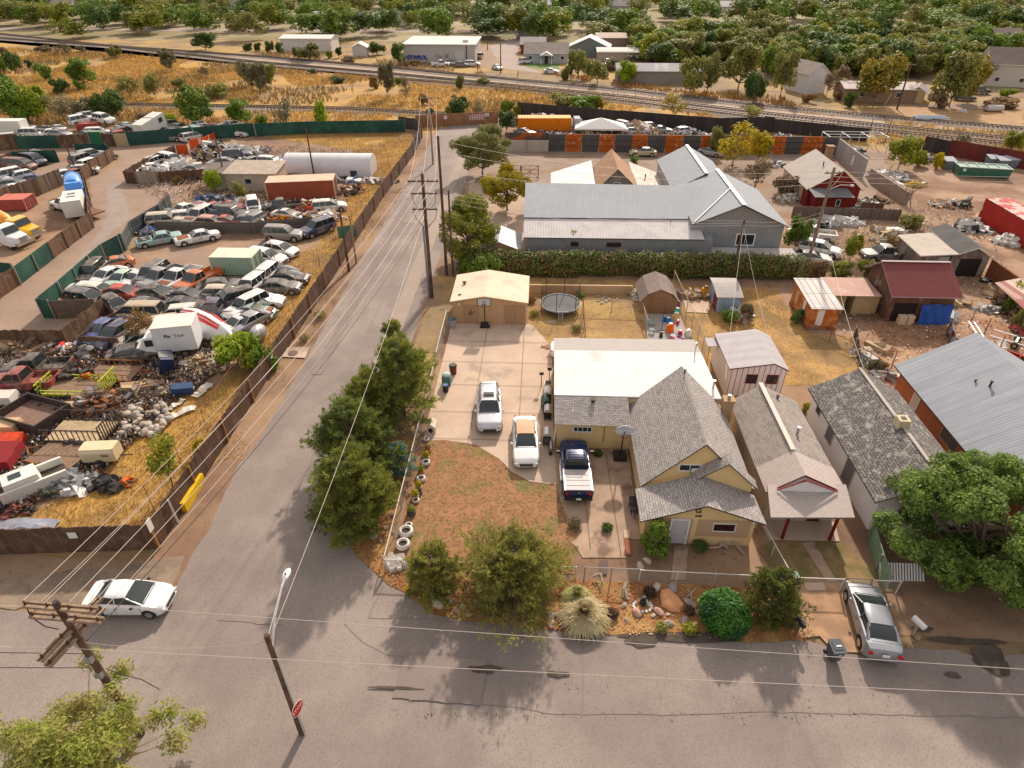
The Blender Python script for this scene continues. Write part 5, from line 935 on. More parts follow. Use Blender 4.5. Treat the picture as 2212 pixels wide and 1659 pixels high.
# trees continuing beyond the upper edge of the view
rn=random.Random(71); far_={}
for k in range(480):
    y=rn.uniform(268,500); x=rn.uniform(-.86,.86)*y+(.12*y if rn.random()<.5 else 0); pal=rn.choice(['green','dark','olive','ygreen']); V=unit('tree',rn.randrange(4))[0].reshape(-1,4,3)[::2]; r=rn.uniform(5.5,10); a=rn.uniform(0,6.28)
    c_,s_=math.cos(a)*r,math.sin(a)*r; V=V.reshape(-1,3); far_.setdefault(pal,[]).append(np.stack([V[:,0]*c_-V[:,1]*s_+x,V[:,0]*s_+V[:,1]*c_+y,V[:,2]*rn.uniform(7,12)],1))
for k in range(520):   # undergrowth filling the wood between the trees
    c=rn.choice([2,3,3,3]); x=rn.uniform(1100 if c==2 else 0,2212); y=rn.uniform(10,300 if c==3 and x<1200 else 190); p=g(c,0,x,y); V=unit('bush',rn.randrange(5))[0].reshape(-1,4,3)[::4].reshape(-1,3); r=rn.uniform(4,7); far_.setdefault(rn.choice(['olive','green','dark','grey']),[]).append(np.stack([V[:,0]*r+p[0],V[:,1]*r+p[1],V[:,2]*rn.uniform(2,4.5)],1))
for pal,v in far_.items(): V=np.concatenate(v); rawmesh('distant_woodland',V,4,len(V)//4,PM(pal))
rn=random.Random(72)
for k in range(150):
    c=rn.choice([2,3,3]); x=rn.uniform(1080 if c==2 else 0,2212); y=rn.uniform(25,330 if c==3 and x<1750 else 215); p=g(c,0,x,y)
    mtree(p[0],p[1],rn.uniform(6,9),rn.uniform(4,6.5),rn.choice(['green','olive','ygreen','dark','olive']),'tree','leafy tree deep in the dense wood across the tracks','trees deep in the wood across the tracks',rn=rn)
# ---------------- fences and walls ----------------
BFW=bricks('brown_fence_boards',(.125,.072,.05),(.085,.05,.036),(.03,.02,.016),.16,60,.014,off=0,dirt=(.18,.12,.085),ds=.7,dw=(.5,.7))
BFW2=bricks('mixed_fence_boards',(.17,.10,.066),(.095,.058,.04),(.035,.022,.018),.3,60,.02,off=0,dirt=(.26,.19,.135),ds=.5,dw=(.55,.7))
GFN=surf('green_screen',(.022,.065,.048),(.015,.045,.036),1.5,.8,c3=(.035,.09,.062),s3=.4)
DGF=surf('dark_green_screen',(.02,.05,.045),(.03,.075,.06),2,.8)
DFN=bricks('dark_fence_sheets',(.055,.045,.042),(.035,.03,.03),(.015,.012,.012),.9,60,.02,off=0)
RFN=bricks('dark_red_fence_sheets',(.16,.035,.03),(.11,.028,.025),(.05,.015,.012),.7,60,.02,off=0,dirt=(.1,.06,.05),ds=.6)
def fence(pts,h,m,label,boards=0,pm=None,every=2.6,seed=0,cat='fence',name='fence',th=.05,rail=True,jit=.06,ph=.05,group=None,post=True,z0=.02):
    rn=random.Random(seed); t=empty(name,(*pts[0],0),label,cat,group,world=True); mb=MB()
    for a,b in zip(pts,pts[1:]):
        d=math.dist(a,b); an=math.atan2(b[1]-a[1],b[0]-a[0]); st=boards or d; n=max(1,round(d/st)); w_=d/n
        for i in range(n):
            f=(i+.5)/n; hh=h+rn.uniform(-jit,jit)
            mb.bx((a[0]+(b[0]-a[0])*f,a[1]+(b[1]-a[1])*f,z0+hh/2),(w_-(.008 if boards else -.02),th,hh),an,0,rn.uniform(-.015,.015) if boards else 0)
    mb.build('panel',m,t); mb=MB(); acc=0
    if post:
        posts=[]
        for a,b in zip(pts,pts[1:]):
            d=math.dist(a,b); n=max(1,round(d/every))
            for i in range(n): f=i/n; posts.append((a[0]+(b[0]-a[0])*f,a[1]+(b[1]-a[1])*f,math.atan2(b[1]-a[1],b[0]-a[0])))
        posts.append((*pts[-1],0)); pme=MB(); pme.box(-.05,-.05,0,.05,.05,h+ph); me=pme.mesh('post',pm or WOOD)
        for x,y,an in posts[:100]:
            nx,ny=math.sin(an)*.085,-math.cos(an)*.085; o=link('post',me,t,Vector((x+nx,y+ny,0))-SH[t.name],(0,0,an))
    return t
LPOST=surf('orange_post',(.36,.19,.08),(.28,.14,.06),3)
mf=[(-22.4,25.0),(-22.3,60),(-22.4,90),(-21.9,112),(-22.3,124)]
fence([(-22.4,25.0),(-22.3,60)],2.1,BFW,'dark brown board fence along the west side of the north street','' and 0 or .3,LPOST,5.2,1)
fence([(-22.3,60.1),(-22.4,90),(-21.9,112)],2.1,BFW,'further stretch of brown board fence towards the end of the street',.45,LPOST,6,2)
fence([(-21.9,112.1),(-22.3,124),(-24.0,129.5),(-28,131.5)],2.2,bricks('grey_black_sheets',(.09,.08,.075),(.06,.055,.05),(.03,.02,.02),1.2,60,.03,off=0),'curved grey black sheet fence where the street ends',1.2,WOOD,4,3)
fence(GG((0,2,1350,1425),(0,2,1050,1440),(0,2,0,1475))+[(-70,25.0)],2.1,BFW,'dark brown board fence facing the bottom road at the left edge',.3,LPOST,4.4,4)
fence([g(1,0,1290,800),g(1,0,450,815),g(1,0,0,835),g(0,0,2212,830)],2.3,GFN,'long green screened fence beside the branch line',0,STL,6,5)
fence([g(0,0,2210,830),g(0,0,1690,870)],2.3,GFN,'green screened fence stretch right of the orange mesh panels',0,STL,6,6)
fence([g(0,0,1685,870),g(0,0,1120,915)],2.3,DGF,'dark green screened fence stretch before the white camper',0,STL,6,6)
fence([g(0,0,1118,916),g(0,0,1010,922)],2.2,PAL,'tan plywood fence section between the brown and dark green stretches',0,WOOD,4,7)
fence([g(0,0,1008,922),g(0,0,905,924)],2.2,BFW,'short dark brown section left of the tan plywood panel',.3,WOOD,4,8)
fence([g(0,0,903,924),g(0,0,800,925)],2.6,surf('bright_green_screen',(.03,.13,.06),None),'bright green screened gate section in the upper yard fence',0,STL,3,8,cat='gate',name='gate')
fence([g(0,0,798,926),g(0,0,530,935)],2.2,BFW2,'dark mixed board section in the upper yard fence',.4,WOOD,4,9)
fence([g(0,0,528,935),g(0,0,160,942)],2.2,GFN,'green screened section at the left of the upper yard fence',0,STL,4,9)
fence([g(0,0,158,944),g(0,0,-60,960)],2.6,BFW2,'reddish brown board section at the far left of the upper yard fence',.4,WOOD,4,10)
fence([g(0,1,388,912),g(0,1,560,765)],2.1,GFN,'green screened fence at the near corner of the car rows',0,STL,3,11)
fence([g(0,1,560,765),g(0,1,920,430)],2.1,GFN,'long green screened fence running up beside the car rows',0,STL,3,11)
fence([g(0,1,920,430),g(0,1,1060,350),g(0,1,1095,330)],2.1,DGF,'dark green fence bend above the orange topped coupe',0,STL,2,12)
fence([g(0,1,1096,322),g(0,1,1150,215),g(0,1,1400,55),g(0,0,1490,1440)],1.9,bricks('lattice_dark',(.05,.055,.055),(.035,.04,.04),(.2,.2,.2),.5,.9,.03,off=0),'dark lattice fence running up beside the dirt lane',0,STL,3,13)
fence([g(0,1,388,916),g(0,1,490,925)],2.1,GFN,'short green fence end facing the dirt lane',0,STL,2,14)
fence([g(0,1,492,925),g(0,1,870,905)],2.0,surf('woven_brown',(.15,.11,.085),(.1,.075,.06),3,.9),'woven brown wire fence below the junk filled cargo box',0,WOOD,3,14)
fence([g(0,1,935,880),g(0,1,590,1160),g(0,1,0,1165)],1.7,BFW2,'leaning dark board fence along the sunlit dirt corner',.35,WOOD,3,15)
fence([g(0,1,1060,950),g(0,1,720,1180),g(0,1,1060,1200)],1.3,BFW2,'low board fence around the blue parked sedans',.35,WOOD,3,16)
fence([g(0,1,0,750),g(0,1,180,630)],2.0,BFW2,'brown board fence stretch at the left edge of the dirt lane',.35,WOOD,3,17)
fence([g(0,1,180,630),g(0,1,470,400)],2.0,GFN,'green screened fence stretch left of the dirt lane',0,STL,3,17)
fence([g(0,1,470,400),g(0,1,810,140)],2.0,BFW2,'brown board fence stretch beside the concrete mixer trucks',.3,WOOD,3,18)
fence([g(0,1,810,138),g(0,0,790,1440),g(0,0,735,1215)],2.0,BFW2,'rusty brown fence beside the white camper and blue tank truck',.5,WOOD,3,19)
fence([g(0,0,735,1215),g(0,0,1000,1030)],2.0,BFW2,'brown board fence climbing from the blue tank truck towards the upper lane',.3,WOOD,3,20)
fence([g(0,0,990,1030),g(0,0,930,985),g(0,0,670,995)],1.8,DGF,'dark green fence behind the cluster of parked white cars',0,STL,3,21)
fence([g(0,0,515,1055),g(0,0,140,1070)],1.9,GFN,'green screened fence behind the maroon and blue cars',0,STL,3,22)
fence([g(0,0,135,1070),g(0,0,10,1120)],1.9,BFW2,'short brown fence left of the maroon car',.3,WOOD,3,23)
fence([g(0,1,0,520),g(0,1,140,535)],1.2,DGF,'low dark green fence piece at the left edge',0,STL,3,24)
fence([g(0,0,1100,1235),g(0,0,1185,1180),g(0,0,1530,1000)],1.8,BFW,'dark board fence curving around the heap of white machinery',.35,WOOD,3,25)
fence([g(0,0,1100,1238),g(0,0,1190,1245)],1.8,BFW,'dark end boards of the machinery compound',.35,WOOD,3,26)
fence([g(0,0,1195,1245),g(0,0,1380,1240)],1.8,bricks('grey_pallet_boards',(.36,.30,.24),(.26,.21,.17),(.1,.08,.06),.25,60,.02,off=0),'pale grey pallet board gate of the machinery compound',0,WOOD,3,26)
fence([g(0,0,1385,1225),g(0,0,1800,1200)],1.5,BFW2,'low patched board fence in front of the white machinery heap',.3,WOOD,3,27)
ORM=surf('orange_mesh',(.55,.10,.04),(.45,.08,.035),2,.7)
fence([g(0,0,1535,1000),g(0,0,1640,985)],1.7,ORM,'left orange mesh barrier panel at the compound corner',0,WHT,2.5,28,cat='barrier',name='mesh_barrier')
fence([g(0,0,1645,960),g(0,0,1735,930)],1.7,ORM,'middle orange mesh barrier panel at the compound corner',0,WHT,2.5,29,cat='barrier',name='mesh_barrier')
fence([g(0,0,1738,915),g(0,0,1880,850)],1.2,ORM,'long sloping orange mesh barrier reaching the green fence',0,WHT,2.5,29,cat='barrier',name='mesh_barrier')
DRKW=bricks('stacked_grey_planks',(.14,.12,.11),(.10,.085,.08),(.04,.035,.03),3,.35,.02,off=.3)
fence([g(0,1,1370,185),g(0,1,2212,190)],1.5,DRKW,'long dark grey low fence behind the old teal and white sedans',0,WOOD,4,30)
fence([g(0,1,2214,190),g(1,1,500,140)],1.5,DRKW,'dark grey low fence behind the two parked off roaders',0,WOOD,4,31)
fence([g(0,0,0,1450),g(0,0,340,1345),g(0,0,560,1250)],2.4,bricks('striped_timber_wall',(.30,.23,.17),(.09,.055,.04),(.05,.03,.02),.35,60,.03,off=0),'striped timber wall with long planks stacked on top','.3' and .35,WOOD,4,32)
# end of street brown fence with sign boards
t=fence([g(1,0,1385,760),g(1,0,2090,722)],2.3,bricks('rusty_tan_sheets',(.27,.14,.08),(.22,.115,.065),(.15,.08,.05),2,60,.02,off=0,dirt=(.36,.22,.14),ds=.4),'rusty tan sheet fence closing the end of the north street',0,WOOD,5,33)
def onwall(name,p,q,f,z0,z1,w_,m,label,cat,d=.09,rz=None):
    a=math.atan2(q[1]-p[1],q[0]-p[0]); x=p[0]+(q[0]-p[0])*f+math.sin(a)*d; y=p[1]+(q[1]-p[1])*f-math.cos(a)*d
    t=empty(name,(x,y,0),label,cat,rz=a); mb=MB(); mb.box(-w_/2,-.02,z0,w_/2,.02,z1); mb.build('board',m,t); return t
a_,b_=g(1,0,1385,760),g(1,0,2090,722)
t=onwall('sign',a_,b_,.355,1.4,2.0,.7,WHT,'small white notice left of centre on the rusty street end fence','sign'); mb=MB(); mb.box(-.2,-.03,1.65,.2,-.021,1.75); mb.build('symbol',surf('sign_red',(.5,.08,.05),None),t)
t=onwall('sign',a_,b_,.865,1.5,2.1,.8,WHT,'small white notice right of the striped barrier board','sign'); mb=MB(); mb.box(-.2,-.03,1.7,.2,-.021,1.85); mb.build('symbol',BLK,t)
t=onwall('barrier_board',a_,b_,.74,.9,2.0,3.0,surf('barrier_white',(.55,.47,.44),None),'red and white diagonally striped barrier board on the street end fence','barrier board'); mb=MB()
for k in range(6):
    for zz in (.92,1.5): mb.face([(-1.4+k*.48,-.03,zz),(-1.2+k*.48,-.03,zz),(-.98+k*.48,-.03,zz+.48),(-1.18+k*.48,-.03,zz+.48)])
mb.build('stripe',surf('barrier_red',(.35,.07,.06),None),t)
for i,(f,p,q,lb) in enumerate(((.0,(-22.3,25.05),(-22.3,60),0),(.0,g(0,2,1350,1425),g(0,2,1050,1440),0))): pass
t=onwall('sign',g(0,2,1350,1425),g(0,2,0,1475),.47,1.3,1.75,.5,WHT,'white notice board on the bottom brown fence','sign',-.1)
t=onwall('sign',(-22.4,25),(-22.3,60),.0,1.6,2.5,.4,WHT,'white notice board on the brown fence corner post','sign',.12)
t=onwall('sign',(-22.4,25),(-22.3,60),.56,1.2,1.8,.4,WHT,'white notice board halfway along the street fence','sign',.12)
# rust patchwork fence, white part, dark fence behind
rb=g(2,0,-60,965),g(2,0,315,965); t=fence([rb[0],rb[1]],1.9,surf('pale_wall_panels',(.44,.38,.33),(.38,.33,.29),.5,.9),'pale white lower wall at the left of the patchwork fence',0,WOOD,4,34,cat='wall',name='wall',th=.2)
CG=corr('charcoal_sheet',(.085,.08,.078),.3,(.11,.10,.095),.6,.3,dirt=(.2,.08,.05),ds=.9,dw=(.58,.72)); CO=corr('orange_rust_sheet',(.46,.13,.035),.3,(.40,.10,.03),.7,.2,dirt=(.62,.45,.33),ds=1.6,dw=(.56,.66))
t=empty('patchwork_fence',(rb[1][0],rb[1][1],0),'long fence of alternating charcoal and rusty orange metal sheets','fence',world=True)
xs=[315,460,600,745,880,1030,1160,1310,1460,1605,1750,1900,2060,2212]
def lw(c,x): return g(c,0,x,968 if c==2 else 1000)
prev=lw(2,315)
allx=[(2,x) for x in xs[1:]]+[(3,110),(3,250),(3,425),(3,565)]
y0=115.6
for i,(c,x) in enumerate(allx):
    q=(g(c,0,x,968)[0],y0); p=(prev[0],y0); mb=MB(); mb.box(p[0]+.02,y0-.06,.02,q[0]-.02,y0+.04,2.95); mb.build(('charcoal_sheet','rusty_sheet')[i%2],(CG,CO)[i%2],t); prev=q
mb=MB(); 
for k in (.95,1.95): mb.box(rb[1][0],y0-.12,k,prev[0],y0-.065,k+.07)
mb.build('rail',surf('rail_dark',(.05,.045,.04),None),t)
tpz=[g(2,0,-80,860),g(2,0,315,862)]
fence([(rb[0][0],y0+.9),(rb[1][0],y0+.9)],2.9,surf('upper_mixed',(.36,.10,.04),(.08,.075,.07),.22,.8,lo=.48,hi=.52),'orange and charcoal sheets rising above the pale white wall',0,WOOD,4,35)
fence([g(2,0,50,660),g(2,0,930,740),g(2,0,1760,810),g(3,0,30,800)],2.8,DFN,'long near black sheet fence in front of the railway tracks',0,DTRIM,5,36)
fence([g(3,0,32,800),g(3,0,560,850),g(3,0,840,880)],2.4,DFN,'dark sheet fence stretch behind the steel pipe rack',0,DTRIM,5,37)
fence([g(3,0,1330,955),g(3,0,1540,1000)],2.4,DFN,'short dark fence behind the overgrown yellow bushes',0,DTRIM,5,37)
fence([g(3,0,1542,1000),g(3,0,2212,1120),(150,92)],2.6,RFN,'dark red sheet fence behind the green dumpster',0,DTRIM,5,38)
for i in range(7):
    x=(560,850,1000,1400,1580,180,340)[i]; p=g(3,0,x,(900,880,910,1010,1010,840,860)[i]); mb=MB(); mb.tube((0,0,0),(0,0,4.2),.07,.06,6); o=mb.build('fence_pole',DTRIM,loc=(p[0],p[1],0)); tag(o,f'tall thin dark pole along the rear yard fence, {ORD[[2,3,4,5,6,0,1][i]]}','pole','tall poles along the rear fence')
# concrete panel wall with graffiti mark, low block wall
t=empty('concrete_wall',(50.4,101,0),'tall grey concrete panel wall with a white painted squiggle','wall',world=True); ys=[(114.5,50.6),(111,50.4),(107.8,50.2),(104.8,50.1),(101.6,50.0)]
for a,b in zip(ys,ys[1:]):
    mb=MB(); mb.bx(((a[1]+b[1])/2,(a[0]+b[0])/2,1.5),(a[0]-b[0]-.06,.22,3.0),math.atan2(b[0]-a[0],b[1]-a[1])); mb.build('wall_panel',surf('grey_concrete_panel',(.34,.30,.28),(.29,.26,.245),.6,.9),t)
text(t,'8',2.1,(49.93,106.2,1.5),(math.pi/2,0,-math.pi/2),WHT,'painted_mark',bold=.02)
fence([(50.6,100.8),(51.0,89.2)],1.9,surf('brown_block',(.30,.23,.19),(.24,.185,.15),1.2,.9),'low brown block wall running on from the concrete panels',0,WOOD,30,39,cat='wall',name='wall',th=.25,post=False)
fence([(43.9,87.2),(46.5,86.6)],1.2,BFW2,'low board fence right of the red cottage porch',.3,WOOD,3,40)
fence([g(3,1,200,45),g(3,1,640,60),g(3,1,1120,75)],1.5,bricks('grey_brown_boards',(.20,.15,.125),(.14,.105,.09),(.05,.04,.03),.2,60,.02,off=0),'grey brown board fence across the cluttered back yard',.25,WOOD,3,41)
fence([g(3,1,330,570),g(3,1,480,573)],1.8,bricks('warm_brown_boards',(.24,.12,.07),(.18,.09,.055),(.08,.04,.03),.2,60,.02,off=0),'warm brown board fence piece beside the end of the hedge',.25,WOOD,3,42)
# cream low wall behind trampoline, timber alley walls
fence([(-.8,60.2),(9.9,60.4)],1.0,surf('cream_wall',(.50,.36,.23),(.45,.32,.2),.8,.9),'low cream stucco wall behind the trampoline',0,WOOD,30,43,cat='wall',name='wall',th=.2,post=False)
GS=surf('green_sheet',(.17,.26,.17),(.24,.31,.22),2,.7)
fence([(20.6,27.5),(20.15,25.2),(20.0,23.9)],1.35,GS,'pale green weathered sheet fence beside the neighbour lawn',0,STL,1.8,44)
fence([(20.4,39.8),(17.4,44),(16.5,47)],.4,PAL,'low white edging board between the side yards',0,PAL,5,45,cat='edging',name='edging_board')
fence([(29.4,52.2),(26.9,44.6),(24.8,41.4)],1.1,surf('black_sheet_edge',(.04,.04,.04),(.3,.27,.23),.7,.8,lo=.5,hi=.56),'tattered black and white sheet fence down the side yard',0,PAL,2,46)
fence([(38.3,53.2),(37.3,50.3),(39.5,47.6)],1.3,surf('rust_blue_sheet',(.26,.29,.33),(.14,.05,.03),.8,.7,lo=.45,hi=.5),'blue grey and rust sheet fence by the metal roofed brick house',0,RST,2,47)
fence([(39.5,47.4),(41.5,44.0),(44.5,37.5)],1.1,DTRIM,'dark brick capped wall along the metal roofed house',0,RST,3,48,cat='wall',name='wall',th=.25)
# chain link
LINK=veil('chain_mesh',(.45,.43,.4),.16)
def chain(pts,h,label,pm=STL,every=2.4,lm=LINK,rr=.035,group=None,cat='chain link fence'):
    t=empty('chain_link_fence',(*pts[0],0),label,cat,group,world=True); mb=MB(); rl_=MB()
    for a,b in zip(pts,pts[1:]):
        mb.face([(*a,.05),(*b,.05),(*b,h),(*a,h)]); rl_.tube((*a,h),(*b,h),rr,rr,6)
    mb.build('mesh_panel',lm,t); rl_.build('top_rail',pm,t); me=None
    for a,b in zip(pts,pts[1:]):
        d=math.dist(a,b); n=max(1,round(d/every))
        for i in range(n+(b is pts[-1])):
            f=i/n; p=MB(); 
            if me is None: p.tube((0,0,0),(0,0,h+.05),rr*1.1,rr*1.1,6); me=p.mesh('post',pm)
            link('post',me,t,Vector((a[0]+(b[0]-a[0])*f,a[1]+(b[1]-a[1])*f,0))-SH[t.name])
    return t
RAILW=surf('pale_rail',(.58,.52,.46),None,rough=.5)
chain([(-8.35,24.0),(-8.4,36.5)],1.25,'chain link fence between the pines and the tyre planters',RAILW)
chain([(-8.35,36.7),(-8.45,44.5)],1.25,'chain link fence along the lower driveway edge',RAILW)
chain([(-8.45,44.6),(-8.5,53.2)],1.5,'chain link fence along the upper driveway edge',RAILW)
chain([(-8.3,23.85),(2.6,23.8)],1.1,'chain link fence across the front of the lawn',RAILW)
chain([(3.1,23.8),(6.1,23.8)],1.1,'chain link gate pair at the old front driveway',surf('gate_grey',(.3,.27,.25),None),1.3,cat='gate')
chain([(6.2,23.75),(14.6,23.6)],1.1,'chain link fence in front of the house porch',RAILW)
chain([(14.6,23.6),(17.4,23.6)],1.1,'chain link fence left of the neighbour walkway gate',RAILW); chain([(17.45,23.6),(18.9,23.6)],1.2,'small chain link walkway gate by the silver sedan',surf('gate_brown',(.22,.17,.13),None),1.4,cat='gate'); chain([(19.0,23.6),(20.5,23.6)],1.1,'chain link fence right of the walkway gate',RAILW)
chain([(14.6,23.7),(14.0,28.2)],1.1,'short chain link fence between the two front yards',RAILW)
chain([(14.55,63),(14.75,56.3),(14.95,51.5),(15.0,47.6)],1.5,'sagging wire fence with pale poles beside the gambrel shed',PAL)
chain([(4.6,56.6),(10.3,56.4),(10.4,52.5)],1.3,'old wire run fence with a pale top pole in the back yard',PAL); chain([(4.6,56.6),(4.5,50.6)],1.2,'rusty wire fence dividing the back yard',RST)
chain([(25.5,53.2),(28.2,49.6),(29.7,46.2)],1.0,'leaning wire fence in front of the orange shed yard',RST)
chain([(-24.2,28),(-24.4,60)],2.2,'tall thin barbed wire fence inside the brown street fence',RST,4,veil('thin_mesh',(.3,.25,.2),.05),.02)
chain([(-24.6,61),(-24.4,104)],2.2,'far stretch of thin wire fence inside the brown street fence',RST,5,MT['thin_mesh'],.02)
chain([g(1,1,110,250),g(1,1,230,640),g(1,1,560,520)],1.6,'thin wire fence around the grassy slope behind the white wagons',RST,3,MT['thin_mesh'],.02)
# black farm gate
t=empty('farm_gate',(*g(2,0,80,1205),0),'black tubular double gate with cross braces by the street','gate'); BT=surf('black_tube',(.03,.03,.03),None,rough=.5)
for x0,x1 in ((-2.6,-.1),(0,2.6)) :
    mb=MB()
    for z in (.3,.9,1.5,2.1): mb.tube((x0,0,z),(x1,0,z),.04,.04,6)
    for x in (x0,x1): mb.tube((x,0,.0),(x,0,2.2),.06,.06,6)
    if x0==0: mb.tube((x0,0,.3),(x1,0,2.1),.03); mb.tube((x0,0,2.1),(x1,0,.3),.03); mb.tube((1.3,0,.3),(1.3,0,2.1),.03)
    mb.build('gate_leaf',BT,t)
# picket stack and wooden bits
t=empty('picket_fence',(*g(3,3,1130,200),0),'short white picket fence panel lying at the foot of the big tree','fence',rz=.0)
mb=MB()
for i in range(16): mb.bx((-1.1+i*.16,.18,.42),(.09,.03,1.0),0,0,-.7)
mb.build('picket',WHT,t)
# ---------------- vehicles ----------------
K={ # L,W,H,belt, profile[(x from rear 0..1, z)], greenhouse(rear base, roof rear, roof front, cowl), wheels, wheel radius
'sedan':(4.75,1.84,1.45,.98,[(0,.58),(.01,.78),(.04,.97),(.16,1.02),(.72,.99),(.8,.96),(.93,.83),(.985,.66),(1,.48)],(.13,.29,.54,.73),(.19,.815),.33),
'old':(5.2,1.9,1.38,.90,[(0,.52),(.005,.8),(.03,.88),(.25,.92),(.66,.92),(.72,.92),(.96,.85),(.992,.75),(1,.5)],(.22,.31,.52,.64),(.2,.82),.34),
'coupe':(4.5,1.8,1.34,.92,[(0,.55),(.01,.8),(.05,.95),(.18,.97),(.66,.95),(.75,.92),(.93,.78),(.985,.62),(1,.45)],(.12,.32,.5,.7),(.19,.81),.33),
'modern':(4.65,1.84,1.44,1.0,[(0,.55),(.01,.82),(.03,1.04),(.10,1.08),(.2,1.06),(.74,1.0),(.82,.95),(.93,.82),(.985,.62),(1,.46)],(.13,.30,.56,.755),(.19,.81),.34),
'hatch':(4.3,1.75,1.48,.98,[(0,.5),(.01,.85),(.03,1.0),(.12,1.02),(.72,.99),(.8,.96),(.93,.83),(.985,.66),(1,.48)],(.01,.12,.55,.75),(.18,.82),.32),
'wagon':(4.85,1.84,1.62,1.02,[(0,.5),(.008,.85),(.02,1.03),(.12,1.05),(.72,1.03),(.8,1.0),(.93,.9),(.985,.7),(1,.48)],(.012,.075,.55,.735),(.19,.81),.34),
'suv':(4.8,1.92,1.8,1.12,[(0,.5),(.006,.9),(.02,1.12),(.12,1.14),(.7,1.13),(.78,1.12),(.95,1.02),(.99,.82),(1,.55)],(.012,.06,.57,.71),(.19,.81),.38),
'van':(5.0,1.95,1.85,1.12,[(0,.5),(.006,.9),(.02,1.12),(.12,1.14),(.8,1.12),(.86,1.05),(.95,.9),(.99,.75),(1,.5)],(.01,.05,.66,.86),(.18,.82),.35),
'pickup':(5.5,1.98,1.82,1.12,[(0,.6),(.004,.74),(.02,.75),(.39,.75),(.395,1.12),(.7,1.12),(.76,1.12),(.95,1.03),(.99,.84),(1,.58)],(.405,.425,.6,.73),(.2,.82),.4),
}
def prof(p,x):
    for (a,za),(b,zb) in zip(p,p[1:]):
        if x<=b: return za+(zb-za)*(x-a)/(b-a) if b>a else zb
    return p[-1][1]
def carparts(kind,lod):
    L,W,H,belt,pr,gh,wf,wr=K[kind]; w=W/2; ra=wr*1.22
    xs=set([p[0] for p in pr]+[i/10 for i in range(1,10)]+[.012,.03,.05,.08,.92,.95,.97,.988])
    for f in wf:
        for d in (-1,-.86,-.6,-.3,0,.3,.6,.86,1): xs.add(min(.995,max(.005,f+d*ra/L)))
    xs=sorted(xs); rings=[]; zb=.24 if kind!='pickup' else .38
    if kind=='suv': zb=.32
    for x in xs:
        zt=prof(pr,x); e=min(x,1-x)*L; wd=w*(1-.27*max(0,1-e/(.75 if x>.5 else .5))**2.4); b=zb+.12*max(0,1-e/.25)
        for f in wf:
            d=abs(x-f)*L
            if d<ra: b=max(b,wr+math.sqrt(ra*ra-d*d)-.02)
        b=min(b,zt-.12); m=max(b+.03,.62*zt); h2=max(m+.02,zt-.12); X=(x-.5)*L
        hf=[(wd*.93,b),(wd*.985,b+.03),(wd,m),(wd*.975,h2),(wd*.90,zt-.02),(wd*.55,zt+.015)]
        rings.append([(X,y,z) for y,z in hf]+[(X,-y,z) for y,z in hf[::-1]])
    mb=MB(); mb.loft(rings,0)
    # roof and pillars
    X=[(q-.5)*L for q in gh]; wb=w*.90; wt=w*.70; z0=belt-.02; zt=H
    def rz(t): return zt-.035*(2*t-1)**2
    n=6; top=[]
    for i in range(n+1):
        t=i/n; x=X[1]+(X[2]-X[1])*t; hw=wt*(1-.05*abs(2*t-1)); top.append([(x,hw,rz(t)-.05),(x,hw*.93,rz(t)-.008),(x,hw*.5,rz(t)+.022),(x,-hw*.5,rz(t)+.022),(x,-hw*.93,rz(t)-.008),(x,-hw,rz(t)-.05)])
    mb.loft(top,0)
    pr_=.04
    for s in (1,-1):
        mb.tube((X[3],s*wb*.93,z0+.03),(X[2],s*wt*.94,zt-.06),pr_,pr_,5); mb.tube((X[0],s*wb*.9,z0+.03),(X[1],s*wt*.94,zt-.07),pr_*(2.6 if kind in('modern','sedan') else 1.6),pr_*(1.8 if kind in('modern','sedan') else 1.4),5)
        for f in ((.5,) if kind not in('wagon','suv','van') else (.36,.7)):
            x=X[1]+(X[2]-X[1])*f; mb.tube((x,s*wb*.965,z0),(x,s*wt*.99,zt-.06),.035,.03,5)
    if kind=='pickup':
        b0,b1=-.5*L+.04,(.385-.5)*L
        for s in (1,-1): mb.box(b0,s*w*.97-(.07 if s>0 else 0),.72,b1,s*w*.97+(0 if s>0 else .07),1.13)
        mb.box(b0-.03,-w*.93,.6,b0+.05,w*.93,1.13)
    out=[['body',mb,0,40]]
    g_=MB(); st=[]
    cv=[(X[0]+(X[1]-X[0])*q,z0+.02+(zt-.075-z0)*math.sin(q*1.57)**(1 if kind in('modern','sedan','coupe') else .96 if 0 else 1) if kind in('modern','sedan','coupe') else z0+.02+(zt-.075-z0)*q,wb*.9+(wt*.95-wb*.9)*q) for q in (.33,.67)]; cf=[(X[3]+(X[2]-X[3])*q,z0+.02+(zt-.075-z0)*(math.sin(q*1.57)*.5+q*.5),wb*.93+(wt*.95-wb*.93)*q) for q in (.67,.33)]
    for x,z,hw in ((X[0],z0+.02,wb*.9),*cv,(X[1],zt-.055,wt*.95),((X[1]+X[2])/2,zt-.045,wt*.985),(X[2],zt-.055,wt*.95),*cf,(X[3],z0+.02,wb*.93)):
        bw=wb*.965; st.append([(x,bw if 0 else bw*.97,z0-.02),(x,hw,z),(x,-hw,z),(x,-bw*.97,z0-.02)])
    g_.loft(st,0); out.append(['windows',g_,1,50])
    wh=[]
    for f in wf:
        for s in (1,-1): wh.append(((f-.5)*L,s*(w-.10),wr))
    t=MB(); t.tube((0,-.11,0),(0,.11,0),wr,wr,14); out.append(['wheel',t,2,60,wh])
    r=MB(); r.tube((0,-.118,0),(0,.118,0),wr*.62,wr*.62,12); out.append(['rim',r,3,60])
    hl=MB(); zf=prof(pr,.975)
    hls=[]; 
    for s in (1,-1):
        q=MB(); q.bx((L*.478,s*w*.66,zf-.10),(.12,.36,.13),-s*.35,0,0,.25); hls.append(q)
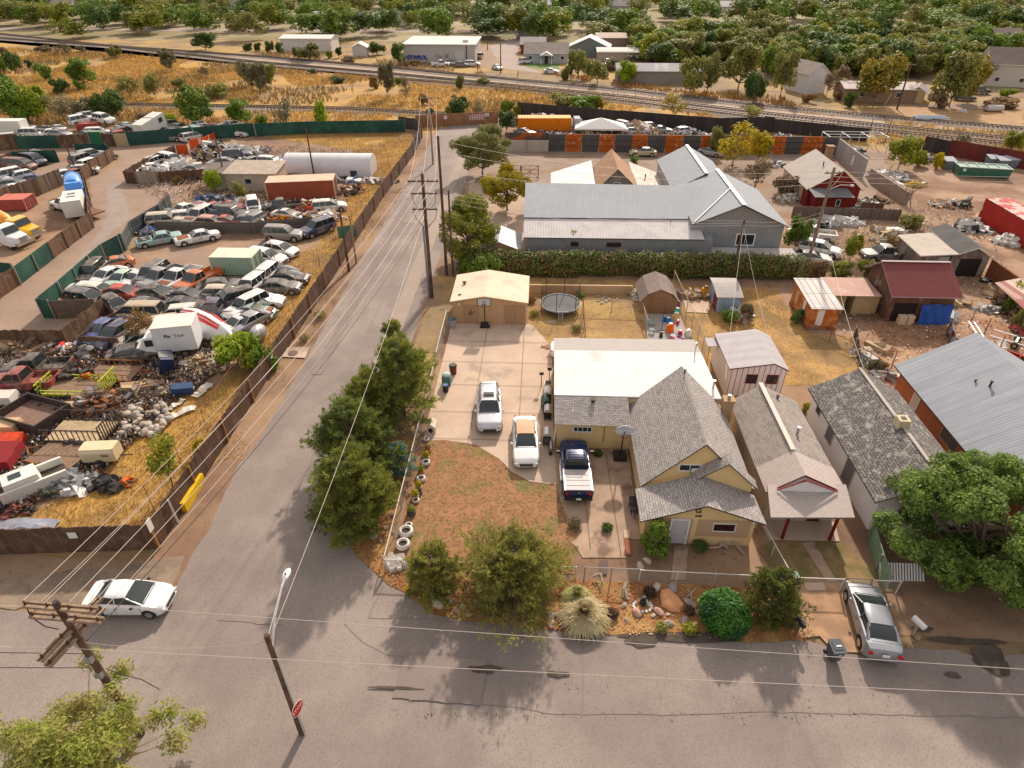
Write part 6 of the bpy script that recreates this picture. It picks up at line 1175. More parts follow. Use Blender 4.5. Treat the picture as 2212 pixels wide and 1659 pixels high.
    tls=[]
    for s in (1,-1):
        q=MB(); q.bx((-L*.4965,s*w*.76,(.82 if kind!='pickup' else .9)),(.06,.22 if kind!='pickup' else .12,.16 if kind not in('pickup','suv','van') else .36),s*.12); tls.append(q)
    gr=MB(); gr.bx((L*.497,0,.52 if kind!='pickup' else .72),(.04,w*1.0,.2)); bp=MB()
    for s in (1,-1):
        for f in (gh[3]-.02,(gh[1]+gh[2])/2,gh[1]-.03 if kind not in('pickup','coupe') else gh[1]): bp.bx(((f-.5)*L,s*(w*.992),.66),(.018,.02,.5))
        for f in ((gh[1]+gh[2])/2+.02,gh[1]+.01): bp.bx(((f-.5)*L,s*(w*.995),.84*belt),(.16,.03,.03))
        bp.bx((0,s*(w*.985),.33),(L*.52,.03,.05))
    if kind!='pickup': bp.bx(((gh[0]-.012-.5)*L,0,prof(pr,max(.02,gh[0]-.012))+.012),(.02,w*1.3,.015))
    bp.bx(((gh[3]+.012-.5)*L,0,prof(pr,gh[3]+.012)+.014),(.05,w*1.5,.012)); bp.bx((L*.494,0,.36),(.05,w*1.5,.1)); bp.bx((-L*.493,0,.4),(.05,w*1.4,.1))
    out.append(['trim',bp,4,0]); return out,hls,tls,gr
CM={}; LASTCAR=[None]
TINT=surf('dark_trim_plastic',(.05,.05,.05),None,rough=.5)
def carmesh(kind,lod,body,roof=None):
    key=(kind,lod,body.name)
    if key in CM: return CM[key]
    out,hls,tls,gr=carparts(kind,lod)
    if lod==0:
        mb=MB()
        for o in out:
            if o[0]=='wheel':
                for p in o[4]: 
                    mb.tube((p[0],p[1]-.1,p[2]),(p[0],p[1]+.1,p[2]),K[kind][7],K[kind][7],10,2); mb.tube((p[0],p[1]-.11,p[2]),(p[0],p[1]+.11,p[2]),K[kind][7]*.6,K[kind][7]*.6,8,3)
            elif o[0] in('rim','trim'): pass
            else:
                n=len(mb.v); mb.v+=o[1].v; mb.f+=[tuple(i+n for i in f) for f in o[1].f]; mb.m+=[o[2]]*len(o[1].f)
        for q,m in [(h,4) for h in hls]+[(h,5) for h in tls]: n=len(mb.v); mb.v+=q.v; mb.f+=[tuple(i+n for i in f) for f in q.f]; mb.m+=[m]*len(q.f)
        CM[key]=mb.mesh('vehicle',[body,cglass,RUB,RIM,HLT,REDL],smooth=38); return CM[key]
    mats=[body,cglass,RUB,RIM,TINT]; r={}
    for o in out: r[o[0]]=(o[1].mesh(o[0],mats[o[2]],smooth=o[3] or None),o[4] if len(o)>4 else None)
    r['head']=[h.mesh('headlight',HLT,smooth=30) for h in hls]; r['tail']=[h.mesh('taillight',REDL) for h in tls]; r['grille']=gr.mesh('grille',TINT)
    CM[key]=r; return r
PAINT={'pearl':(.58,.57,.6),'white':(.72,.71,.69),'offwhite':(.62,.59,.54),'silver':(.30,.31,.33),'grey':(.2,.2,.205),'dgrey':(.085,.088,.095),'black':(.02,.02,.024),'red':(.38,.03,.022),'dred':(.2,.018,.022),'maroon':(.12,.02,.025),'blue':(.03,.06,.2),'dblue':(.018,.03,.085),'lblue':(.15,.26,.42),'teal':(.26,.40,.36),'mint':(.42,.56,.48),'orange':(.5,.13,.04),'tan':(.42,.34,.24),'beige':(.48,.42,.34),'green':(.06,.17,.1),'dgreen':(.03,.08,.06),'yellow':(.62,.36,.02),'rusty':(.3,.13,.07),'pink':(.5,.25,.2)}
WORD={'pearl':'pearl','white':'white','offwhite':'off white','silver':'silver','grey':'grey','dgrey':'dark grey','black':'black','red':'red','dred':'dark red','maroon':'maroon','blue':'blue','dblue':'navy blue','lblue':'light blue','teal':'teal','mint':'pale mint','orange':'orange','tan':'tan','beige':'beige','green':'green','dgreen':'dark green','yellow':'yellow','rusty':'rusty brown','pink':'faded pink'}
NAME={'sedan':'sedan','modern':'sedan','old':'old sedan','coupe':'coupe','hatch':'hatchback','wagon':'station wagon','suv':'SUV','van':'van','pickup':'pickup truck'}
def PT(c,clean=True):
    q=(.5 if c in('silver','grey','dgrey') else 0); return paint('paint_'+c,PAINT[c],.3,q) if clean else paint('dusty_'+c,PAINT[c],.5,q*.5,.2,.6,.38)
def car(x,y,rz,kind,c,label,lod=1,z=0.05,tilt=(0,0),group='vehicles in the salvage yards',cat=None,name=None):
    cat=cat or {'pickup':'pickup truck','van':'van','suv':'SUV'}.get(kind,'car'); name=name or {'pickup':'pickup_truck','van':'van','suv':'suv','sedan':'sedan_car','modern':'sedan_car','old':'sedan_car','coupe':'coupe_car','hatch':'hatchback_car','wagon':'wagon_car'}[kind]
    if lod==0:
        o=link(name,carmesh(kind,0,PT(c,group is None)),None,(x,y,z),(tilt[0],tilt[1],rz)); return tag(o,label,cat,group)
    r=carmesh(kind,1,PT(c,group is None)); t=empty(name,(x,y,z),label,cat,group,rz); t.rotation_euler=(tilt[0],tilt[1],rz)
    link('body',r['body'][0],t); link('windows',r['windows'][0],t)
    for p in r['wheel'][1]:
        w_=link('wheel',r['wheel'][0],t,p); link('rim',r['rim'][0],w_)
    for h in r['head']: link('headlight',h,t)
    for h in r['tail']: link('taillight',h,t)
    link('grille',r['grille'],t); link('trim',r['trim'][0],t); LASTCAR[0]=t; return t
def addto(t,name,mb,m,smooth=None): return mb.build(name,m,t,smooth)
# --- hero vehicles
PLT=surf('licence_plate',(.7,.7,.68),None,rough=.5)
a,b=P(1866,1272,.8),P(1906,1398,.8); t=car((a[0]+b[0])/2,(a[1]+b[1])/2,math.atan2(a[1]-b[1],a[0]-b[0]),'modern','silver','silver sedan parked nose in beside the white mailbox on the clay driveway',group=None,z=.06)
mb=MB(); mb.bx((-2.385,0,.83),(.03,.34,.16)); addto(t,'license_plate',mb,PLT)
for s in (1,-1): mb=MB(); mb.sph((.72,s*1.0,1.02),.11,0,8,5,(1,.9,.7)); addto(t,'mirror',mb,PT('silver'),60)
t=car(-21.75,21.0,.03,'modern','white','white sedan standing on the bottom road below the brown fence corner',group=None,z=.1); t.scale=(.96,.98,.98)
for s in (1,-1): mb=MB(); mb.sph((.72,s*1.0,1.02),.11,0,8,5,(1,.9,.7)); addto(t,'mirror',mb,BLK,60)
p=mid(P(1053,932,.4),P(1060,850,1.2)); t=car(-3.45,36.8,-math.pi/2-.0,'suv','pearl','white SUV with roof rack and sunroof on the concrete driveway',group=None,z=.075)
q=mid(P(1053,935),P(1065,860)); t.location=(q[0]-.05,q[1]-.25,.075); t.rotation_euler=(0,0,math.atan2(P(1047,935)[1]-P(1060,850)[1],P(1047,935)[0]-P(1060,850)[0])+.1)
mb=MB(); mb.bx((-.3,0,1.83),(.62,.8,.02)); addto(t,'sunroof',mb,cglass)
for s in (1,-1): mb=MB(); mb.tube((-2.0,s*.62,1.87),(.35,s*.62,1.87),.025); [mb.tube((x,s*.62,1.78),(x,s*.62,1.87),.02) for x in (-1.9,-.8,.3)]; addto(t,'roof_rail',mb,BLK)
mb=MB(); [mb.tube((x,-.62,1.88),(x,.62,1.88),.022) for x in (-1.7,-.2)]; addto(t,'roof_rack',mb,BLK)
for s in (1,-1): mb=MB(); mb.sph((.85,s*1.05,1.15),.12,0,8,5,(1,.9,.8)); addto(t,'mirror',mb,PT('pearl'),60)
a,b=P(1137,1010),P(1133,915); t=car((a[0]+b[0])/2,(a[1]+b[1])/2+.1,math.atan2(a[1]-b[1],a[0]-b[0]),'sedan','white','white sedan with tan vinyl roof parked left of the blue pickup',group=None,z=.075); t.location.y-=.45; t.scale=(1.08,1,1)
mb=MB(); L,W,H,belt,pr,gh,wf,wr=K['sedan']; X=[(q-.5)*L for q in gh]; wt=W/2*.70
mb.loft([[(x,hw,zz) for hw,zz in ((wt*1.06,H-.09-dz),(wt*.97,H+.01-dz),(wt*.5,H+.045-dz),(-wt*.5,H+.045-dz),(-wt*.97,H+.01-dz),(-wt*1.06,H-.09-dz))] for x,dz in ((X[0]+.1,.36),(X[1]-.03,.02),(X[1]*.5+X[2]*.5,0),(X[2]+.02,.02))]); addto(t,'vinyl_roof',mb,surf('tan_vinyl',(.50,.34,.23),(.45,.30,.2),4,.7),50)
for s in (1,-1): mb=MB(); mb.sph((.75,s*1.0,1.02),.11,0,8,5,(1,.9,.7)); addto(t,'mirror',mb,PT('white'),60)
a,b=P(1246,1088),P(1238,965); t=car((a[0]+b[0])/2,(a[1]+b[1])/2-.2,math.pi/2+.03,'pickup','dblue','navy blue crew cab pickup with silver bed cover behind the cream house wing',group=None,z=.09); t.scale=(1.0,1.0,1.0)
bp=paint('paint_navy',(.012,.028,.095),.22,.2); 
for ch in t.children:
    if ch.name.startswith('body'): ch.data=ch.data.copy(); ch.data.materials[0]=bp
SVP=paint('paint_silver_trim',(.45,.45,.45),.35,.4)
mb=MB(); mb.bx((-1.72,0,1.15),(1.95,1.6,.05)); [mb.bx((-2.3+i*.5,0,1.18),(.015,1.5,.02),0,1) for i in range(4)]; addto(t,'bed_cover',mb,[surf('grey_cover',(.46,.42,.4),(.4,.365,.35),1,.5),BLK])
for s in (1,-1):
    mb=MB(); mb.bx((-1.7,s*.86,1.165),(2.05,.1,.04)); addto(t,'bed_rail',mb,SVP); mb=MB(); mb.bx((.1,s*1.0,.38),(2.2,.12,.06)); addto(t,'running_board',mb,CRM)
    mb=MB(); mb.bx((.95,s*1.16,1.22),(.12,.26,.2)); addto(t,'mirror',mb,BLK)
    mb=MB(); mb.bx((.1,s*.99,.52),(2.4,.03,.12)); addto(t,'lower_trim',mb,SVP)
mb=MB(); [mb.tube((x,-.55,1.93),(x,.55,1.93),.025) for x in (-.42,-.15,.1)]; [mb.tube((-.5,s*.55,1.9),(.15,s*.55,1.9),.025) for s in (1,-1)]; addto(t,'roof_rack',mb,BLK)
mb=MB(); mb.bx((-2.82,0,.52),(.16,1.8,.2)); addto(t,'rear_bumper',mb,BLK); mb=MB(); mb.bx((-2.91,0,.55),(.02,.32,.15)); addto(t,'license_plate',mb,PLT); mb=MB(); mb.bx((-2.785,0,1.0),(.03,.2,.08)); addto(t,'tailgate_badge',mb,CRM)
mb=MB(); mb.tube((-2.85,0,.42),(-3.05,0,.42),.05); addto(t,'tow_hitch',mb,BLK)
t=car(3.9,48.1,0,'old','white','long white sedan mostly hidden behind the white flat roof',group=None,z=.06)
a,b=g(2,0,1020,1000),g(2,0,1235,1005); car((a[0]+b[0])/2,(a[1]+b[1])/2,math.pi,'sedan','tan','light tan sedan parked before the patchwork metal fence',group=None,z=.05)
# --- salvage yard rows: (tile col,row, rear x,y, front x,y, kind, colour)
def row(rows,phrase,lod=1,dz=0):
    rn=random.Random(len(rows)*7+len(phrase)); from collections import Counter
    cnt=Counter((q[6],q[7]) for q in rows); seen=Counter()
    for c,r,x0,y0,x1,y1,k,col in sorted(rows,key=lambda q:(q[0],(q[2]+q[4]))):
        a,b=g(c,r,x0,y0,.7),g(c,r,x1,y1,.7); key=(k,col); i=seen[key]; seen[key]+=1
        lab=f'{WORD[col]} {NAME[k]} {phrase}'
        if cnt[key]>1: lab+=', '+ORD[i]
        car((a[0]+b[0])/2,(a[1]+b[1])/2,math.atan2(b[1]-a[1],b[0]-a[0]),k,col,lab,lod,.02+dz,(rn.uniform(-.03,.03),rn.uniform(-.02,.02)))
        t=C.objects[-1] if 0 else LASTCAR[0]; L,W,_,_,pr,gh=K[k][:6]; q=rn.random()
        if lod and q<.34:
            x=(.955+gh[3])/2; zz=prof(pr,x)+.03; e=MB()
            if q<.16:
                e.bx(((x-.5)*L,0,zz),((.9-gh[3])*L,W*.66,.03)); [e.bx(((x-.5)*L+rn.uniform(-.3,.3),rn.uniform(-.4,.4),zz+.04),(rn.uniform(.15,.5),rn.uniform(.1,.3),.08),rn.uniform(0,3),1) for _ in range(6)]; e.build('engine_bay',[BLK,STL],t)
            else: e.bx(((x-.5)*L,0,zz),((.88-gh[3])*L,W*.7,.025)); e.build('hood',RST if q<.22 else PT(rn.choice(['white','dgrey','maroon','beige']),False),t)
row([(0,1,850,480,730,590,'suv','black'),(0,1,1030,430,900,460,'coupe','orange'),(0,1,1010,510,830,600,'sedan','white'),(0,1,1110,540,990,620,'sedan','mint'),(0,1,1250,530,1080,620,'coupe','white'),(0,1,1370,510,1250,590,'suv','dgrey'),(0,1,1500,520,1290,620,'pickup','silver'),(0,1,1640,525,1450,630,'pickup','white'),(0,1,1810,540,1600,650,'pickup','orange')],'in the back row beside the mint container')
row([(0,1,655,660,860,665,'coupe','white'),(0,1,800,680,930,690,'hatch','offwhite'),(0,1,920,690,1210,705,'sedan','red'),(0,1,1230,690,1490,720,'sedan','black'),(0,1,1500,710,1750,725,'coupe','dgrey'),(0,1,1790,700,2080,700,'hatch','beige'),(0,1,1780,650,2010,620,'sedan','dgrey'),(0,1,2212,620,2110,700,'suv','white')],'in the second row of parked wrecks')
row([(0,1,620,730,920,770,'wagon','dgrey'),(0,1,930,760,1070,850,'hatch','black'),(0,1,1150,800,1410,820,'sedan','dgrey'),(0,1,1450,790,1740,800,'coupe','black'),(0,1,2040,850,1700,850,'pickup','dblue'),(0,1,2090,740,1900,790,'suv','black'),(0,1,2200,790,2060,860,'suv','white'),(0,1,1290,880,1100,880,'van','tan'),(0,1,1640,880,1380,900,'wagon','offwhite'),(0,1,1860,735,2100,720,'coupe','grey')],'in the third row above the boat hull')
row([(0,1,960,960,780,1080,'sedan','blue'),(0,1,1080,1010,930,1100,'wagon','dblue'),(0,1,1420,980,1240,1010,'wagon','tan'),(0,1,1150,960,1040,1000,'coupe','offwhite'),(0,1,1250,1090,1150,1110,'hatch','beige'),(0,1,2190,900,1900,1040,'coupe','white'),(1,1,20,900,-160,1000,'sedan','silver'),(0,1,1040,1240,1290,1200,'sedan','black')],'between the low board fence and the box truck')
row([(1,1,90,300,350,345,'hatch','white'),(1,1,-30,370,220,410,'wagon','white'),(1,1,115,190,370,195,'suv','grey'),(1,1,650,100,400,185,'suv','dblue'),(1,1,150,500,-20,640,'suv','white'),(1,1,170,560,380,560,'coupe','black'),(1,1,50,650,330,640,'sedan','dgrey'),(1,1,-90,760,170,760,'sedan','white'),(1,1,-100,850,50,860,'coupe','teal')],'at the grassy right end of the car rows')
row([(0,1,1840,185,1560,240,'old','white'),(0,1,1520,200,1215,255,'old','teal')],'alone on the open dirt below the dark fence')
row([(0,1,580,1340,60,1350,'pickup','black'),(0,1,400,1460,0,1470,'pickup','dred')],'at the left edge above the lime trailer')
row([(0,0,1560,1470,1680,1430,'old','white'),(0,0,1780,1440,1960,1450,'coupe','red'),(0,0,1930,1430,2080,1440,'coupe','dred'),(0,1,1380,80,1500,70,'suv','beige'),(0,1,1560,40,1660,30,'hatch','offwhite'),(0,1,1780,10,1660,70,'suv','offwhite'),(0,1,1880,20,1810,30,'sedan','dblue'),(0,1,1930,10,2080,20,'suv','black'),(0,1,1900,75,2030,75,'coupe','red'),(0,1,2060,70,2200,60,'coupe','dgrey'),(1,1,0,60,-60,90,'hatch','grey'),(0,0,2180,1400,2200,1486,'suv','white'),(1,0,330,1430,110,1450,'pickup','black'),(1,0,450,1440,620,1430,'sedan','offwhite'),(1,1,210,15,340,25,'coupe','offwhite'),(0,1,1800,85,1880,90,'hatch','pink'),(0,1,1420,20,1540,15,'coupe','dgrey'),(1,0,580,1440,680,1430,'wagon','offwhite'),(0,0,1700,1486,1830,1480,'coupe','silver')],'in the crowded strip above the dark low fence')
row([(0,0,100,1080,240,1085,'van','maroon'),(0,0,230,1030,340,1050,'van','dblue'),(0,0,100,1165,-20,1190,'suv','white'),(0,0,200,1170,110,1190,'hatch','white'),(0,0,290,1190,140,1220,'coupe','blue'),(0,0,130,1240,0,1250,'sedan','grey'),(0,0,180,1280,10,1310,'sedan','white'),(0,0,500,1200,350,1240,'sedan','white'),(0,0,590,1155,470,1185,'sedan','white'),(0,0,670,1150,580,1180,'sedan','dred'),(0,0,670,1125,790,1115,'hatch','offwhite'),(0,0,720,1090,870,1040,'wagon','white'),(0,0,670,1045,780,1010,'suv','grey'),(0,0,740,1010,850,985,'suv','silver'),(0,0,850,1020,930,1000,'coupe','black'),(0,0,240,985,390,975,'coupe','dgrey')],'in the fenced lots at the far left')
row([(0,0,1340,1050,1240,1085,'wagon','offwhite'),(0,0,1430,1030,1520,1050,'van','white'),(0,0,1280,1110,1380,1100,'sedan','white'),(0,0,1640,1110,1750,1120,'coupe','grey'),(0,0,1970,1055,1850,1060,'sedan','silver'),(1,0,50,1050,230,1060,'wagon','white'),(0,0,2000,1000,2100,990,'suv','dblue'),(0,0,2180,1050,2212,1040,'hatch','dgrey')],'among the machinery heaps below the upper lane')
# upper junk strip behind green fence
rn=random.Random(77); rows=[]; cols=['white','silver','dgrey','black','grey','maroon','dblue','offwhite','white','dgrey','teal','black']
rows=[(0,0,690,740,780,725,'suv','white'),(0,0,770,710,850,705,'suv','white'),(0,0,880,720,970,735,'suv','white'),(0,0,820,790,900,785,'suv','white'),(0,0,300,870,450,860,'wagon','white'),(0,0,1020,800,1100,790,'hatch','red'),(0,0,1110,770,1190,780,'suv','dgreen'),(0,0,820,830,900,825,'van','green'),(0,0,470,790,560,795,'sedan','silver'),(0,0,370,755,440,745,'coupe','maroon')]
for k in range(44):
    x=rn.uniform(10,2180); yy=rn.uniform(730,830)-(50 if x>1700 else 0)*(x-1700)/500; 
    if 650<x<1000 and yy<800: continue
    if x<230 or 1200<x<1420: yy=rn.uniform(715,745)
    rows.append((0,0,x,yy,x+rn.choice([-85,85,60]),yy+rn.uniform(-22,12),rn.choice(['sedan','coupe','hatch','suv','wagon','sedan']),rn.choice(cols)))
from collections import Counter
cc=Counter(); tot=Counter((q[6],q[7]) for q in rows)
for q in sorted(rows,key=lambda q:q[2]):
    key=(q[6],q[7]); cc[key]+=1
    lab=f'{WORD[q[7]]} {NAME[q[6]]} in the jumbled strip behind the long green fence'
    if tot[key]>1: lab=f'{WORD[q[7]]} {NAME[q[6]]} in the strip behind the green fence, {ORD[cc[key]-1]}'
    a,b=g(0,0,q[2],q[3]+20,.7),g(0,0,q[4],q[5]+20,.7); d=1.3 if q[3]<745 and 680<q[2]<900 else 0
    car((a[0]+b[0])/2,(a[1]+b[1])/2,math.atan2(b[1]-a[1],b[0]-a[0]),q[6],q[7],lab,0,.05+d,(rn.uniform(-.12,.12),rn.uniform(-.1,.1)))
# far cars and right yards
def far(rows,phrase):
    for c,r,x0,y0,x1,y1,k,col in rows:
        a,b=g(c,r,x0,y0,.7),g(c,r,x1,y1,.7); car((a[0]+b[0])/2,(a[1]+b[1])/2,math.atan2(b[1]-a[1],b[0]-a[0]),k,col,f'{WORD[col]} {NAME[k]} {phrase}',0,.05,group='cars beyond the tracks and in back yards')
far([(1,0,1520,210,1670,208,'pickup','white'),(1,0,1710,212,1830,212,'sedan','dgrey'),(1,0,1690,185,1700,200,'hatch','silver'),(1,0,1840,205,1900,205,'wagon','white'),(1,0,1960,145,1830,140,'van','offwhite'),(1,0,2060,225,2110,240,'coupe','white')],'by the graffiti covered building')
far([(2,0,95,185,150,180,'wagon','white'),(2,0,300,265,380,268,'coupe','white'),(2,0,820,170,830,205,'sedan','white'),(2,0,815,150,830,130,'coupe','maroon'),(2,0,900,140,960,140,'sedan','silver')],'near the grey cottage')
far([(3,0,1660,490,1740,495,'wagon','dgrey'),(3,0,1800,440,1860,440,'suv','black'),(3,0,1180,470,1220,480,'hatch','blue')],'under the trees across the tracks')
far([(3,1,340,300,560,340,'wagon','white'),(3,1,300,390,430,400,'sedan','offwhite'),(3,1,430,200,330,190,'pickup','offwhite'),(3,1,1100,370,920,370,'pickup','dgrey'),(2,0,1690,960,1750,970,'coupe','silver')],'in the back yard behind the hedge end')
far([(2,0,1140,700,1250,690,'wagon','offwhite'),(2,0,1240,770,1350,775,'coupe','silver'),(2,0,1450,790,1540,780,'hatch','white'),(2,0,1000,790,1090,790,'sedan','offwhite'),(2,0,960,750,1000,760,'suv','dred'),(2,0,80,790,150,800,'coupe','dgrey'),(2,0,1160,755,1230,750,'wagon','dgreen')],'in the scrap lot behind the patchwork fence')
# ---------------- containers, trucks, trailers ----------------
def at(c,r,x,y,z=0): p=g(c,r,x,y,z); return (p[0],p[1],0.03)
def seg(c,r,x0,y0,x1,y1,z=0):
    a,b=g(c,r,x0,y0,z),g(c,r,x1,y1,z); return (a[0]+b[0])/2,(a[1]+b[1])/2,math.dist(a,b),math.atan2(b[1]-a[1],b[0]-a[0])
def container(c,r,x0,y0,x1,y1,W,H,m,top,label,name='shipping_container',cat='container',L=None):
    x,y,l,a=seg(c,r,x0,y0,x1,y1); L=L or l; x-=math.sin(a)*W/2*-1*0; cx,cy=x-math.sin(a)*W/2,y+math.cos(a)*W/2
    t=empty(name,(cx,cy,.05),label,cat,rz=a); mb=MB(); mb.box(-L/2,-W/2,.1,L/2,W/2,H-.06); mb.build('wall',m,t)
    mb=MB(); mb.box(-L/2-.03,-W/2-.03,H-.059,L/2+.03,W/2+.03,H); mb.build('roof',top,t); mb=MB()
    for sx in (-1,1):
        for sy in (-1,1): mb.box(sx*L/2-.07,sy*W/2-.07,0,sx*L/2+.07,sy*W/2+.07,H-.06)
    mb.build('corner_post',top,t); mb=MB(); [mb.box(L/2+.02,yy,.15,L/2+.07,yy+.04,H-.1) for yy in (-.8,-.3,.3,.8)]; mb.build('door_bar',STL,t); return t
container(0,1,1850,555,2212,560,2.6,2.2,corr('mint_corrugated',(.30,.40,.31),.35,(.36,.45,.36),.6,.2,st=.8),surf('pale_mint_roof',(.60,.62,.50),(.5,.5,.4),.8,.8),'pale mint green shipping container beside the rows of wrecks')
container(1,0,110,1395,690,1370,3.2,2.6,corr('terracotta_corrugated',(.34,.10,.06),.3,(.29,.085,.05),.7,.2,st=.8),surf('pinkish_roof',(.58,.42,.32),(.5,.36,.27),.6,.8),'long terracotta orange shipping container with pale pink roof')
container(2,0,52,800,505,800,2.6,2.6,corr('bright_orange_corrugated',(.66,.22,.01),.3,(.6,.19,.01),.6,.2,st=.5),MT['bright_orange_corrugated'],'bright orange container inside the scrap lot behind the patchwork fence')
container(2,0,535,800,585,800,2.4,2.5,surf('grey_white_box',(.42,.42,.44),(.36,.36,.38),2),MT['grey_white_box'],'small grey box standing at the right end of the orange container',name='storage_box',cat='box')
container(3,1,1810,70,2212,330,3,2.9,corr('red_corrugated',(.36,.035,.03),.3,(.3,.03,.025),.6,.2,st=.8),surf('red_white_roof',(.45,.35,.32),(.36,.06,.05),.9,.7,lo=.48,hi=.52),'long red shipping container at the right edge of the brown lot')
container(0,0,0,1486,240,1480,2.6,1.6,surf('faded_red_steel',(.34,.09,.07),(.28,.07,.06),1),surf('faded_red_top',(.48,.17,.13),(.42,.14,.1),1),'faded red open container above the yellow mixer truck',name='steel_bin',cat='bin')
container(0,0,680,810,860,800,2.4,1.7,surf('brick_red_steel',(.32,.08,.06),(.26,.06,.05),1),MT['faded_red_top'],'brick red steel bin carrying white wrecks behind the green fence',name='steel_bin',cat='bin')
# tent in scrap lot
t=empty('canopy_tent',at(2,0,760,820),'low white pointed canopy behind the patchwork fence','canopy'); mb=MB(); 
for s in ((-1,-1),(1,-1),(1,1),(-1,1)): pass
c4p=[(-5,-2.5,1.6),(5,-2.5,1.6),(4.6,2.5,1.6),(-4.6,2.5,1.6)]; ap=(0,0,3.1)
for i in range(4): mb.face([c4p[i],c4p[(i+1)%4],ap])
mb.loft([[(x,y,z) for x,y,z in c4p],[(x,y,z-.25) for x,y,z in c4p]],0,False); mb.build('cover',surf('white_fabric',(.72,.7,.66),(.68,.66,.62),1,.7),t); mb=MB(); [mb.tube((x,y,0),(x,y,1.6),.04) for x,y,z in c4p]; mb.build('leg',STL,t)
def wheelset(t,xs,w,r=.5,m=RUB,dual=False):
    mb=MB(); mb.tube((0,-.15,0),(0,.15,0),r,r,14); me=mb.mesh('wheel',m,smooth=50); mb=MB(); mb.tube((0,-.158,0),(0,.158,0),r*.5,r*.5,10); rm=mb.mesh('rim',RIM,smooth=50)
    for x in xs:
        for s in (1,-1): o=link('wheel',me,t,(x,s*w,r)); link('rim',rm,o)
def mixer(c,r,x0,y0,x1,y1,cabc,drumc,label):
    x,y,l,a=seg(c,r,x0,y0,x1,y1,1); L=8.2; t=empty('concrete_mixer_truck',(x,y,.05),label,'mixer truck',rz=a)
    mb=MB(); mb.box(-4.1,-.45,.75,2.2,.45,1.0); mb.build('chassis',BLK,t)
    mb=MB(); mb.loft([[(1.3,-1.1,.7),(1.3,1.1,.7),(1.3,1.1,1.6),(1.3,.95,2.55),(1.3,-.95,2.55),(1.3,-1.1,1.6)],[(2.5,-1.1,.7),(2.5,1.1,.7),(2.5,1.1,1.6),(2.5,.9,2.5),(2.5,-.9,2.5),(2.5,-1.1,1.6)],[(2.85,-1.05,.75),(2.85,1.05,.75),(2.85,1.05,1.55),(2.85,.95,1.6),(2.85,-.95,1.6),(2.85,-1.05,1.55)],[(4.2,-.85,.8),(4.2,.85,.8),(4.2,.8,1.3),(4.2,.7,1.42),(4.2,-.7,1.42),(4.2,-.8,1.3)]]); mb.build('cab',cabc,t,smooth=30)
    mb=MB(); mb.face([(2.545,-.88,2.42),(2.545,.88,2.42),(2.87,.93,1.7),(2.87,-.93,1.7)]); mb.build('windshield',cglass,t)
    mb=MB(); mb.box(4.21,-.45,.85,4.26,.45,1.35); mb.build('grille',STL,t); mb=MB(); mb.box(4.27,-1.15,.55,4.5,1.15,.85); mb.build('front_bumper',CRM,t)
    for s in (1,-1):
        mb=MB(); mb.loft([[(3.1+.75*math.cos(k*math.pi/8),yy,.5+.72*math.sin(k*math.pi/8)) for k in range(9)] for yy in (s*.8,s*1.18)]); mb.build('fender',cabc,t,smooth=40)
        mb=MB(); mb.box(1.6,s*1.11-.01,1.75,2.3,s*1.11+.01-.08*s,2.3); mb.build('side_window',cglass,t)
    rg=[]; 
    for k,(f,rr) in enumerate([(0,.35),(.1,.75),(.3,1.05),(.55,1.15),(.8,.95),(1,.5)]):
        cx=-3.6+4.4*f; cz=2.5-.75*f; rg.append([(cx+.15*math.sin(u)*rr*.3,rr*math.cos(u),cz+rr*math.sin(u)) for u in [q*math.pi/8 for q in range(16)]])
    mb=MB(); mb.loft(rg); mb.build('drum',drumc,t,smooth=50); mb=MB(); mb.box(-3.9,-.4,2.2,-3.4,.4,3.1); mb.build('hopper',cabc,t)
    wheelset(t,(3.1,-1.6,-2.8),1.0,.5)
ORG=paint('paint_mixer_orange',(.66,.27,.01),.4); YEL=paint('paint_mixer_yellow',(.66,.40,.03),.4)
mixer(0,1,-330,90,510,200,YEL,ORG,'yellow mixer truck with a big orange drum at the left edge')
mixer(0,1,-420,150,390,270,PT('white'),surf('cream_drum',(.56,.52,.36),(.62,.6,.5),.9,.5),'white mixer truck with a cream drum at the left edge')
# blue tank truck
x,y,l,a=seg(0,0,630,1200,660,1345,1.5); t=empty('tank_truck',(x,y,.05),'bright blue rounded tank truck beside the brown fence','truck',rz=a); BLP=paint('paint_sky_blue',(.06,.24,.62),.35)
mb=MB(); mb.loft([[(xx,1.15*math.cos(u)*k,2.0+.95*math.sin(u)*k) for u in [q*math.pi/8 for q in range(16)]] for xx,k in ((-3.3,.5),(-3.15,.9),(-2.9,1),(1.4,1),(1.6,.9),(1.7,.5))]); mb.build('tank',BLP,t,smooth=50); mb=MB(); mb.box(1.8,-1.1,.6,3.1,1.1,2.0); mb.loft([[(1.85,-1.05,2.0),(1.85,1.05,2.0),(1.85,.95,2.7),(1.85,-.95,2.7)],[(2.9,-1.05,2.0),(2.9,1.05,2.0),(2.6,.95,2.7),(2.6,-.95,2.7)]]); mb.build('cab',BLP,t); mb=MB(); mb.box(-3.3,-.5,.6,1.8,.5,.95); mb.build('chassis',BLK,t); wheelset(t,(2.5,-1.5,-2.6),1,.5)
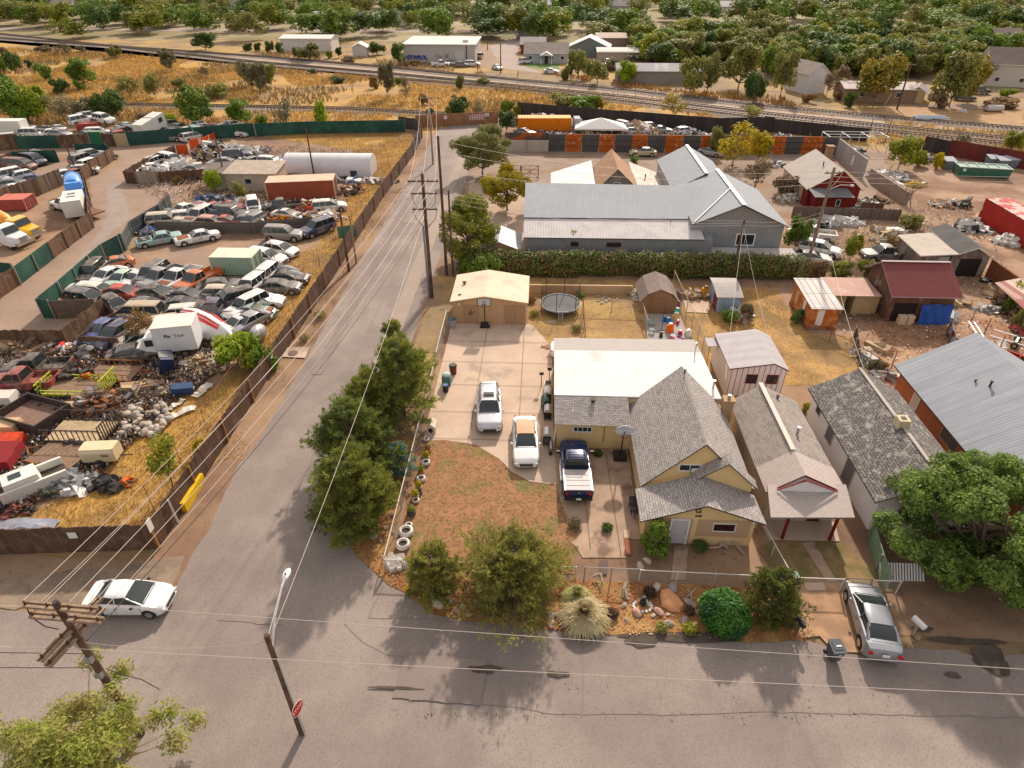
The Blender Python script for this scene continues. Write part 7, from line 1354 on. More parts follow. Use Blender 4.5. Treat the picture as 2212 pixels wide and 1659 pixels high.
# white camper/rv near it and small truck
x,y,l,a=seg(0,0,480,1360,640,1400,1.5); t=car(x,y,a+math.pi,'pickup','white','white crew cab truck with a low flat trailer below the blue tank truck',1); mb=MB(); mb.bx((-4.6,0,.7),(4.4,1.8,.15)); addto(t,'flat_bed',mb,surf('rust_brown_bed',(.2,.11,.07),(.15,.08,.05),2))
x,y,l,a=seg(0,0,640,1486,660,1390,1.2); t=empty('camper',(x,y,.05),'white boxy camper with roof vents parked against the rusty brown fence','camper',rz=a); mb=MB(); mb.box(-2.5,-1.15,.5,2.5,1.15,2.6); mb.build('body',surf('camper_white',(.66,.64,.58),(.6,.58,.52),1,.6),t); mb=MB(); mb.bx((-.5,0,2.65),(.3,1.0,.1)); mb.build('roof_vent',STL,t); mb=MB(); mb.bx((.8,0,2.66),(.35,.9,.12)); mb.build('roof_vent',STL,t); wheelset(t,(-.5,.4),1.0,.34)
# slanted white camper on the upper strip
x,y,l,a=seg(0,0,1225,790,1400,735,1.5); t=empty('camper',(x,y,.7),'tilted white camper sitting high behind the dark green fence','camper',rz=a); t.rotation_euler=(0,-.18,a); mb=MB(); mb.box(-3,-1.15,.5,3,1.15,2.7); mb.build('body',MT['camper_white'],t); mb=MB(); mb.box(1.2,-1.2,1.4,2.2,-1.16,2.2); mb.build('window',cglass,t); mb=MB(); mb.bx((.2,0,2.72),(.1,2.3,.05)); mb.build('seam',BLK,t)
x,y,l,a=seg(0,0,0,880,190,850,0); t=empty('motorhome',(x-1,y+2.0,.05),'long white motorhome at the left end of the upper strip','motorhome',rz=.05); mb=MB(); mb.box(-4.2,-1.2,.5,3.0,1.2,3.1); mb.build('body',MT['camper_white'],t); mb=MB(); mb.box(3.0,-1.1,.5,4.2,1.1,1.5); mb.build('hood',MT['camper_white'],t); mb=MB(); mb.box(-3,-1.24,1.6,-1.2,-1.205,2.3); mb.build('window',cglass,t); wheelset(t,(3.2,-2.4),1.05,.4)
x,y,l,a=seg(0,0,60,900,160,890,0); t=car(x,y,a,'van','offwhite','off white box van nosed against the brown boards under the motorhome',1)
# box truck
a_=g(0,1,1350,1130,3.2); x,y,l,a=seg(0,1,1395,1290,1740,1255); t=empty('box_truck',(x-math.sin(a)*1.15,y+math.cos(a)*1.15,.05),'white box truck with dark lettering and a wooden crate leaning on it','truck',rz=a); L=l
mb=MB(); mb.box(-L/2,-1.2,.85,L/2,1.2,3.2); bx_=mb.build('cargo_box',surf('box_white',(.66,.65,.66),(.6,.59,.6),.7,.55,c3=(.5,.46,.42),s3=.5,w3=(.58,.7)),t); mb=MB(); mb.box(-L/2-.03,-1.23,3.16,L/2+.03,1.23,3.22); mb.build('roof_edge',surf('box_roof',(.68,.62,.56),(.6,.54,.48),1),t)
mb=MB(); mb.loft([[(-L/2-.1,-1.05,.6),(-L/2-.1,1.05,.6),(-L/2-.1,1.0,2.3),(-L/2-.1,-1.0,2.3)],[(-L/2-1.0,-1.05,.6),(-L/2-1.0,1.05,.6),(-L/2-.9,.95,2.2),(-L/2-.9,-.95,2.2)],[(-L/2-1.5,-1.0,.6),(-L/2-1.5,1.0,.6),(-L/2-1.4,.95,1.4),(-L/2-1.4,-.95,1.4)],[(-L/2-2.1,-.95,.6),(-L/2-2.1,.95,.6),(-L/2-2.05,.9,1.2),(-L/2-2.05,-.9,1.2)]]); mb.build('cab',PT('white'),t,smooth=30)
mb=MB(); mb.face([(-L/2-.94,-.9,2.12),(-L/2-.94,.9,2.12),(-L/2-1.42,.9,1.45),(-L/2-1.42,-.9,1.45)]); mb.box(-L/2-.85,-1.06,1.45,-L/2-.2,-1.045,2.05); mb.build('cab_window',cglass,t); wheelset(t,(-L/2-1.4,L/2-1.2),1.0,.42)
mb=MB(); mb.box(-L/2-1.9,-.5,.5,L/2,.5,.84); mb.build('chassis',BLK,t)
text(bx_,'Fix',.42,(-.5,-1.212,2.35),(math.pi/2,0,0),BLK,'lettering',bold=.012,shift=False); text(bx_,'Your',.42,(.45,-1.212,2.35),(math.pi/2,0,0),surf('maroon_letter',(.25,.03,.05),None),'lettering',shift=False)
mb=MB(); p=g(0,1,1620,1230); mb.bx((0,0,.9),(1.7,.12,1.5),a,0,-.35); mb.bx((0,-.08,.9),(1.5,.03,1.25),a,1,-.35); tag(mb.build('crate',[WOOD,PAL],loc=(p[0],p[1],.0)),'open wooden crate tilted against the side of the white box truck','crate')
# red and white boat hull
x,y,l,a=seg(0,1,1700,1020,1880,930,1); t=empty('boat',(x,y,.1),'upturned white boat hull with bright red stripes behind the box truck','boat',rz=a+math.pi/2); rgs=[]
for f,wd,h in ((-1,.2,.6),(-.7,.9,1.4),(-.2,1.2,1.9),(.4,1.25,2.0),(.9,1.15,1.7),(1,.9,.9)): rgs.append([(f*3.2,wd*math.cos(u),.2+h*math.sin(u)) for u in [q*math.pi/8 for q in range(9)]])
mb=MB(); mb.loft(rgs); mb.build('hull',PT('white'),t,smooth=50)
for u0,u1 in ((.9,1.35),(1.85,2.3)):
    mb=MB(); 
    for (f,wd,h),(f2,wd2,h2) in zip(((-.7,.9,1.4),(-.2,1.2,1.9),(.4,1.25,2.0)),((-.2,1.2,1.9),(.4,1.25,2.0),(.9,1.15,1.7))):
        mb.face([(f*3.2,wd*1.02*math.cos(u0),.2+h*1.02*math.sin(u0)),(f*3.2,wd*1.02*math.cos(u1),.2+h*1.02*math.sin(u1)),(f2*3.2,wd2*1.02*math.cos(u1),.2+h2*1.02*math.sin(u1)),(f2*3.2,wd2*1.02*math.cos(u0),.2+h2*1.02*math.sin(u0))])
    mb.build('stripe',paint('paint_signal_red',(.6,.03,.02),.35),t)
# trailers
def trailer(c,r,x0,y0,x1,y1,W,m,deck,label,rail=.5,n=7,z=.55,ramp=0,name='utility_trailer',wheels=2,bars=True,tongue=1):
    x,y,l,a=seg(c,r,x0,y0,x1,y1,.6); t=empty(name,(x,y,.05),label,'trailer',rz=a); mb=MB(); mb.box(-l/2,-W/2,z,l/2,W/2,z+.08); mb.build('deck',deck,t); mb=MB()
    for s in (1,-1):
        mb.box(-l/2,s*W/2-.04,z-.12,l/2,s*W/2+.04,z+.1)
        if bars: mb.box(-l/2,s*W/2-.03,z+rail,l/2,s*W/2+.03,z+rail+.06)
    for i in range(n+1):
        xx=-l/2+l*i/n
        if bars:
            for s in (1,-1): mb.box(xx-.025,s*W/2-.025,z,xx+.025,s*W/2+.025,z+rail)
    mb.build('rail',m,t)
    if ramp:
        mb=MB(); [mb.box(l/2,-W/2+W*i/9,z+.05,l/2+.06,-W/2+W*i/9+.07,z+1.3) for i in range(9)]; mb.box(l/2,-W/2,z+1.25,l/2+.07,W/2,z+1.32); mb.build('ramp_gate',m,t)
    mb=MB(); mb.tube((-l/2,W/3,z-.05),(-l/2-1.1*tongue,0,z-.05),.05); mb.tube((-l/2,-W/3,z-.05),(-l/2-1.1*tongue,0,z-.05),.05); mb.build('tongue',m,t); wheelset(t,[-.35,.4][:wheels] if wheels>1 else [0],W/2+.12,.33); return t
DECK=surf('plank_deck',(.24,.16,.11),(.17,.11,.08),3,.9); LIME=surf('lime_paint',(.42,.50,.06),(.48,.55,.12),2,.5); BLKS=surf('black_steel',(.03,.03,.03),(.08,.05,.04),3,.6)
trailer(0,1,790,1390,1180,1400,2.2,RST,DECK,'rust brown flat trailer with low stake sides next to the black sedan',.6,8)
x,y,l,a=seg(0,1,440,1470,1010,1470,.6); t=trailer(0,2,440,20,960,30,2.3,LIME,DECK,'long lime green car hauler trailer with grid ramps',.35,9,.55,1); mb=MB(); [mb.bx((-2.9,-.8+i*.4,1.0),(.06,.05,1.0),0,0,0,.3) for i in range(5)]; mb.bx((-2.9,0,1.3),(.08,2.1,.08)); mb.bx((-2.95,0,.9),(.08,2.1,.08)); mb.build('front_rack',LIME,t)
mb=MB(); rn=random.Random(2); [mb.bx((rn.uniform(-1.8,1.2),rn.uniform(-.6,.6),.85),(rn.uniform(.3,.7),rn.uniform(.2,.5),rn.uniform(.3,.6)),rn.uniform(0,3),rn.choice([0,1])) for i in range(9)]
p=g(0,1,690,1480); tag(mb.build('machine_parts',[surf('orange_machine',(.55,.16,.03),None,rough=.5),BLKS],loc=(p[0],p[1],0)),'orange and black machine parts loaded on the lime trailer','machine parts')
trailer(0,2,470,400,960,410,2.4,BLKS,PAL,'black mesh sided utility trailer beside the boulder pile',1.0,11,.5,1)
t=trailer(0,2,330,560,700,640,2.4,RST,DECK,'low flat plank trailer with rusty edges left of the cream compressor',.05,4,.4,0,bars=False)
x,y,l,a=seg(0,2,110,250,470,270,.8); t=empty('dump_bed',(x,y,.05),'black steel dump bed full of brown dirt standing on the ground','dump bed',rz=a-.25); mb=MB(); mb.box(-2.1,-1.4,.5,2.1,1.4,.65,0); mb.build('floor',surf('bed_dirt',(.22,.14,.11),(.16,.1,.08),3),t); mb=MB(); 
for b in ((-2.15,-1.5,2.15,-1.4),(-2.15,1.4,2.15,1.5),(-2.15,-1.39,-2.05,1.39),(2.05,-1.39,2.15,1.39)): mb.box(b[0],b[1],.3,b[2],b[3],1.25)
mb.build('side_wall',BLKS,t); wheelset(t,(-.8,.8),1.1,.35)
# cream compressor
x,y,l,a=seg(0,2,760,600,1000,590,.8); t=empty('air_compressor',(x,y,.05),'cream towable air compressor at the edge of the golden grass','compressor',rz=a); CRP=surf('cream_paint',(.62,.53,.36),(.56,.47,.31),2,.45); rr=[]
for xx,k in ((-1.15,.88),(-1.05,1),(1.05,1),(1.15,.85)): rr.append([(xx,-.62*k,.45),(xx,.62*k,.45),(xx,.65*k,1.2),(xx,.5*k,1.45),(xx,-.5*k,1.45),(xx,-.65*k,1.2)])
mb=MB(); mb.loft(rr); mb.build('housing',CRP,t,smooth=30); mb=MB(); [mb.box(.3,-.66,.9+i*.08,.8,-.63,.93+i*.08) for i in range(3)]; mb.build('vent',BLK,t); mb=MB(); mb.tube((1.1,0,.5),(2.0,0,.5),.04); mb.build('tongue',BLK,t); wheelset(t,(0,),.7,.32)
# service truck body
x,y,l,a=seg(0,2,150,900,430,790,.6); t=empty('service_body',(x,y,.05),'white service truck body with a boxy cab among the scrap','truck body',rz=a); mb=MB(); mb.box(-1.9,-.95,.2,1.9,-.75,1.1); mb.box(-1.9,.75,.2,1.9,.95,1.1); mb.box(-1.9,-.74,.5,1.9,.74,.6,1); mb.build('side_box',[MT['camper_white'],BLKS],t); mb=MB(); mb.loft([[(-1.6,-.72,.62),(-1.6,.72,.62),(-1.5,.7,1.5),(-1.5,-.7,1.5)],[(.5,-.72,.62),(.5,.72,.62),(.4,.7,1.5),(.4,-.7,1.5)]]); mb.build('cab_shell',MT['camper_white'],t); mb=MB(); mb.box(-1.1,-.3,1.505,-.4,.3,1.53); mb.build('hatch',cglass,t)
for i,(cx,cy,m,lb) in enumerate(((70,430,surf('tan_machine',(.5,.36,.22),None),'tan engine cover machine at the left edge of the yard'),(90,560,surf('red_machine',(.5,.07,.03),(.3,.04,.03),2),'bright orange red machine at the left edge of the yard'),(70,640,surf('dark_red_machine',(.22,.02,.025),(.15,.02,.02),2),'dark red machine frame at the left edge of the yard'),(20,730,MT['dark_red_machine'],'small dark red machine body below the others at the left edge'),(40,180,surf('white_truck_top',(.55,.5,.45),None),'white framed truck bed at the left edge above the dump bed'))):
    p=at(0,2,cx,cy); t=empty('engine_machine',p,lb,'machine',rz=.15); mb=MB(); mb.loft([[(-1.2,-.7,.4),(-1.2,.7,.4),(-1.1,.6,1.1),(-1.1,-.6,1.1)],[(1.1,-.7,.4),(1.1,.7,.4),(1.0,.6,1.0),(1.0,-.6,1.0)]]); mb.build('body',m,t,smooth=20); mb=MB(); mb.box(-1.3,-.75,.2,1.3,.75,.38); mb.build('frame',BLKS,t)
# yellow barrier, posts
x,y,l,a=seg(0,2,1580,1105,1740,840); t=empty('concrete_barrier',(x,y,.0),'long bright yellow barrier block standing by the brown street fence','barrier',rz=a); mb=MB(); mb.box(-l/2,-.3,.03,l/2,.3,.75); mb.build('block',surf('barrier_yellow',(.66,.44,.04),(.6,.4,.05),1.5,.7,c3=(.35,.3,.15),s3=1.2,w3=(.6,.66)),t)
p=at(0,2,1540,1200); mb=MB(); mb.tube((0,0,0),(-.05,0,2.0),.07,.06,8); tag(mb.build('bollard',surf('pale_post',(.5,.47,.43),None),loc=p),'slim pale grey post beside the yellow barrier block','bollard')
# ---------------- junk ----------------
def heap(name,p,rx,ry,h,n,mats,s,label,cat,seed,kind='box',stuff=False,long=1.,rz=0):
    rn=random.Random(seed); mb=MB()
    for i in range(n):
        a=rn.uniform(0,6.28);q=math.sqrt(rn.random()); x=rx*q*math.cos(a);y=ry*q*math.sin(a); z=max(.05,h*(1-q*q)*rn.uniform(.5,1)); ss=s*rn.uniform(.5,1.5)
        if kind=='rock': mb.sph((x,y,z),ss,rn.randrange(len(mats)),7,5,(rn.uniform(.7,1.3),rn.uniform(.7,1.2),rn.uniform(.5,.9)),.12,rn)
        elif kind=='wheel': mb.tube((x,y,z),(x+rn.uniform(-.1,.1),y+rn.uniform(-.15,.15),z+.2),ss,ss,10,rn.randrange(len(mats)))
        else: mb.bx((x,y,z),(ss*long*rn.uniform(.6,1.6),ss*rn.uniform(.2,1),ss*rn.uniform(.1,.7)),rn.uniform(0,3.14),rn.randrange(len(mats)),rn.uniform(-.6,.6),rn.uniform(-.5,.5))
    if kind!='rock' or h>.3:
        for k in range(0,1): mb.sph((0,0,0),1,0,12,6,(rx*.8,ry*.8,h*.55))
    o=mb.build(name,mats,loc=(p[0],p[1],0),smooth=40 if kind in('rock','wheel') else None,fix=kind=='rock' or True); o.rotation_euler.z=rz
    tag(o,label,cat); 
    if stuff: o['kind']='stuff'
    return o
m_=lambda n,c: surf(n,c,None,rough=.7)
SC=[m_('scrap_white',(.58,.55,.52)),m_('scrap_black',(.03,.03,.03)),m_('scrap_grey',(.22,.21,.2)),m_('scrap_brown',(.2,.12,.08)),m_('scrap_tan',(.42,.3,.2)),m_('scrap_blue',(.08,.14,.28))]
WD=[WOOD,PAL,m_('wood_dark',(.13,.085,.06)),m_('wood_mid',(.28,.18,.11))]
heap('junk_heap',at(0,1,200,1200),3.0,.9,.7,150,WD,.5,'splintered lumber and board heap behind the black pickup','junk heap',1,long=2)
heap('junk_heap',at(0,1,520,1200),1.7,.9,.8,90,[m_('scrap_red',(.45,.04,.03)),SC[1],SC[0],SC[3]],.4,'red and black tool heap beside the gravel mound','junk heap',2)
heap('gravel_mound',at(0,1,740,1250),.9,.9,1.5,10,[surf('grey_gravel',(.26,.235,.22),(.2,.18,.17),6,.95)],.3,'pointed grey gravel mound between the wrecks','gravel mound',3,'rock')
heap('junk_heap',at(0,1,1250,1010),2.2,1.6,.9,170,[SC[4],PAL,SC[0],WD[3]],.4,'tangled pale branches and parts heap left of the boat','junk heap',4,long=2.4)
heap('junk_heap',at(0,1,660,820),1.9,.7,1.5,80,[SC[1],SC[4],RST,SC[0]],.4,'rusty engine parts piled in the brown cargo box','junk heap',5)
heap('junk_heap',at(0,1,1750,1330),2.6,1.4,.5,170,[PAL,SC[0],WD[3],SC[3]],.42,'broken planks and plaster heap in front of the box truck','junk heap',6,long=2.2)
heap('junk_heap',at(0,1,1250,1420),2.2,1.0,.5,120,[RST,WD[3],SC[3],PAL],.35,'rusty brown debris heap below the nose down blue wreck','junk heap',7)
heap('junk_heap',at(0,2,860,200),2.6,1.9,1.3,330,[SC[3],WD[2],RST,SC[2]],.34,'big brown scrap and branch heap above the boulder pile','junk heap',8,long=1.8)
heap('junk_heap',at(0,2,1240,80),2.3,1.2,.9,190,[WD[2],WD[3],SC[2],PAL],.34,'dark timber offcut heap beside the blue crate','junk heap',9,long=2.4)
rn=random.Random(10); rkm=[surf('boulder_grey',(.36,.32,.29),(.28,.25,.23),2,.9),surf('boulder_tan',(.42,.35,.28),(.34,.28,.22),2,.9),surf('boulder_pale',(.48,.42,.38),(.4,.35,.3),2,.9)]
me_=[]
for k in range(6): mb=MB(); mb.sph((0,0,0),1,0,9,6,(1.1,.85,.65),.13,rn); me_.append(mb.mesh('boulder',rkm[k%3],smooth=60))
for i in range(70):
    x=rn.uniform(1040,1470);y=rn.uniform(190,460)
    if abs((x-1250)/210+(y-330)/260)>1.1: continue
    p=g(0,2,x,y); o=link('boulder',me_[rn.randrange(6)],None,(p[0],p[1],rn.uniform(.2,.45)),(rn.uniform(-.3,.3),rn.uniform(-.3,.3),rn.uniform(0,6))); s=rn.uniform(.14,.42); o.scale=(s,s,s); tag(o,'rounded grey boulder in the boulder pile by the black trailer','boulder','boulders piled in the yard')
heap('junk_heap',at(0,2,1230,430),.9,.4,.4,40,[SC[1],SC[2]],.25,'small black rubbish heap at the foot of the boulder pile','junk heap',11)
mb=MB(); mb.bx((0,0,.9),(1.0,1.3,1.7),.6,0,.2,.3); mb.bx((.1,-.1,1.75),(.7,.8,.1),.6,1,.2,.3); tag(mb.build('wrecked_cab',[PT('dblue'),SC[2]],loc=at(0,1,1460,1380)),'crushed blue vehicle cab tipped on its nose by the box truck','wreck')
mb=MB(); mb.bx((0,0,.5),(1.6,.8,.7),.5,0,.1,.2); tag(mb.build('crate',surf('navy_crate',(.04,.07,.14),(.03,.05,.1),3),loc=at(0,2,1590,90)),'dark navy plastic crate on the timber heap','crate')
mb=MB(); mb.bx((0,0,.5),(1.6,.5,.35),.9,0,.2,.2); tag(mb.build('bumper',SC[2],loc=at(0,2,930,190)),'grey car bumper lying on the brown scrap heap','bumper')
mb=MB(); mb.bx((0,0,.35),(.9,.6,.7),.1); mb.bx((.0,0,.8),(1.0,.7,.12),.1,1); tag(mb.build('cabinet',[PT('green'),SC[4]],loc=at(0,2,640,250)),'green cabinet with a tan top beside the brown scrap heap','cabinet')
for i,(x0,y0,x1,y1,w_,lb) in enumerate(((1440,310,1700,200,.6,'long white torn plastic sheet lying right of the boulders'),(1280,410,1450,310,.35,'narrow white plastic strip lying below the boulders'),(1450,230,1600,140,.5,'crumpled white plastic sheet above the torn strip'),(1680,120,1820,10,.7,'silvery plastic sheet snagged on the green bush'))):
    x,y,l,a=seg(0,2,x0,y0,x1,y1,.1); mb=MB(); n=8; rn=random.Random(i)
    R1=[(-l/2+l*k/n,-w_/2+rn.uniform(-.1,.1),.12+rn.uniform(0,.2)) for k in range(n+1)]; R2=[(-l/2+l*k/n,w_/2+rn.uniform(-.1,.1),.12+rn.uniform(0,.25)) for k in range(n+1)]
    for k in range(n): mb.face([R1[k],R1[k+1],R2[k+1],R2[k]])
    o=mb.build('plastic_sheet',surf('white_plastic',(.64,.58,.5),(.5,.44,.38),2,.5),loc=(x,y,0)); o.rotation_euler.z=a; tag(o,lb,'plastic sheet')
heap('junk_heap',at(0,2,600,880),1.6,1.0,.7,70,[m_('bright_metal',(.5,.5,.5)),SC[2],SC[0],STL],.5,'silver crumpled metal scrap heap beside a loose wheel','junk heap',12,long=1.6)
mb=MB(); 
for k in range(7): mb.bx((0+.2*k,.1*k,.25+.05*math.sin(k)),(.4,1.3,.05),.8,0,.2*math.sin(k),.2); 
tag(mb.build('tarp',surf('pale_green_tarp',(.2,.36,.2),(.3,.45,.28),2,.5),loc=at(0,2,400,930)),'crumpled pale green tarp next to the silver scrap','tarp')
mb=MB(); mb.tube((0,-.1,.3),(0,.1,.3),.33,.33,14,0); mb.tube((0,-.11,.3),(0,.11,.3),.22,.22,10,1); o=mb.build('wheel',[RUB,WHT],loc=at(0,2,615,800)); o.rotation_euler=(0,.0,.4); tag(o,'loose car wheel with a white rim on the scrap','wheel')
heap('brick_rubble',at(0,2,180,960),1.9,.9,.5,260,[m_('brick_r',(.34,.12,.08)),m_('brick_p',(.5,.38,.32)),m_('brick_d',(.2,.07,.06))],.16,'heap of broken red and white bricks at the left','brick rubble',13)
heap('junk_heap',at(0,2,110,1090),1.6,.7,.5,90,[SC[1],m_('brick_d',(.2,.07,.06)),SC[3]],.3,'black and maroon scrap heap under the brick rubble','junk heap',14)
heap('tyre_pile',at(0,2,920,890),1.1,.6,.35,16,[RUB,SC[1]],.36,'dark pile of old black tyres and frames in the golden grass','tyre pile',15,'wheel')
heap('junk_heap',at(0,2,1090,860),.5,.4,.4,30,[m_('orange_scrap',(.5,.12,.04)),SC[3]],.25,'orange grille parts beside the black tyre pile','junk heap',16,long=1.8)
mb=MB(); n=7; rn=random.Random(4)
for i in range(n):
    for j in range(5):
        h=lambda a,b: (-1.9+3.8*a/n,-.9+1.8*b/5,.1+.45*math.exp(-((a-4)**2+(b-2.5)**2)/4)+.05*math.sin(a*2+b*3))
        mb.face([h(i,j),h(i+1,j),h(i+1,j+1),h(i,j+1)])
tag(mb.build('tarp',surf('slate_tarp',(.20,.21,.25),(.25,.25,.28),3,.5),loc=at(0,2,200,1270),smooth=60),'flat slate grey tarp lying in the golden grass behind the bottom fence','tarp')
mb=MB(); mb.bx((0,0,.02),(1.7,.9,.35),.4); tag(mb.build('cargo_box',surf('woven_cargo',(.13,.085,.06),(.09,.06,.045),3),loc=at(0,1,650,850)),'brown open cargo box filled with engine parts','cargo box')
mb=MB(); mb.sph((0,0,.7),.85,0,12,8,(.8,1.5,.9)); tag(mb.build('tank',surf('silver_tank',(.42,.42,.42),(.36,.36,.36),2,.4,.3),loc=at(1,1,30,1110),smooth=60),'upright silver oval tank on the golden slope','tank')
for i,(c,r,x,y,s,lb) in enumerate(((1,1,230,520,(2.1,.9,.7),'grey tarp covered car at the right end of the rows'),(1,1,300,560,(1.9,.8,.6),'second grey covered car, partly white, beside the first'))):
    p=at(c,r,x,y+40); mb=MB(); rn=random.Random(i); mb.sph((0,0,.35),1,0,12,7,(s[0],s[1],s[2]+.3),.06,rn); o=mb.build('covered_car',surf('car_cover',(.3,.3,.3),(.2,.2,.2),2,.6),loc=p,smooth=50); tag(o,lb,'covered car'); 
# machinery compound heaps
for k,(c,r,x,y,rx,ry,h,n,ms,s,lb,kd) in enumerate([
 (0,0,1320,1130,3.2,1.6,1.2,160,[SC[0],SC[0],SC[2],SC[1]],.8,'white machinery and sheet heap behind the pallet gate','box'),(0,0,1560,1070,3.0,2.0,1.2,60,[m_('dust_white',(.6,.52,.42)),SC[0]],1.2,'large cream plastic covered heap in the compound','box'),
 (0,0,1700,1140,3.0,1.2,.9,150,[SC[1],SC[0],SC[3],SC[4]],.6,'mixed black and white parts heap behind the patched fence','box'),(0,0,1850,960,3.6,3.4,2.2,360,[SC[4],SC[0],SC[1],WD[3]],.8,'tall heap of branches and twisted metal under the green fence','box'),
 (0,0,2050,930,5.5,1.4,.9,120,[WD[1],SC[0],SC[2]],.9,'long low row of pale beams in the upper compound','box'),(0,0,2080,1050,5,2.,1.1,240,[SC[1],SC[2],SC[3],SC[0]],.6,'dark parts heap behind the beige office','box'),(1,0,150,1020,5,1.2,.9,120,[SC[0],SC[2],SC[1]],.8,'white sheets and parts left of the barrel roofed building','box'),
 (1,0,300,1160,3.4,1.,.8,160,[RST,SC[4],WD[3],SC[2]],.5,'rusty heap between the office and the barrel roofed building','box'),(1,0,700,1180,4.2,.9,.6,180,[SC[0],SC[1],SC[2],SC[3]],.45,'parts strewn along the base of the barrel roofed building','box'),(1,0,850,1200,1.2,.7,.9,14,[SC[0],SC[5]],.9,'white tank on a frame right of the barrel roofed building','box'),
 (1,0,820,1270,1.8,2.,.9,200,[SC[3],RST,SC[1],SC[4]],.5,'rusty parts heap at the end of the terracotta container','box'),(1,0,560,1420,3.0,1.2,1.0,150,[SC[0],SC[4],SC[2]],.7,'white crumpled sheets heap in front of the terracotta container','box'),(1,0,460,1450,1.6,1.2,1.5,110,[m_('frame_red',(.5,.06,.03)),SC[3]],.6,'bright red metal frames heap in the crowded strip','box'),
 (1,1,240,50,2.4,.8,.7,80,[m_('machine_orange',(.6,.22,.03)),SC[3]],.6,'orange machine parts above the dark low fence','box'),(1,1,560,20,3.,1.2,.9,150,[SC[3],SC[4],SC[0],WD[1]],.6,'tangled pale poles and parts heap by the street fence','box'),(0,0,1870,1350,3.4,1.,.8,140,[SC[5],SC[1],SC[0],SC[2]],.5,'blue and black engine parts in front of the beige office','box'),
 (0,0,2120,1370,2.8,.9,.7,110,[SC[1],SC[0],SC[4]],.5,'small parts and wheels under the office bushes','box'),(0,1,1500,60,3.,1.,.9,140,[SC[1],SC[4],SC[0]],.5,'black drums and tan parts in the crowded strip','box'),(0,1,1300,150,1.6,.8,.7,90,[SC[3],SC[2],SC[5]],.4,'small dark parts heap behind the old teal sedan','box'),
 (1,0,1030,1190,3.5,1.,.5,90,[SC[2],SC[3],SC[0]],.5,'scattered rubble on the weedy slope by the street fence','box'),(0,0,2100,1110,3,1,.7,60,[SC[3],SC[1],SC[2]],.7,'dark junk on the ground beside the office roof','box'),(0,1,1250,950,2.0,.9,.8,90,[SC[0],SC[4],SC[3]],.5,'white and tan wreck debris beneath the crushed van','box'),
 (2,0,300,690,9,2.2,1.6,420,[SC[0],SC[1],SC[2],SC[0]],.8,'long heap of white and black appliances behind the orange container','box'),(2,0,380,790,3.4,.6,.8,120,[SC[1],SC[0]],.4,'black and white parts in front of the orange container','box'),(2,0,720,735,3.4,1,.7,110,[SC[0],SC[2],SC[3]],.6,'pale scrap behind the white canopy','box'),
 (2,0,870,750,2.6,1.2,1.,120,[SC[3],SC[0],SC[4]],.6,'brown scrap heap right of the white canopy','box'),(2,0,1080,770,3.6,2.2,2.2,300,[SC[4],SC[0],SC[3],WD[1]],.7,'tall tan scrap heap in the middle of the scrap lot','box'),(2,0,1210,700,2.6,1.2,1.,120,[SC[0],SC[3],SC[1]],.6,'scrap heap against the black fence','box'),
 (2,0,1500,780,3.4,1.4,1.3,170,[SC[0],SC[1],SC[2]],.6,'silver scrap heap before the right part of the black fence','box'),(2,0,1680,810,2.6,1.,.8,110,[SC[0],SC[2]],.5,'white scrap heap behind the last orange sheets','box'),(3,0,640,930,4.0,2.2,.9,220,[SC[1],SC[0],SC[2],SC[5]],.6,'dark parts heap under the steel pipe rack','box'),
 (3,0,120,810,2.2,.8,.8,60,[SC[0],SC[2]],.5,'white pipes heap behind the rusty sheets','box')]):
    heap('junk_heap',at(c,r,x,y+40),rx,ry,h,n,ms,s,lb,'junk heap',20+k,long=1.5)
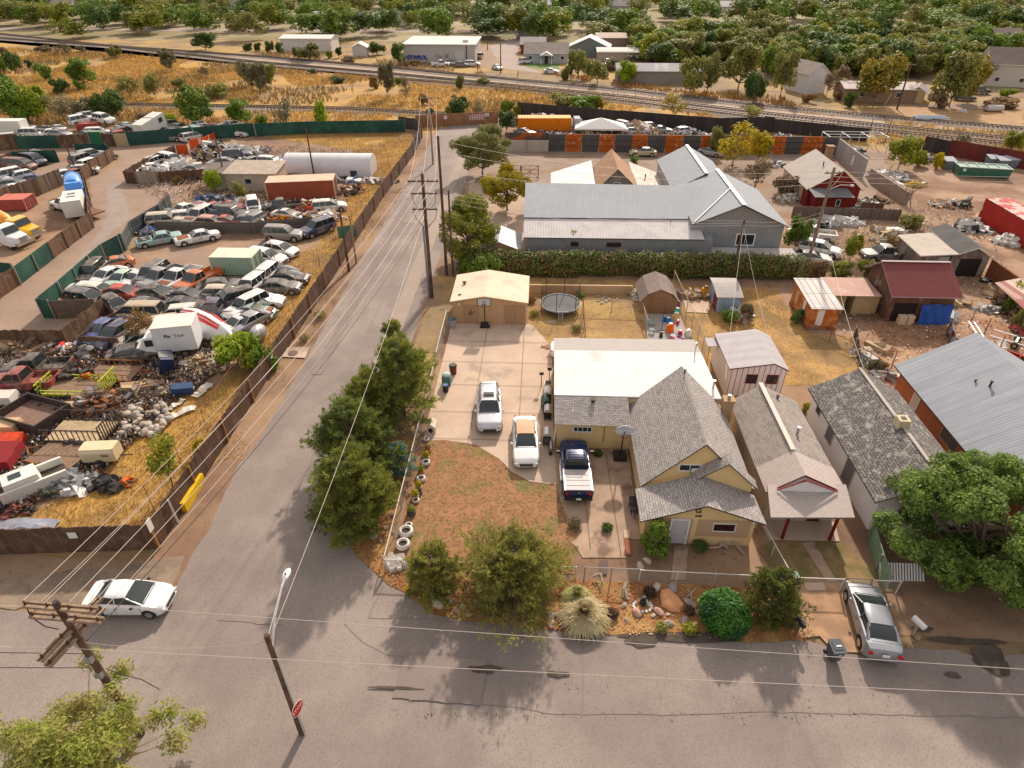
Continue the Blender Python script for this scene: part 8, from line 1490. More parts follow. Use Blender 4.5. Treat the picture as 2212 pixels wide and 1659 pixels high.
# right yard junk
for k,(c,r,x,y,rx,ry,h,n,ms,s,lb) in enumerate([
 (3,0,1010,1180,3.4,2.8,.6,230,[SC[0],m_('sink_white',(.7,.66,.6)),SC[2]],.5,'white sinks and basins heap behind the low block wall'),(3,0,1130,1270,1.2,.8,.6,6,[MT['sink_white']],.9,'white upturned bathtub near the low block wall'),(3,0,1270,1260,1.3,.7,.5,40,[m_('yellow_scrap',(.62,.42,.06)),SC[4]],.5,'yellow scrap near the bathtub'),
 (3,0,1310,1040,2.2,1.2,1.0,60,[SC[2],m_('lilac_bag',(.35,.33,.4)),SC[0]],.8,'grey and lilac bundles left of the grey bin'),(3,0,60,1090,2,1.2,.6,60,[SC[0],SC[1]],.5,'white and black parts left of the red cottage'),(3,0,150,1380,1.3,1.2,.8,50,[SC[0],PAL],.7,'white tarp draped rubbish behind the warehouse gable'),
 (3,0,800,1430,2.6,1.6,.6,180,[SC[0],PAL,m_('blue_bit',(.1,.2,.35)),SC[3]],.45,'pale lumber and odds right of the red cottage'),(3,0,920,1400,2.2,.8,.6,90,[SC[1],PAL,SC[4]],.45,'dark and yellow rubbish along the low block wall'),(3,0,1550,1430,2.4,1.2,.6,150,[PAL,SC[4],SC[0],SC[1]],.5,'cream pallets and rubbish left of the red container'),
 (3,0,1690,1440,.9,.8,1.2,24,[SC[1],SC[3]],.6,'dark stacked parts beside the red container'),(3,1,420,130,1.4,1,.7,60,[SC[1],SC[2]],.5,'black machinery heap behind the leaning big pole'),(3,1,640,100,2.2,.6,.5,40,[m_('sheet_grey',(.42,.4,.4)),SC[0]],1.2,'grey white corrugated sheets stack in the cluttered yard'),
 (3,1,1040,180,1.8,.6,.4,40,[SC[0],PAL],.8,'white frames stack behind the light grey shed roof'),(3,1,1750,150,1.8,1.4,1.0,90,[SC[0],SC[1],m_('slate_bit',(.2,.22,.25))],.7,'black and white appliance heap beside the red container'),(3,1,2060,270,1.5,1.1,1.1,40,[MT['sink_white'],SC[0]],.6,'large white plastic covered bales by the red container'),
 (3,1,1890,60,2,.8,.5,40,[SC[0],PAL],.6,'pale boards lying before the red container'),(3,1,1900,850,1.2,.6,.5,40,[SC[0],SC[2]],.4,'small white rubbish heap below the striped lean to'),(3,1,1540,900,.5,1.0,.6,26,[m_('silver_bit',(.45,.47,.5)),SC[0]],.5,'silver bins stack right of the blue tarp'),
 (3,1,850,1270,.8,1.6,.5,70,[PAL,SC[0]],.5,'pale lattice and lumber heap in the narrow side yard'),(3,1,970,1180,.6,.4,.08,8,[PAL],.7,'cream broken slab pieces on the red dirt'),(3,1,1000,1420,.9,.6,.6,30,[SC[0],SC[3],SC[2]],.5,'grey boxes and rubbish beside the mossy roof'),(3,1,2170,1030,.7,.4,.4,30,[m_('red_bit',(.3,.07,.06)),WD[2]],.4,'reddish planks near the vine covered lean to'),
 (3,1,1960,1180,1.2,.5,.4,30,[SC[0],SC[4]],.5,'white sacks along the brick capped wall'),(3,1,2100,1290,.9,.7,.3,40,[RST,m_('brick_r',(.34,.12,.08))],.35,'rusty red wire stack beyond the metal roof'),(3,1,1000,250,1.6,1.0,.3,40,[SC[2],PAL],.6,'grey planks in the dry grass behind the hedge'),(3,1,1640,790,.8,.5,.06,5,[PAL],1.0,'pale flat boards on the dirt right of the barn'),
 (3,0,750,150,.5,.3,.3,4,[SC[0]],.5,'small pale block by the cottage yard tracks'),(3,0,1680,620,.8,.3,.3,12,[SC[0],SC[2]],.5,'grey rubbish lump in the tan field'),(3,0,830,430,5,1,.5,60,[SC[0],MT['sink_white']],1.0,'white debris on the ground under the orange tinted tree')]):
    heap('junk_heap',at(c,r,x,y),rx,ry,h,n,ms,s,lb,'junk heap',70+k,long=1.5)
for i,(x,y) in enumerate(((1860,605),(1925,600))):
    p=at(3,1,x,y); mb=MB(); mb.tube((0,0,0),(0,0,.25),.4,.4,16,0); mb.tube((0,0,.251),(0,0,.26),.2,.2,12,1); tag(mb.build('tyre',[RUB,WHT if i==0 else SC[2]],loc=p),['black tyre with a white centre on the path right of the barn','plain black tyre lying right of the white centred tyre'][i],'tyre')
# green dumpster and bins
x,y,l,a=seg(3,0,1640,1180,2090,1210); t=empty('dumpster',(x,y+1.2,.03),'big dark green roll off dumpster with white rim in the brown lot','dumpster',rz=a+.03); mb=MB(); mb.loft([[(-l/2,-1.2,.1),(l/2,-1.2,.1),(l/2,1.2,.1),(-l/2,1.2,.1)],[(-l/2-.1,-1.3,1.5),(l/2+.1,-1.3,1.5),(l/2+.1,1.3,1.5),(-l/2-.1,1.3,1.5)]]); mb.build('body',paint('paint_dumpster',(.015,.10,.065),.5),t); mb=MB(); 
for s in (-1,1): mb.box(-l/2-.15,s*1.3-.08,1.5,l/2+.15,s*1.3+.08,1.62)
for k in range(6): xx=-l/2+l*k/5; mb.box(xx-.06,-1.22,1.5,xx+.06,1.22,1.6)
mb.build('rim',surf('pale_green_rim',(.5,.58,.52),None),t); mb=MB(); mb.box(-l/2+.5,-1.33,.9,-l/2+.9,-1.3,1.3); mb.build('sign_plate',WHT,t)
for i,(x,y) in enumerate(((1540,1110),(1920,1090),(2000,1105),(2080,1100))):
    p=at(3,0,x,y); t=empty('steel_bin',p,['grey steel bin standing apart left of the green dumpster','grey bin directly behind the green dumpster, left of three','grey bin directly behind the green dumpster, middle of three','grey bin directly behind the green dumpster, right of three'][i],'bin'); mb=MB(); mb.loft([[(-.75,-.7,.1),(.75,-.7,.1),(.75,.7,.1),(-.75,.7,.1)],[(-.85,-.8,1.3),(.85,-.8,1.3),(.8,.8,1.6),(-.8,.8,1.6)]]); mb.build('body',surf('slate_bin',(.17,.19,.21),(.13,.14,.16),2,.6),t); mb=MB(); mb.slab([(-.9,-.85,1.36),(.9,-.85,1.36),(.85,.85,1.68),(-.85,.85,1.68)],.05,0,0); mb.build('lid',surf('bin_lid',(.36,.38,.4),None),t)
# pipe rack
t=empty('pipe_rack',at(3,0,760,980),'pale steel pipe frame rack standing over dark scrap','pipe rack'); mb=MB(); PP=surf('pale_pipe',(.5,.5,.48),None,rough=.5)
for x in (-5,-1.7,1.7,5): mb.tube((x,0,0),(x,0,2.6),.07); mb.tube((x,4,0),(x,4,2.6),.07); mb.tube((x,0,2.6),(x,4,2.6),.07)
for y in (0,2,4): mb.tube((-5,y,2.65),(5,y,2.65),.07)
mb.build('pipe',PP,t)
# boat on the tan field, flat trailer
t=empty('boat_trailer',at(3,0,1400,700),'small white and blue boat trailer standing in the tan field by the track','boat trailer',rz=-.02); mb=MB(); mb.box(-3.2,-1,.5,3.2,-.85,.9); mb.box(-3.2,.85,.5,3.2,1,.9); mb.box(-3.2,-.85,.5,-3.05,.85,.9); mb.build('frame',surf('pale_blue_frame',(.5,.55,.62),None),t); mb=MB(); mb.box(-3,-.84,.55,3,.84,.6); mb.build('deck',SC[2],t); wheelset(t,(0,),1.0,.33)
t=empty('lying_tank',at(3,0,1950,620),'pale cylindrical tank lying on the ground in the tan field','tank'); mb=MB(); mb.tube((-1.8,0,.7),(1.6,0,.7),.65,.65,14); mb.build('shell',surf('pale_tank',(.5,.46,.43),None),t,smooth=40); mb=MB(); mb.box(-2,-.4,0,-1.2,.4,.3); mb.build('cradle',BLK,t)
t=empty('boat_trailer',at(3,1,2130,1150),'bare white boat trailer frame on the far right grass','boat trailer',rz=-.7); mb=MB(); mb.box(-2,-.8,.45,2,-.7,.55); mb.box(-2,.7,.45,2,.8,.55); mb.box(-.1,-.7,.45,.1,.7,.55); mb.build('frame',WHT,t); wheelset(t,(0,),.85,.3)
car(*g(3,1,2200,1350,.5),-.8,'pickup','red','red pickup truck nose at the right edge beyond the metal roof',1,group=None)
for (x,y,z0,lb) in ((1730,1000,0,'pale aluminium ladder lying against the tall fence posts'),):
    a_,b_=g(3,1,1760,950,.8),g(3,1,1870,1120,.8); mb=MB(); d=Vector((b_[0]-a_[0],b_[1]-a_[1],0)); n_=Vector((-d.y,d.x,0)).normalized()*.22; A=Vector((*a_,.8))
    mb.tube(A+n_,A+n_+d,.03); mb.tube(A-n_,A-n_+d,.03)
    for k in range(1,9): mb.tube(A+n_+d*k/9,A-n_+d*k/9,.02)
    tag(mb.build('ladder',RIM),lb,'ladder')
for i,(x0,y0,x1,y1) in enumerate(((1760,900,1730,1000),(1880,1010,1850,1090),(2010,1130,1970,1240),(1110,1260,1050,1380))):
    a_=g(3,1,x1,y1); mb=MB(); mb.tube((0,0,0),(.05,.1,2.0),.04); 
    if i==3: mb.tube((-.6,0,2),(.6,0,2),.03)
    tag(mb.build('fence_pole',RST,loc=(*a_,0)),['rusty pole beside the rust stained sheet fence','rusty pole next to the aluminium ladder','rusty pole by the white sacks','rusty clothesline pole with crossbar on the red dirt'][i],'pole')
# small green board by street fence
mb=MB(); mb.bx((0,0,1.3),(2.2,.08,1.5),.35,0,-.8); mb.tube((-.6,.3,0),(-.6,0,1.2),.05,.05,6,1); mb.tube((.6,.3,0),(.6,0,1.2),.05,.05,6,1); tag(mb.build('sign_board',[surf('green_board',(.06,.13,.09),(.05,.1,.07),3),WOOD],loc=at(1,1,800,260)),'tilted dark green board on posts beside the wooden pole','board')
# ---------------- poles, wires, lamp, signs ----------------
POLE=surf('creosote_pole',(.09,.055,.04),(.055,.035,.028),3,.9,c3=(.14,.09,.06),s3=.7); ARM=surf('crossarm_wood',(.30,.22,.155),(.2,.145,.105),4,.9); INS=surf('insulator',(.07,.03,.025),None,rough=.3)
WIRE=surf('pale_wire',(.50,.42,.37),None,rough=.5,metal=0); DWIRE=surf('dark_cable',(.05,.04,.038),None,rough=.6)
def pole(x,y,h,label,r=.16,arms=(),m=POLE,name='utility_pole',rt=None,armm=None):
    t=empty(name,(x,y,0),label,'utility pole'); mb=MB(); mb.tube((0,0,0),(0,0,h),r,rt or r*.7,10); mb.build('shaft',m,t,smooth=50)
    for z,l,an,n in arms:
        for s in ((.1,-.1) if n>4 else (.12,)):
            mb=MB(); mb.bx((-math.sin(an)*(s+.05),math.cos(an)*(s+.05),z),(l,.1,.13),an); mb.build('crossarm',armm or ARM,t)
        for i in range(min(n,4)):
            q=-l/2+.12+(l-.24)*i/(min(n,4)-1); mb=MB(); X,Y=q*math.cos(an),q*math.sin(an); mb.tube((X,Y,z+.06),(X,Y,z+.25),.05,.035,7); mb.build('insulator',INS,t)
    return t
def hp(c,r,bx,by,ty_px): x,y=g(c,r,bx,by); return x,y,rise(x,y,ty_px)
Ax,Ay=P(122,1305,9.6); AT=9.6
t=pole(Ax,Ay,AT,'big weathered double crossarm pole leaning out of the tree at the bottom left',.19,((9.35,2.9,-.05,5),(8.7,2.9,-.05,5),(8.1,2.9,1.35,5),(7.6,2.7,1.35,5)))
mb=MB(); mb.tube((0,0,9.6),(.0,0,9.75),.14,.1,8); mb.path([(-1.3,0,9.2),(-1.5,.1,8.6),(-1.2,.1,8.0),(-.6,0,8.0)],.025,5); mb.path([(.1,.2,5),(.5,.4,4.2),(.9,.6,3.6),(1.7,.4,3.2)],.02,5); mb.build('jumper_cable',DWIRE,t)
for k,(z,l) in enumerate(((6.2,.5),(5.1,.4))): mb=MB(); mb.bx((0,-.12,z),(.3,.2,.3)); mb.build('band',STL,t)
Bx,By=P(575,1372,7.6); t=pole(Bx,By,7.6,'dark wooden street lamp pole at the bottom of the view with a stop sign',.15,name='street_lamp_pole')
hx,hy=P(619,1240,8.2); hx-=Bx; hy-=By; mb=MB(); q=[Vector((.08,0,6.9)),Vector((hx*.3,hy*.35,7.6)),Vector((hx*.7,hy*.75,8.1)),Vector((hx,hy-.25,8.2))]; mb.path(q,.055,7); mb.tube((.05,0,7.5),q[2],.02,.02,5); mb.build('lamp_arm',surf('pale_arm',(.6,.57,.54),None,rough=.4,metal=.2),t,smooth=60)
mb=MB(); mb.sph((hx,hy,8.2),.2,0,12,6,(.8,1.6,.45)); mb.build('lamp_head',WHT,t,smooth=60); mb=MB(); mb.tube((hx,hy-.08,8.27),(hx,hy-.08,8.35),.035,.035,8); mb.build('photocell',BLK,t)
mb=MB(); mb.box(.12,-.08,0,.17,-.02,6); mb.build('conduit',surf('grey_conduit',(.35,.33,.31),None),t)
# stop sign on the pole
sx,sy=Bx+.22,By-.05; t=empty('stop_sign',(sx,sy,0),'red octagonal stop sign strapped to the dark lamp pole','stop sign'); mb=MB(); o8=lambda r:[(r*math.cos(math.pi/8+k*math.pi/4),r*math.sin(math.pi/8+k*math.pi/4)) for k in range(8)]
rt=Matrix.Translation((0,0,2.25))@Matrix.Rotation(R(72),4,'Z')@Matrix.Rotation(math.pi/2,4,'X'); mb.M=rt; mb.prism(o8(.42),-.015,.0); mb.build('border',WHT,t); mb=MB(); mb.M=rt; mb.prism(o8(.385),.001,.006); mb.build('face',surf('stop_red',(.5,.04,.03),None,rough=.5),t)
text(t,'STOP',.27,tuple(rt@Vector((0,0,.009))),tuple(rt.to_euler()),WHT,'lettering',ext=.002,bold=.006,shift=False)
mb=MB(); mb.tube((-.22,.0,2.1),(-.02,0,2.1),.03,.03,6); mb.build('bracket',STL,t)
Cx,Cy,CH=hp(1,1,1520,740,1072); CH=12.66
t=pole(Cx,Cy,CH,'tall dark triple crossarm pole on the right edge of the north street',.2,((CH-.75,2.9,.05,4),(CH-1.9,2.5,.05,4),(CH-3.4,2.3,.05,3)),armm=surf('dark_arm',(.10,.07,.055),None))
mb=MB(); mb.tube((-.3,0,0),(-.3,0,7.6),.09,.09,8); mb.build('conduit',surf('grey_pipe',(.2,.22,.25),None,rough=.5),t); mb=MB()
for s in (1,-1): mb.path([(s*1.2,0,CH-3.3),(s*.9,0,CH-4.3),(s*.3,0,CH-5),(0,0,CH-5.2)],.03); mb.path([(s*1.1,0,CH-1.9),(s*1.0,0,CH-2.8),(s*.6,0,CH-3.2)],.025)
mb.build('jumper_cable',DWIRE,t)
Dx,Dy=P(965,595); t=pole(Dx,Dy,14.7,'tall bare pole rising through the yellow green street tree',.17); t=pole(Dx+.75,Dy-.2,9.5,'shorter pole standing close to the tall bare pole by the hedge end',.13)
Ex,Ey,EH=hp(1,1,805,512,500); pole(Ex,Ey,EH,'dark wooden pole beside the green board on the street fence line',.15); x,y,h=hp(1,1,868,445,415); pole(x,y,h,'pale brown pole standing close to the green board',.12,m=surf('tan_pole',(.34,.23,.15),(.26,.17,.11),3))
Fx,Fy,FH=hp(1,0,1530,1075,590); pole(Fx,Fy,FH,'pale weathered pole with a top crossarm at the bend of the street fence',.15,((FH-.3,3.4,.0,4),(FH-1.4,1.6,.3,3)),m=surf('grey_tan_pole',(.32,.24,.18),(.24,.18,.14),3))
Gx,Gy,GH=hp(1,0,508,1205,440); pole(Gx,Gy,GH,'dark pole in front of the white barrel roofed building',.14); x,y,h=hp(0,0,1960,1250,400); pole(x,y,h,'dark pole beside the beige office of the salvage yard',.13)
Hx,Hy,HH=hp(0,0,668,1165,290); pole(Hx,Hy,HH,'dark pole at the far left lots above the blue tank truck',.13)
Jx,Jy,JH=hp(2,1,1900,582,520); pole(Jx,Jy,JH,'brown alley pole between the hedge and the blue ribbed shed',.15)
Ix,Iy,IH=hp(3,1,310,555,940); t=pole(Ix,Iy,IH,'large grey leaning alley pole with lamp and short arms in front of the red cottage',.19,((IH-.6,1.5,.1,3),),m=surf('grey_pole',(.24,.18,.14),(.17,.13,.1),3)); mb=MB(); mb.path([(0,0,IH-2.2),(.9,-.4,IH-1.6),(1.6,-.8,IH-1.5)],.04); mb.sph((1.8,-.9,IH-1.5),.22,0,8,5,(1,1,.5)); mb.build('lamp_arm',surf('pale_arm2',(.5,.48,.45),None),t)
Kx,Ky,KH=hp(3,0,1112,603,410); pole(Kx,Ky,KH,'dark pole leaning behind the railway among the trees',.2,((KH-.5,2.6,.2,3),)); x,y,h=hp(1,0,2115,290,265); pole(x,y,h,'dark street pole at the far corner beside the graffiti building',.18); x,y,h=hp(1,0,2000,88,70); pole(x,y,h,'dark pole at the top edge behind the graffiti building',.16)
for i,(c,r,x,y,hh,lb) in enumerate(((2,0,50,320,1.7,'short dark post by the far street verge'),(1,0,1915,275,1.9,'short dark post in the weeds before the graffiti building'),(3,0,980,600,3.2,'pale leaning stake by the far trees'))):
    p=at(c,r,x,y); mb=MB(); mb.tube((0,0,0),(.1 if i<2 else 1.2,0,hh),.1,.09,6); tag(mb.build('post',[DTRIM,DTRIM,PAL][i],loc=p),lb,'post')
def wire(a,b,sag,label,r=.02,m=WIRE,n=18):
    r*=.62
    a,b=Vector(a),Vector(b); pts=[a.lerp(b,i/n)-Vector((0,0,4*sag*(i/n)*(1-i/n))) for i in range(n+1)]; mb=MB(); o=pts[0].copy(); mb.path([p-o for p in pts],r,5); ob=mb.build('power_line',m,loc=tuple(o),fix=False); return tag(ob,label,'power line','overhead wires')
OR5=['outermost west','inner west','inner east','outermost east']
for i,q in enumerate((-1.33,-.45,.45,1.33)):
    wire((Ax+q,Ay+.1,9.62),(Cx+q*.95,Cy,CH-.5),1.3,f'{OR5[i]} pale wire between the two crossarm poles along the north street',.022)
for i,q in enumerate((-1.33,1.33)): wire((Ax+q,Ay+.1,8.95),(Cx+q*.8,Cy,CH-1.65),1.3,f'{("west","east")[i]} lower arm wire between the two crossarm poles along the north street',.02)
wire((Ax,Ay,7.0),(Cx,Cy,CH-4.2),1.2,'thick dark cable between the two crossarm poles along the north street',.035,DWIRE)
wire((Bx,By,7.1),(Cx,Cy,CH-3.6),.8,'pale wire from the bottom lamp pole up to the tall street pole',.02)
wire((Ax,Ay,7.2),(Bx,By,7.3),.5,'thin pale wire joining the double crossarm pole and the lamp pole',.014)
for i,(u0,v0,u1,v1,z) in enumerate(((553,1322,2212,1438,8.3),(553,1411,2212,1493,8.3))):
    a,b=Vector(P(u0,v0,z)),Vector(P(u1,v1,z)); d=(b-a).normalized(); b2=b+d*30; a2=(Ax+.4,Ay+(1.0,-.9)[i],8.2); wire(a2,(b2.x,b2.y,z+.3),.25,('upper','lower')[i]+' long pale wire crossing above the bottom road',.02)
    wire((Ax-.4,Ay+(.9,-.9)[i],8.2),(Ax-30,Ay+(.6,-1.2)[i],8.2),.3,('upper','lower')[i]+' pale wire leaving the crossarm pole off the left edge',.02)
for i,z in enumerate((6.4,5.4)): wire((Ax,Ay,z),(Ax-30,Ay-.4*i,z),.4,('upper','lower')[i]+' dark cable leaving the crossarm pole off the left edge',.03,DWIRE)
for i,q in enumerate((-1.2,0,1.2)): wire((Cx+q,Cy,CH-.5),(Fx+q,Fy,FH-.1),1.2,f'{("west","middle","east")[i]} wire between the tall street pole and the fence bend pole',.022)
for i,z in enumerate((14.3,13.3,11.6)): wire((Dx,Dy,z),(Ix,Iy,IH-.3-.6*i),1.4,f'{("top","middle","bottom")[i]} long wire from the tall bare pole over the warehouse roof',.025)
for i,z in enumerate((9.2,8.7,8.2)): wire((Dx+.3,Dy,z),(Jx,Jy,JH-.15-.25*i),.9,f'{("top","middle","bottom")[i]} wire sagging before the warehouse to the brown alley pole',.02)
for i in range(2): wire((Jx,Jy,JH-.2-.4*i),(Ix,Iy,JH+.4-.4*i),.5,f'{("upper","lower")[i]} wire between the brown and the grey alley poles',.02)
for i in range(3): wire((Ix,Iy,IH-.4-.5*i),(Ix+75,Iy+8,IH-.4-.5*i),1.2,f'{("top","middle","bottom")[i]} wire running off east from the grey alley pole',.03)
wire((Jx,Jy,JH-.5),(13.2,37.1,5.2),.7,'service wire dropping from the alley pole to the cream house gable',.018); wire((Jx,Jy,JH-.6),(19.6,47.6,2.9),.4,'service wire dropping from the alley pole to the white shed',.018); wire((Ix,Iy,7.5),(23.7,39.5,4.8),.7,'service wire dropping to the mossy roofed house',.018); wire((Ix,Iy,IH-2),(40.6,88.2,4.8),.4,'service wire to the gable of the dark red cottage',.02)
wire((Fx,Fy,FH-1),(Dx,Dy,12.5),1.0,'wire between the fence bend pole and the tall bare pole',.022)
# ---------------- street furniture and yard things ----------------
p=at(1,3,1320,330); t=empty('fire_hydrant',p,'small yellow topped fire hydrant at the leafy corner kerb','fire hydrant'); mb=MB(); mb.tube((0,0,.08),(0,0,.5),.13,.12,10); mb.tube((0,0,.08),(0,0,.13),.2,.2,10); mb.build('barrel',surf('hydrant_black',(.03,.03,.03),None,rough=.5),t,smooth=50); mb=MB(); mb.sph((0,0,.55),.16,0,10,5,(1,1,.9)); mb.tube((0,0,.68),(0,0,.76),.04,.04,6); mb.tube((-.22,0,.45),(.22,0,.45),.07,.07,8); mb.build('cap',surf('hydrant_yellow',(.65,.38,.02),None,rough=.5),t,smooth=50)
p=at(3,3,545,900); t=empty('wheelie_bin',(p[0]+.05,p[1]+.1,.1),'dark grey wheeled rubbish bin standing on the road beside the clay driveway','bin',rz=.1); t.scale=(.88,.88,.9); mb=MB(); mb.loft([[(-.26,-.3,.05),(.26,-.3,.05),(.26,.28,.05),(-.26,.28,.05)],[(-.36,-.4,1.02),(.36,-.4,1.02),(.36,.36,1.02),(-.36,.36,1.02)]]); GB=surf('bin_grey',(.05,.055,.06),(.07,.075,.08),3,.5); mb.build('body',GB,t); mb=MB(); mb.slab([(-.4,-.46,1.06),(.4,-.46,1.06),(.38,.42,1.14),(-.38,.42,1.14)],.05,0,0); mb.bx((0,0,1.12),(.5,.5,.04),0,0,.1); mb.build('lid',surf('bin_lid_grey',(.09,.1,.11),None,rough=.45),t); mb=MB(); mb.bx((.05,-.05,1.16),(.3,.09,.01),0,0,.1); mb.bx((.08,-.385,.72),(.22,.02,.06)); mb.build('label_sticker',WHT,t)
for s in (1,-1): mb=MB(); mb.tube((s*.3,.3,.13),(s*.36,.3,.13),.13,.13,12); mb.build('wheel',RUB,t)
mb=MB(); mb.tube((-.3,.45,1.05),(.3,.45,1.05),.02); mb.build('handle',BLK,t)
def mailbox(p,rz,m,label,pm,h=1.05,s=1):
    t=empty('mailbox',p,label,'mailbox',rz=rz); mb=MB(); mb.bx((0,0,h/2),(.1,.1,h)); mb.bx((.1,0,h-.05),(.4,.09,.08)); mb.build('post',pm,t); mb=MB(); rg=[]
    for xx in (-.3*s,.3*s): rg.append([(xx,-.11*s,h),(xx,.11*s,h)]+[(xx,.11*s*math.cos(u),h+.14*s+.11*s*math.sin(u)) for u in [k*math.pi/6 for k in range(7)]])
    mb.loft(rg); mb.build('box',m,t,smooth=40); mb=MB(); mb.box(.301*s,-.1*s,h+.01,.315*s,.1*s,h+.2*s); mb.build('door',m,t)
mailbox(at(3,3,235,690),-1.3,surf('mailbox_black',(.03,.028,.035),None,rough=.4),'black mailbox on a brown post at the kerb by the bushy green pine',WOOD)
mailbox(at(3,3,1240,690),-1.15,WHT,'white mailbox on a bare mound right of the silver sedan',PAL,1.0,1.15)
heap('dirt_mound',at(3,3,1230,740),.8,.5,.12,6,[DIRT2],.12,'low round clay mound around the white mailbox post','mound',201,'rock')
# basketball hoops
def hoop(p,rz,label,oval=False):
    t=empty('basketball_hoop',p,label,'basketball hoop',rz=rz); mb=MB(); mb.tube((0,.35,.1),(0,.0,2.7),.05,.05,8); mb.bx((0,.05,2.75),(.08,.5,.08)); mb.build('pole',BLK,t); mb=MB(); mb.box(-.45,.0,.0,.45,.95,.25); mb.build('base',BLK,t)
    if oval:
        mb=MB(); mb.M=Matrix.Translation((0,-.12,2.9))@Matrix.Rotation(math.pi/2,4,'X'); mb.prism([(.62*math.cos(k*math.pi/10),.42*math.sin(k*math.pi/10)) for k in range(20)],-.02,.02); mb.build('backboard',surf('hoop_white',(.62,.62,.64),(.4,.42,.46),5,.4),t)
    else:
        mb=MB(); mb.box(-.6,-.14,2.5,.6,-.11,3.2); mb.build('backboard',surf('backboard_grey',(.5,.49,.47),None,rough=.4),t); mb=MB(); 
        for b in ((-.63,2.46,.63,2.51),(-.63,3.19,.63,3.24),(-.63,2.51,-.58,3.19),(.58,2.51,.63,3.19)): mb.box(b[0],-.16,b[1],b[2],-.1,b[3])
        mb.box(-.2,-.155,2.62,.2,-.142,2.66); mb.box(-.2,-.155,2.9,.2,-.142,2.94); mb.build('frame',BLK,t)
    mb=MB(); q=[(.22*math.cos(u),-.4+.22*math.sin(u),2.62) for u in [k*math.pi/6 for k in range(13)]]; mb.path(q,.018,5); mb.build('rim',surf('hoop_rim',(.2,.06,.03),None),t)
hoop(at(1,1,1978,1010),.0,'portable basketball hoop with framed grey backboard before the garage'); hoop((6.15,34.0,.08),.0,'portable hoop with an oval white backboard in the house corner',True)
mb=MB(); mb.sph((0,0,.15),.14,0,10,6); tag(mb.build('ball',surf('pale_ball',(.55,.42,.36),None),loc=at(1,1,2015,985),smooth=60),'pale ball resting against the hoop base by the garage','ball')
# trampoline
t=empty('trampoline',(2.35,56.5,0),'round black trampoline with safety net poles in the back yard','trampoline'); mb=MB(); mb.prism([(1.75*math.cos(k*math.pi/16),1.75*math.sin(k*math.pi/16)) for k in range(32)],.8,.82); mb.build('mat',surf('tramp_mat',(.03,.032,.04),(.05,.05,.06),3,.6),t)
mb=MB(); mb.path([(1.95*math.cos(k*math.pi/16),1.95*math.sin(k*math.pi/16),.8) for k in range(33)],.09,6); mb.build('rim_pad',surf('pad_grey',(.36,.37,.38),(.2,.22,.26),4,.6),t)
for k in range(6):
    a=k*math.pi/3+.3; mb=MB(); mb.tube((1.95*math.cos(a),1.95*math.sin(a),0),(1.95*math.cos(a),1.95*math.sin(a),2.9),.035,.03,6); mb.build('net_pole',BLK,t)
mb=MB(); 
for k in range(32):
    a,b=k*math.pi/16,(k+1)*math.pi/16; mb.face([(1.9*math.cos(a),1.9*math.sin(a),.85),(1.9*math.cos(b),1.9*math.sin(b),.85),(1.9*math.cos(b),1.9*math.sin(b),2.6),(1.9*math.cos(a),1.9*math.sin(a),2.6)])
mb.build('net',veil('tramp_net',(.03,.03,.03),.22),t)
mb=MB(); [mb.tube((s*.2,-1.95,.8),(s*.2,-2.4,0),.03) for s in (1,-1)]; [mb.tube((-.2,-2.05-.11*k,.62-.2*k),(.2,-2.05-.11*k,.62-.2*k),.025) for k in range(3)]; mb.build('ladder',STL,t)
p=at(2,1,345,955); mb=MB(); [mb.bx((0,-.25+i*.22,.04),(.85,.18,.05)) for i in range(3)]; tag(mb.build('pallet',PAL,loc=p),'flat pale pallet on the grass below the trampoline ladder','pallet')
rn=random.Random(14)
for i in range(26): 
    p=g(2,1,820+rn.gauss(0,55),760+rn.gauss(0,18)); o=link('stone',me_[rn.randrange(6)],None,(p[0],p[1],.08),(0,0,rn.uniform(0,6))); s=rn.uniform(.09,.2); o.scale=(s,s,s); tag(o,'pale stone in the stone ring below the cream wall','stone','stones ringed below the cream wall')
# grills along wing wall
def grill(x,y,m,label,rz=0,lidm=None,k=1):
    t=empty('grill',(x,y,.07),label,'grill',rz=rz); mb=MB(); [mb.box(a-.03,b-.03,0,a+.03,b+.03,.7*k) for a in (-.25,.25) for b in (-.4,.4)]; mb.box(-.28,-.42,.15,.28,.42,.2); mb.build('stand',BLK,t); mb=MB(); mb.box(-.28,-.42,.7*k,.28,.42,.9*k); mb.build('firebox',m,t)
    mb=MB(); mb.loft([[(.28*math.cos(u),yy,.9*k+.25*math.sin(u)) for u in [q*math.pi/6 for q in range(7)]] for yy in (-.42,.42)]); mb.build('lid',lidm or m,t,smooth=40)
grill(1.0,35.9,BLK,'dark barbecue grill with grey lid at the wing corner',0,SVP); grill(1.05,38.9,BLK,'small dark grill, middle of the row along the white roofed wing',0,SVP,.85); grill(.9,39.9,surf('deep_green',(.02,.07,.055),None,rough=.4),'dark green covered grill along the white roofed wing',.2); grill(1.05,41.2,BLK,'black grill with pale top farthest up the wing wall',0,WHT,.95)
for i,(x,y) in enumerate(((.55,43.0),(1.2,43.7))): mb=MB(); mb.tube((0,0,0),(0,0,1.2),.03); mb.bx((0,0,1.3),(.35,.1,.25)); tag(mb.build('work_lamp',BLK,loc=(x,y,.07)),['black work lamp on a stand nearer the driveway','black work lamp on a stand against the wing wall'][i],'lamp stand')
mb=MB(); mb.tube((0,-.5,.2),(0,.5,.2),.13,.13,12); mb.bx((0,0,.5),(.12,.9,.3),0,1); tag(mb.build('rolled_mat',[BLK,STL],loc=(1.25,34.9,.07)),'dark rolled mat with a steel panel at the wing corner','rolled mat')
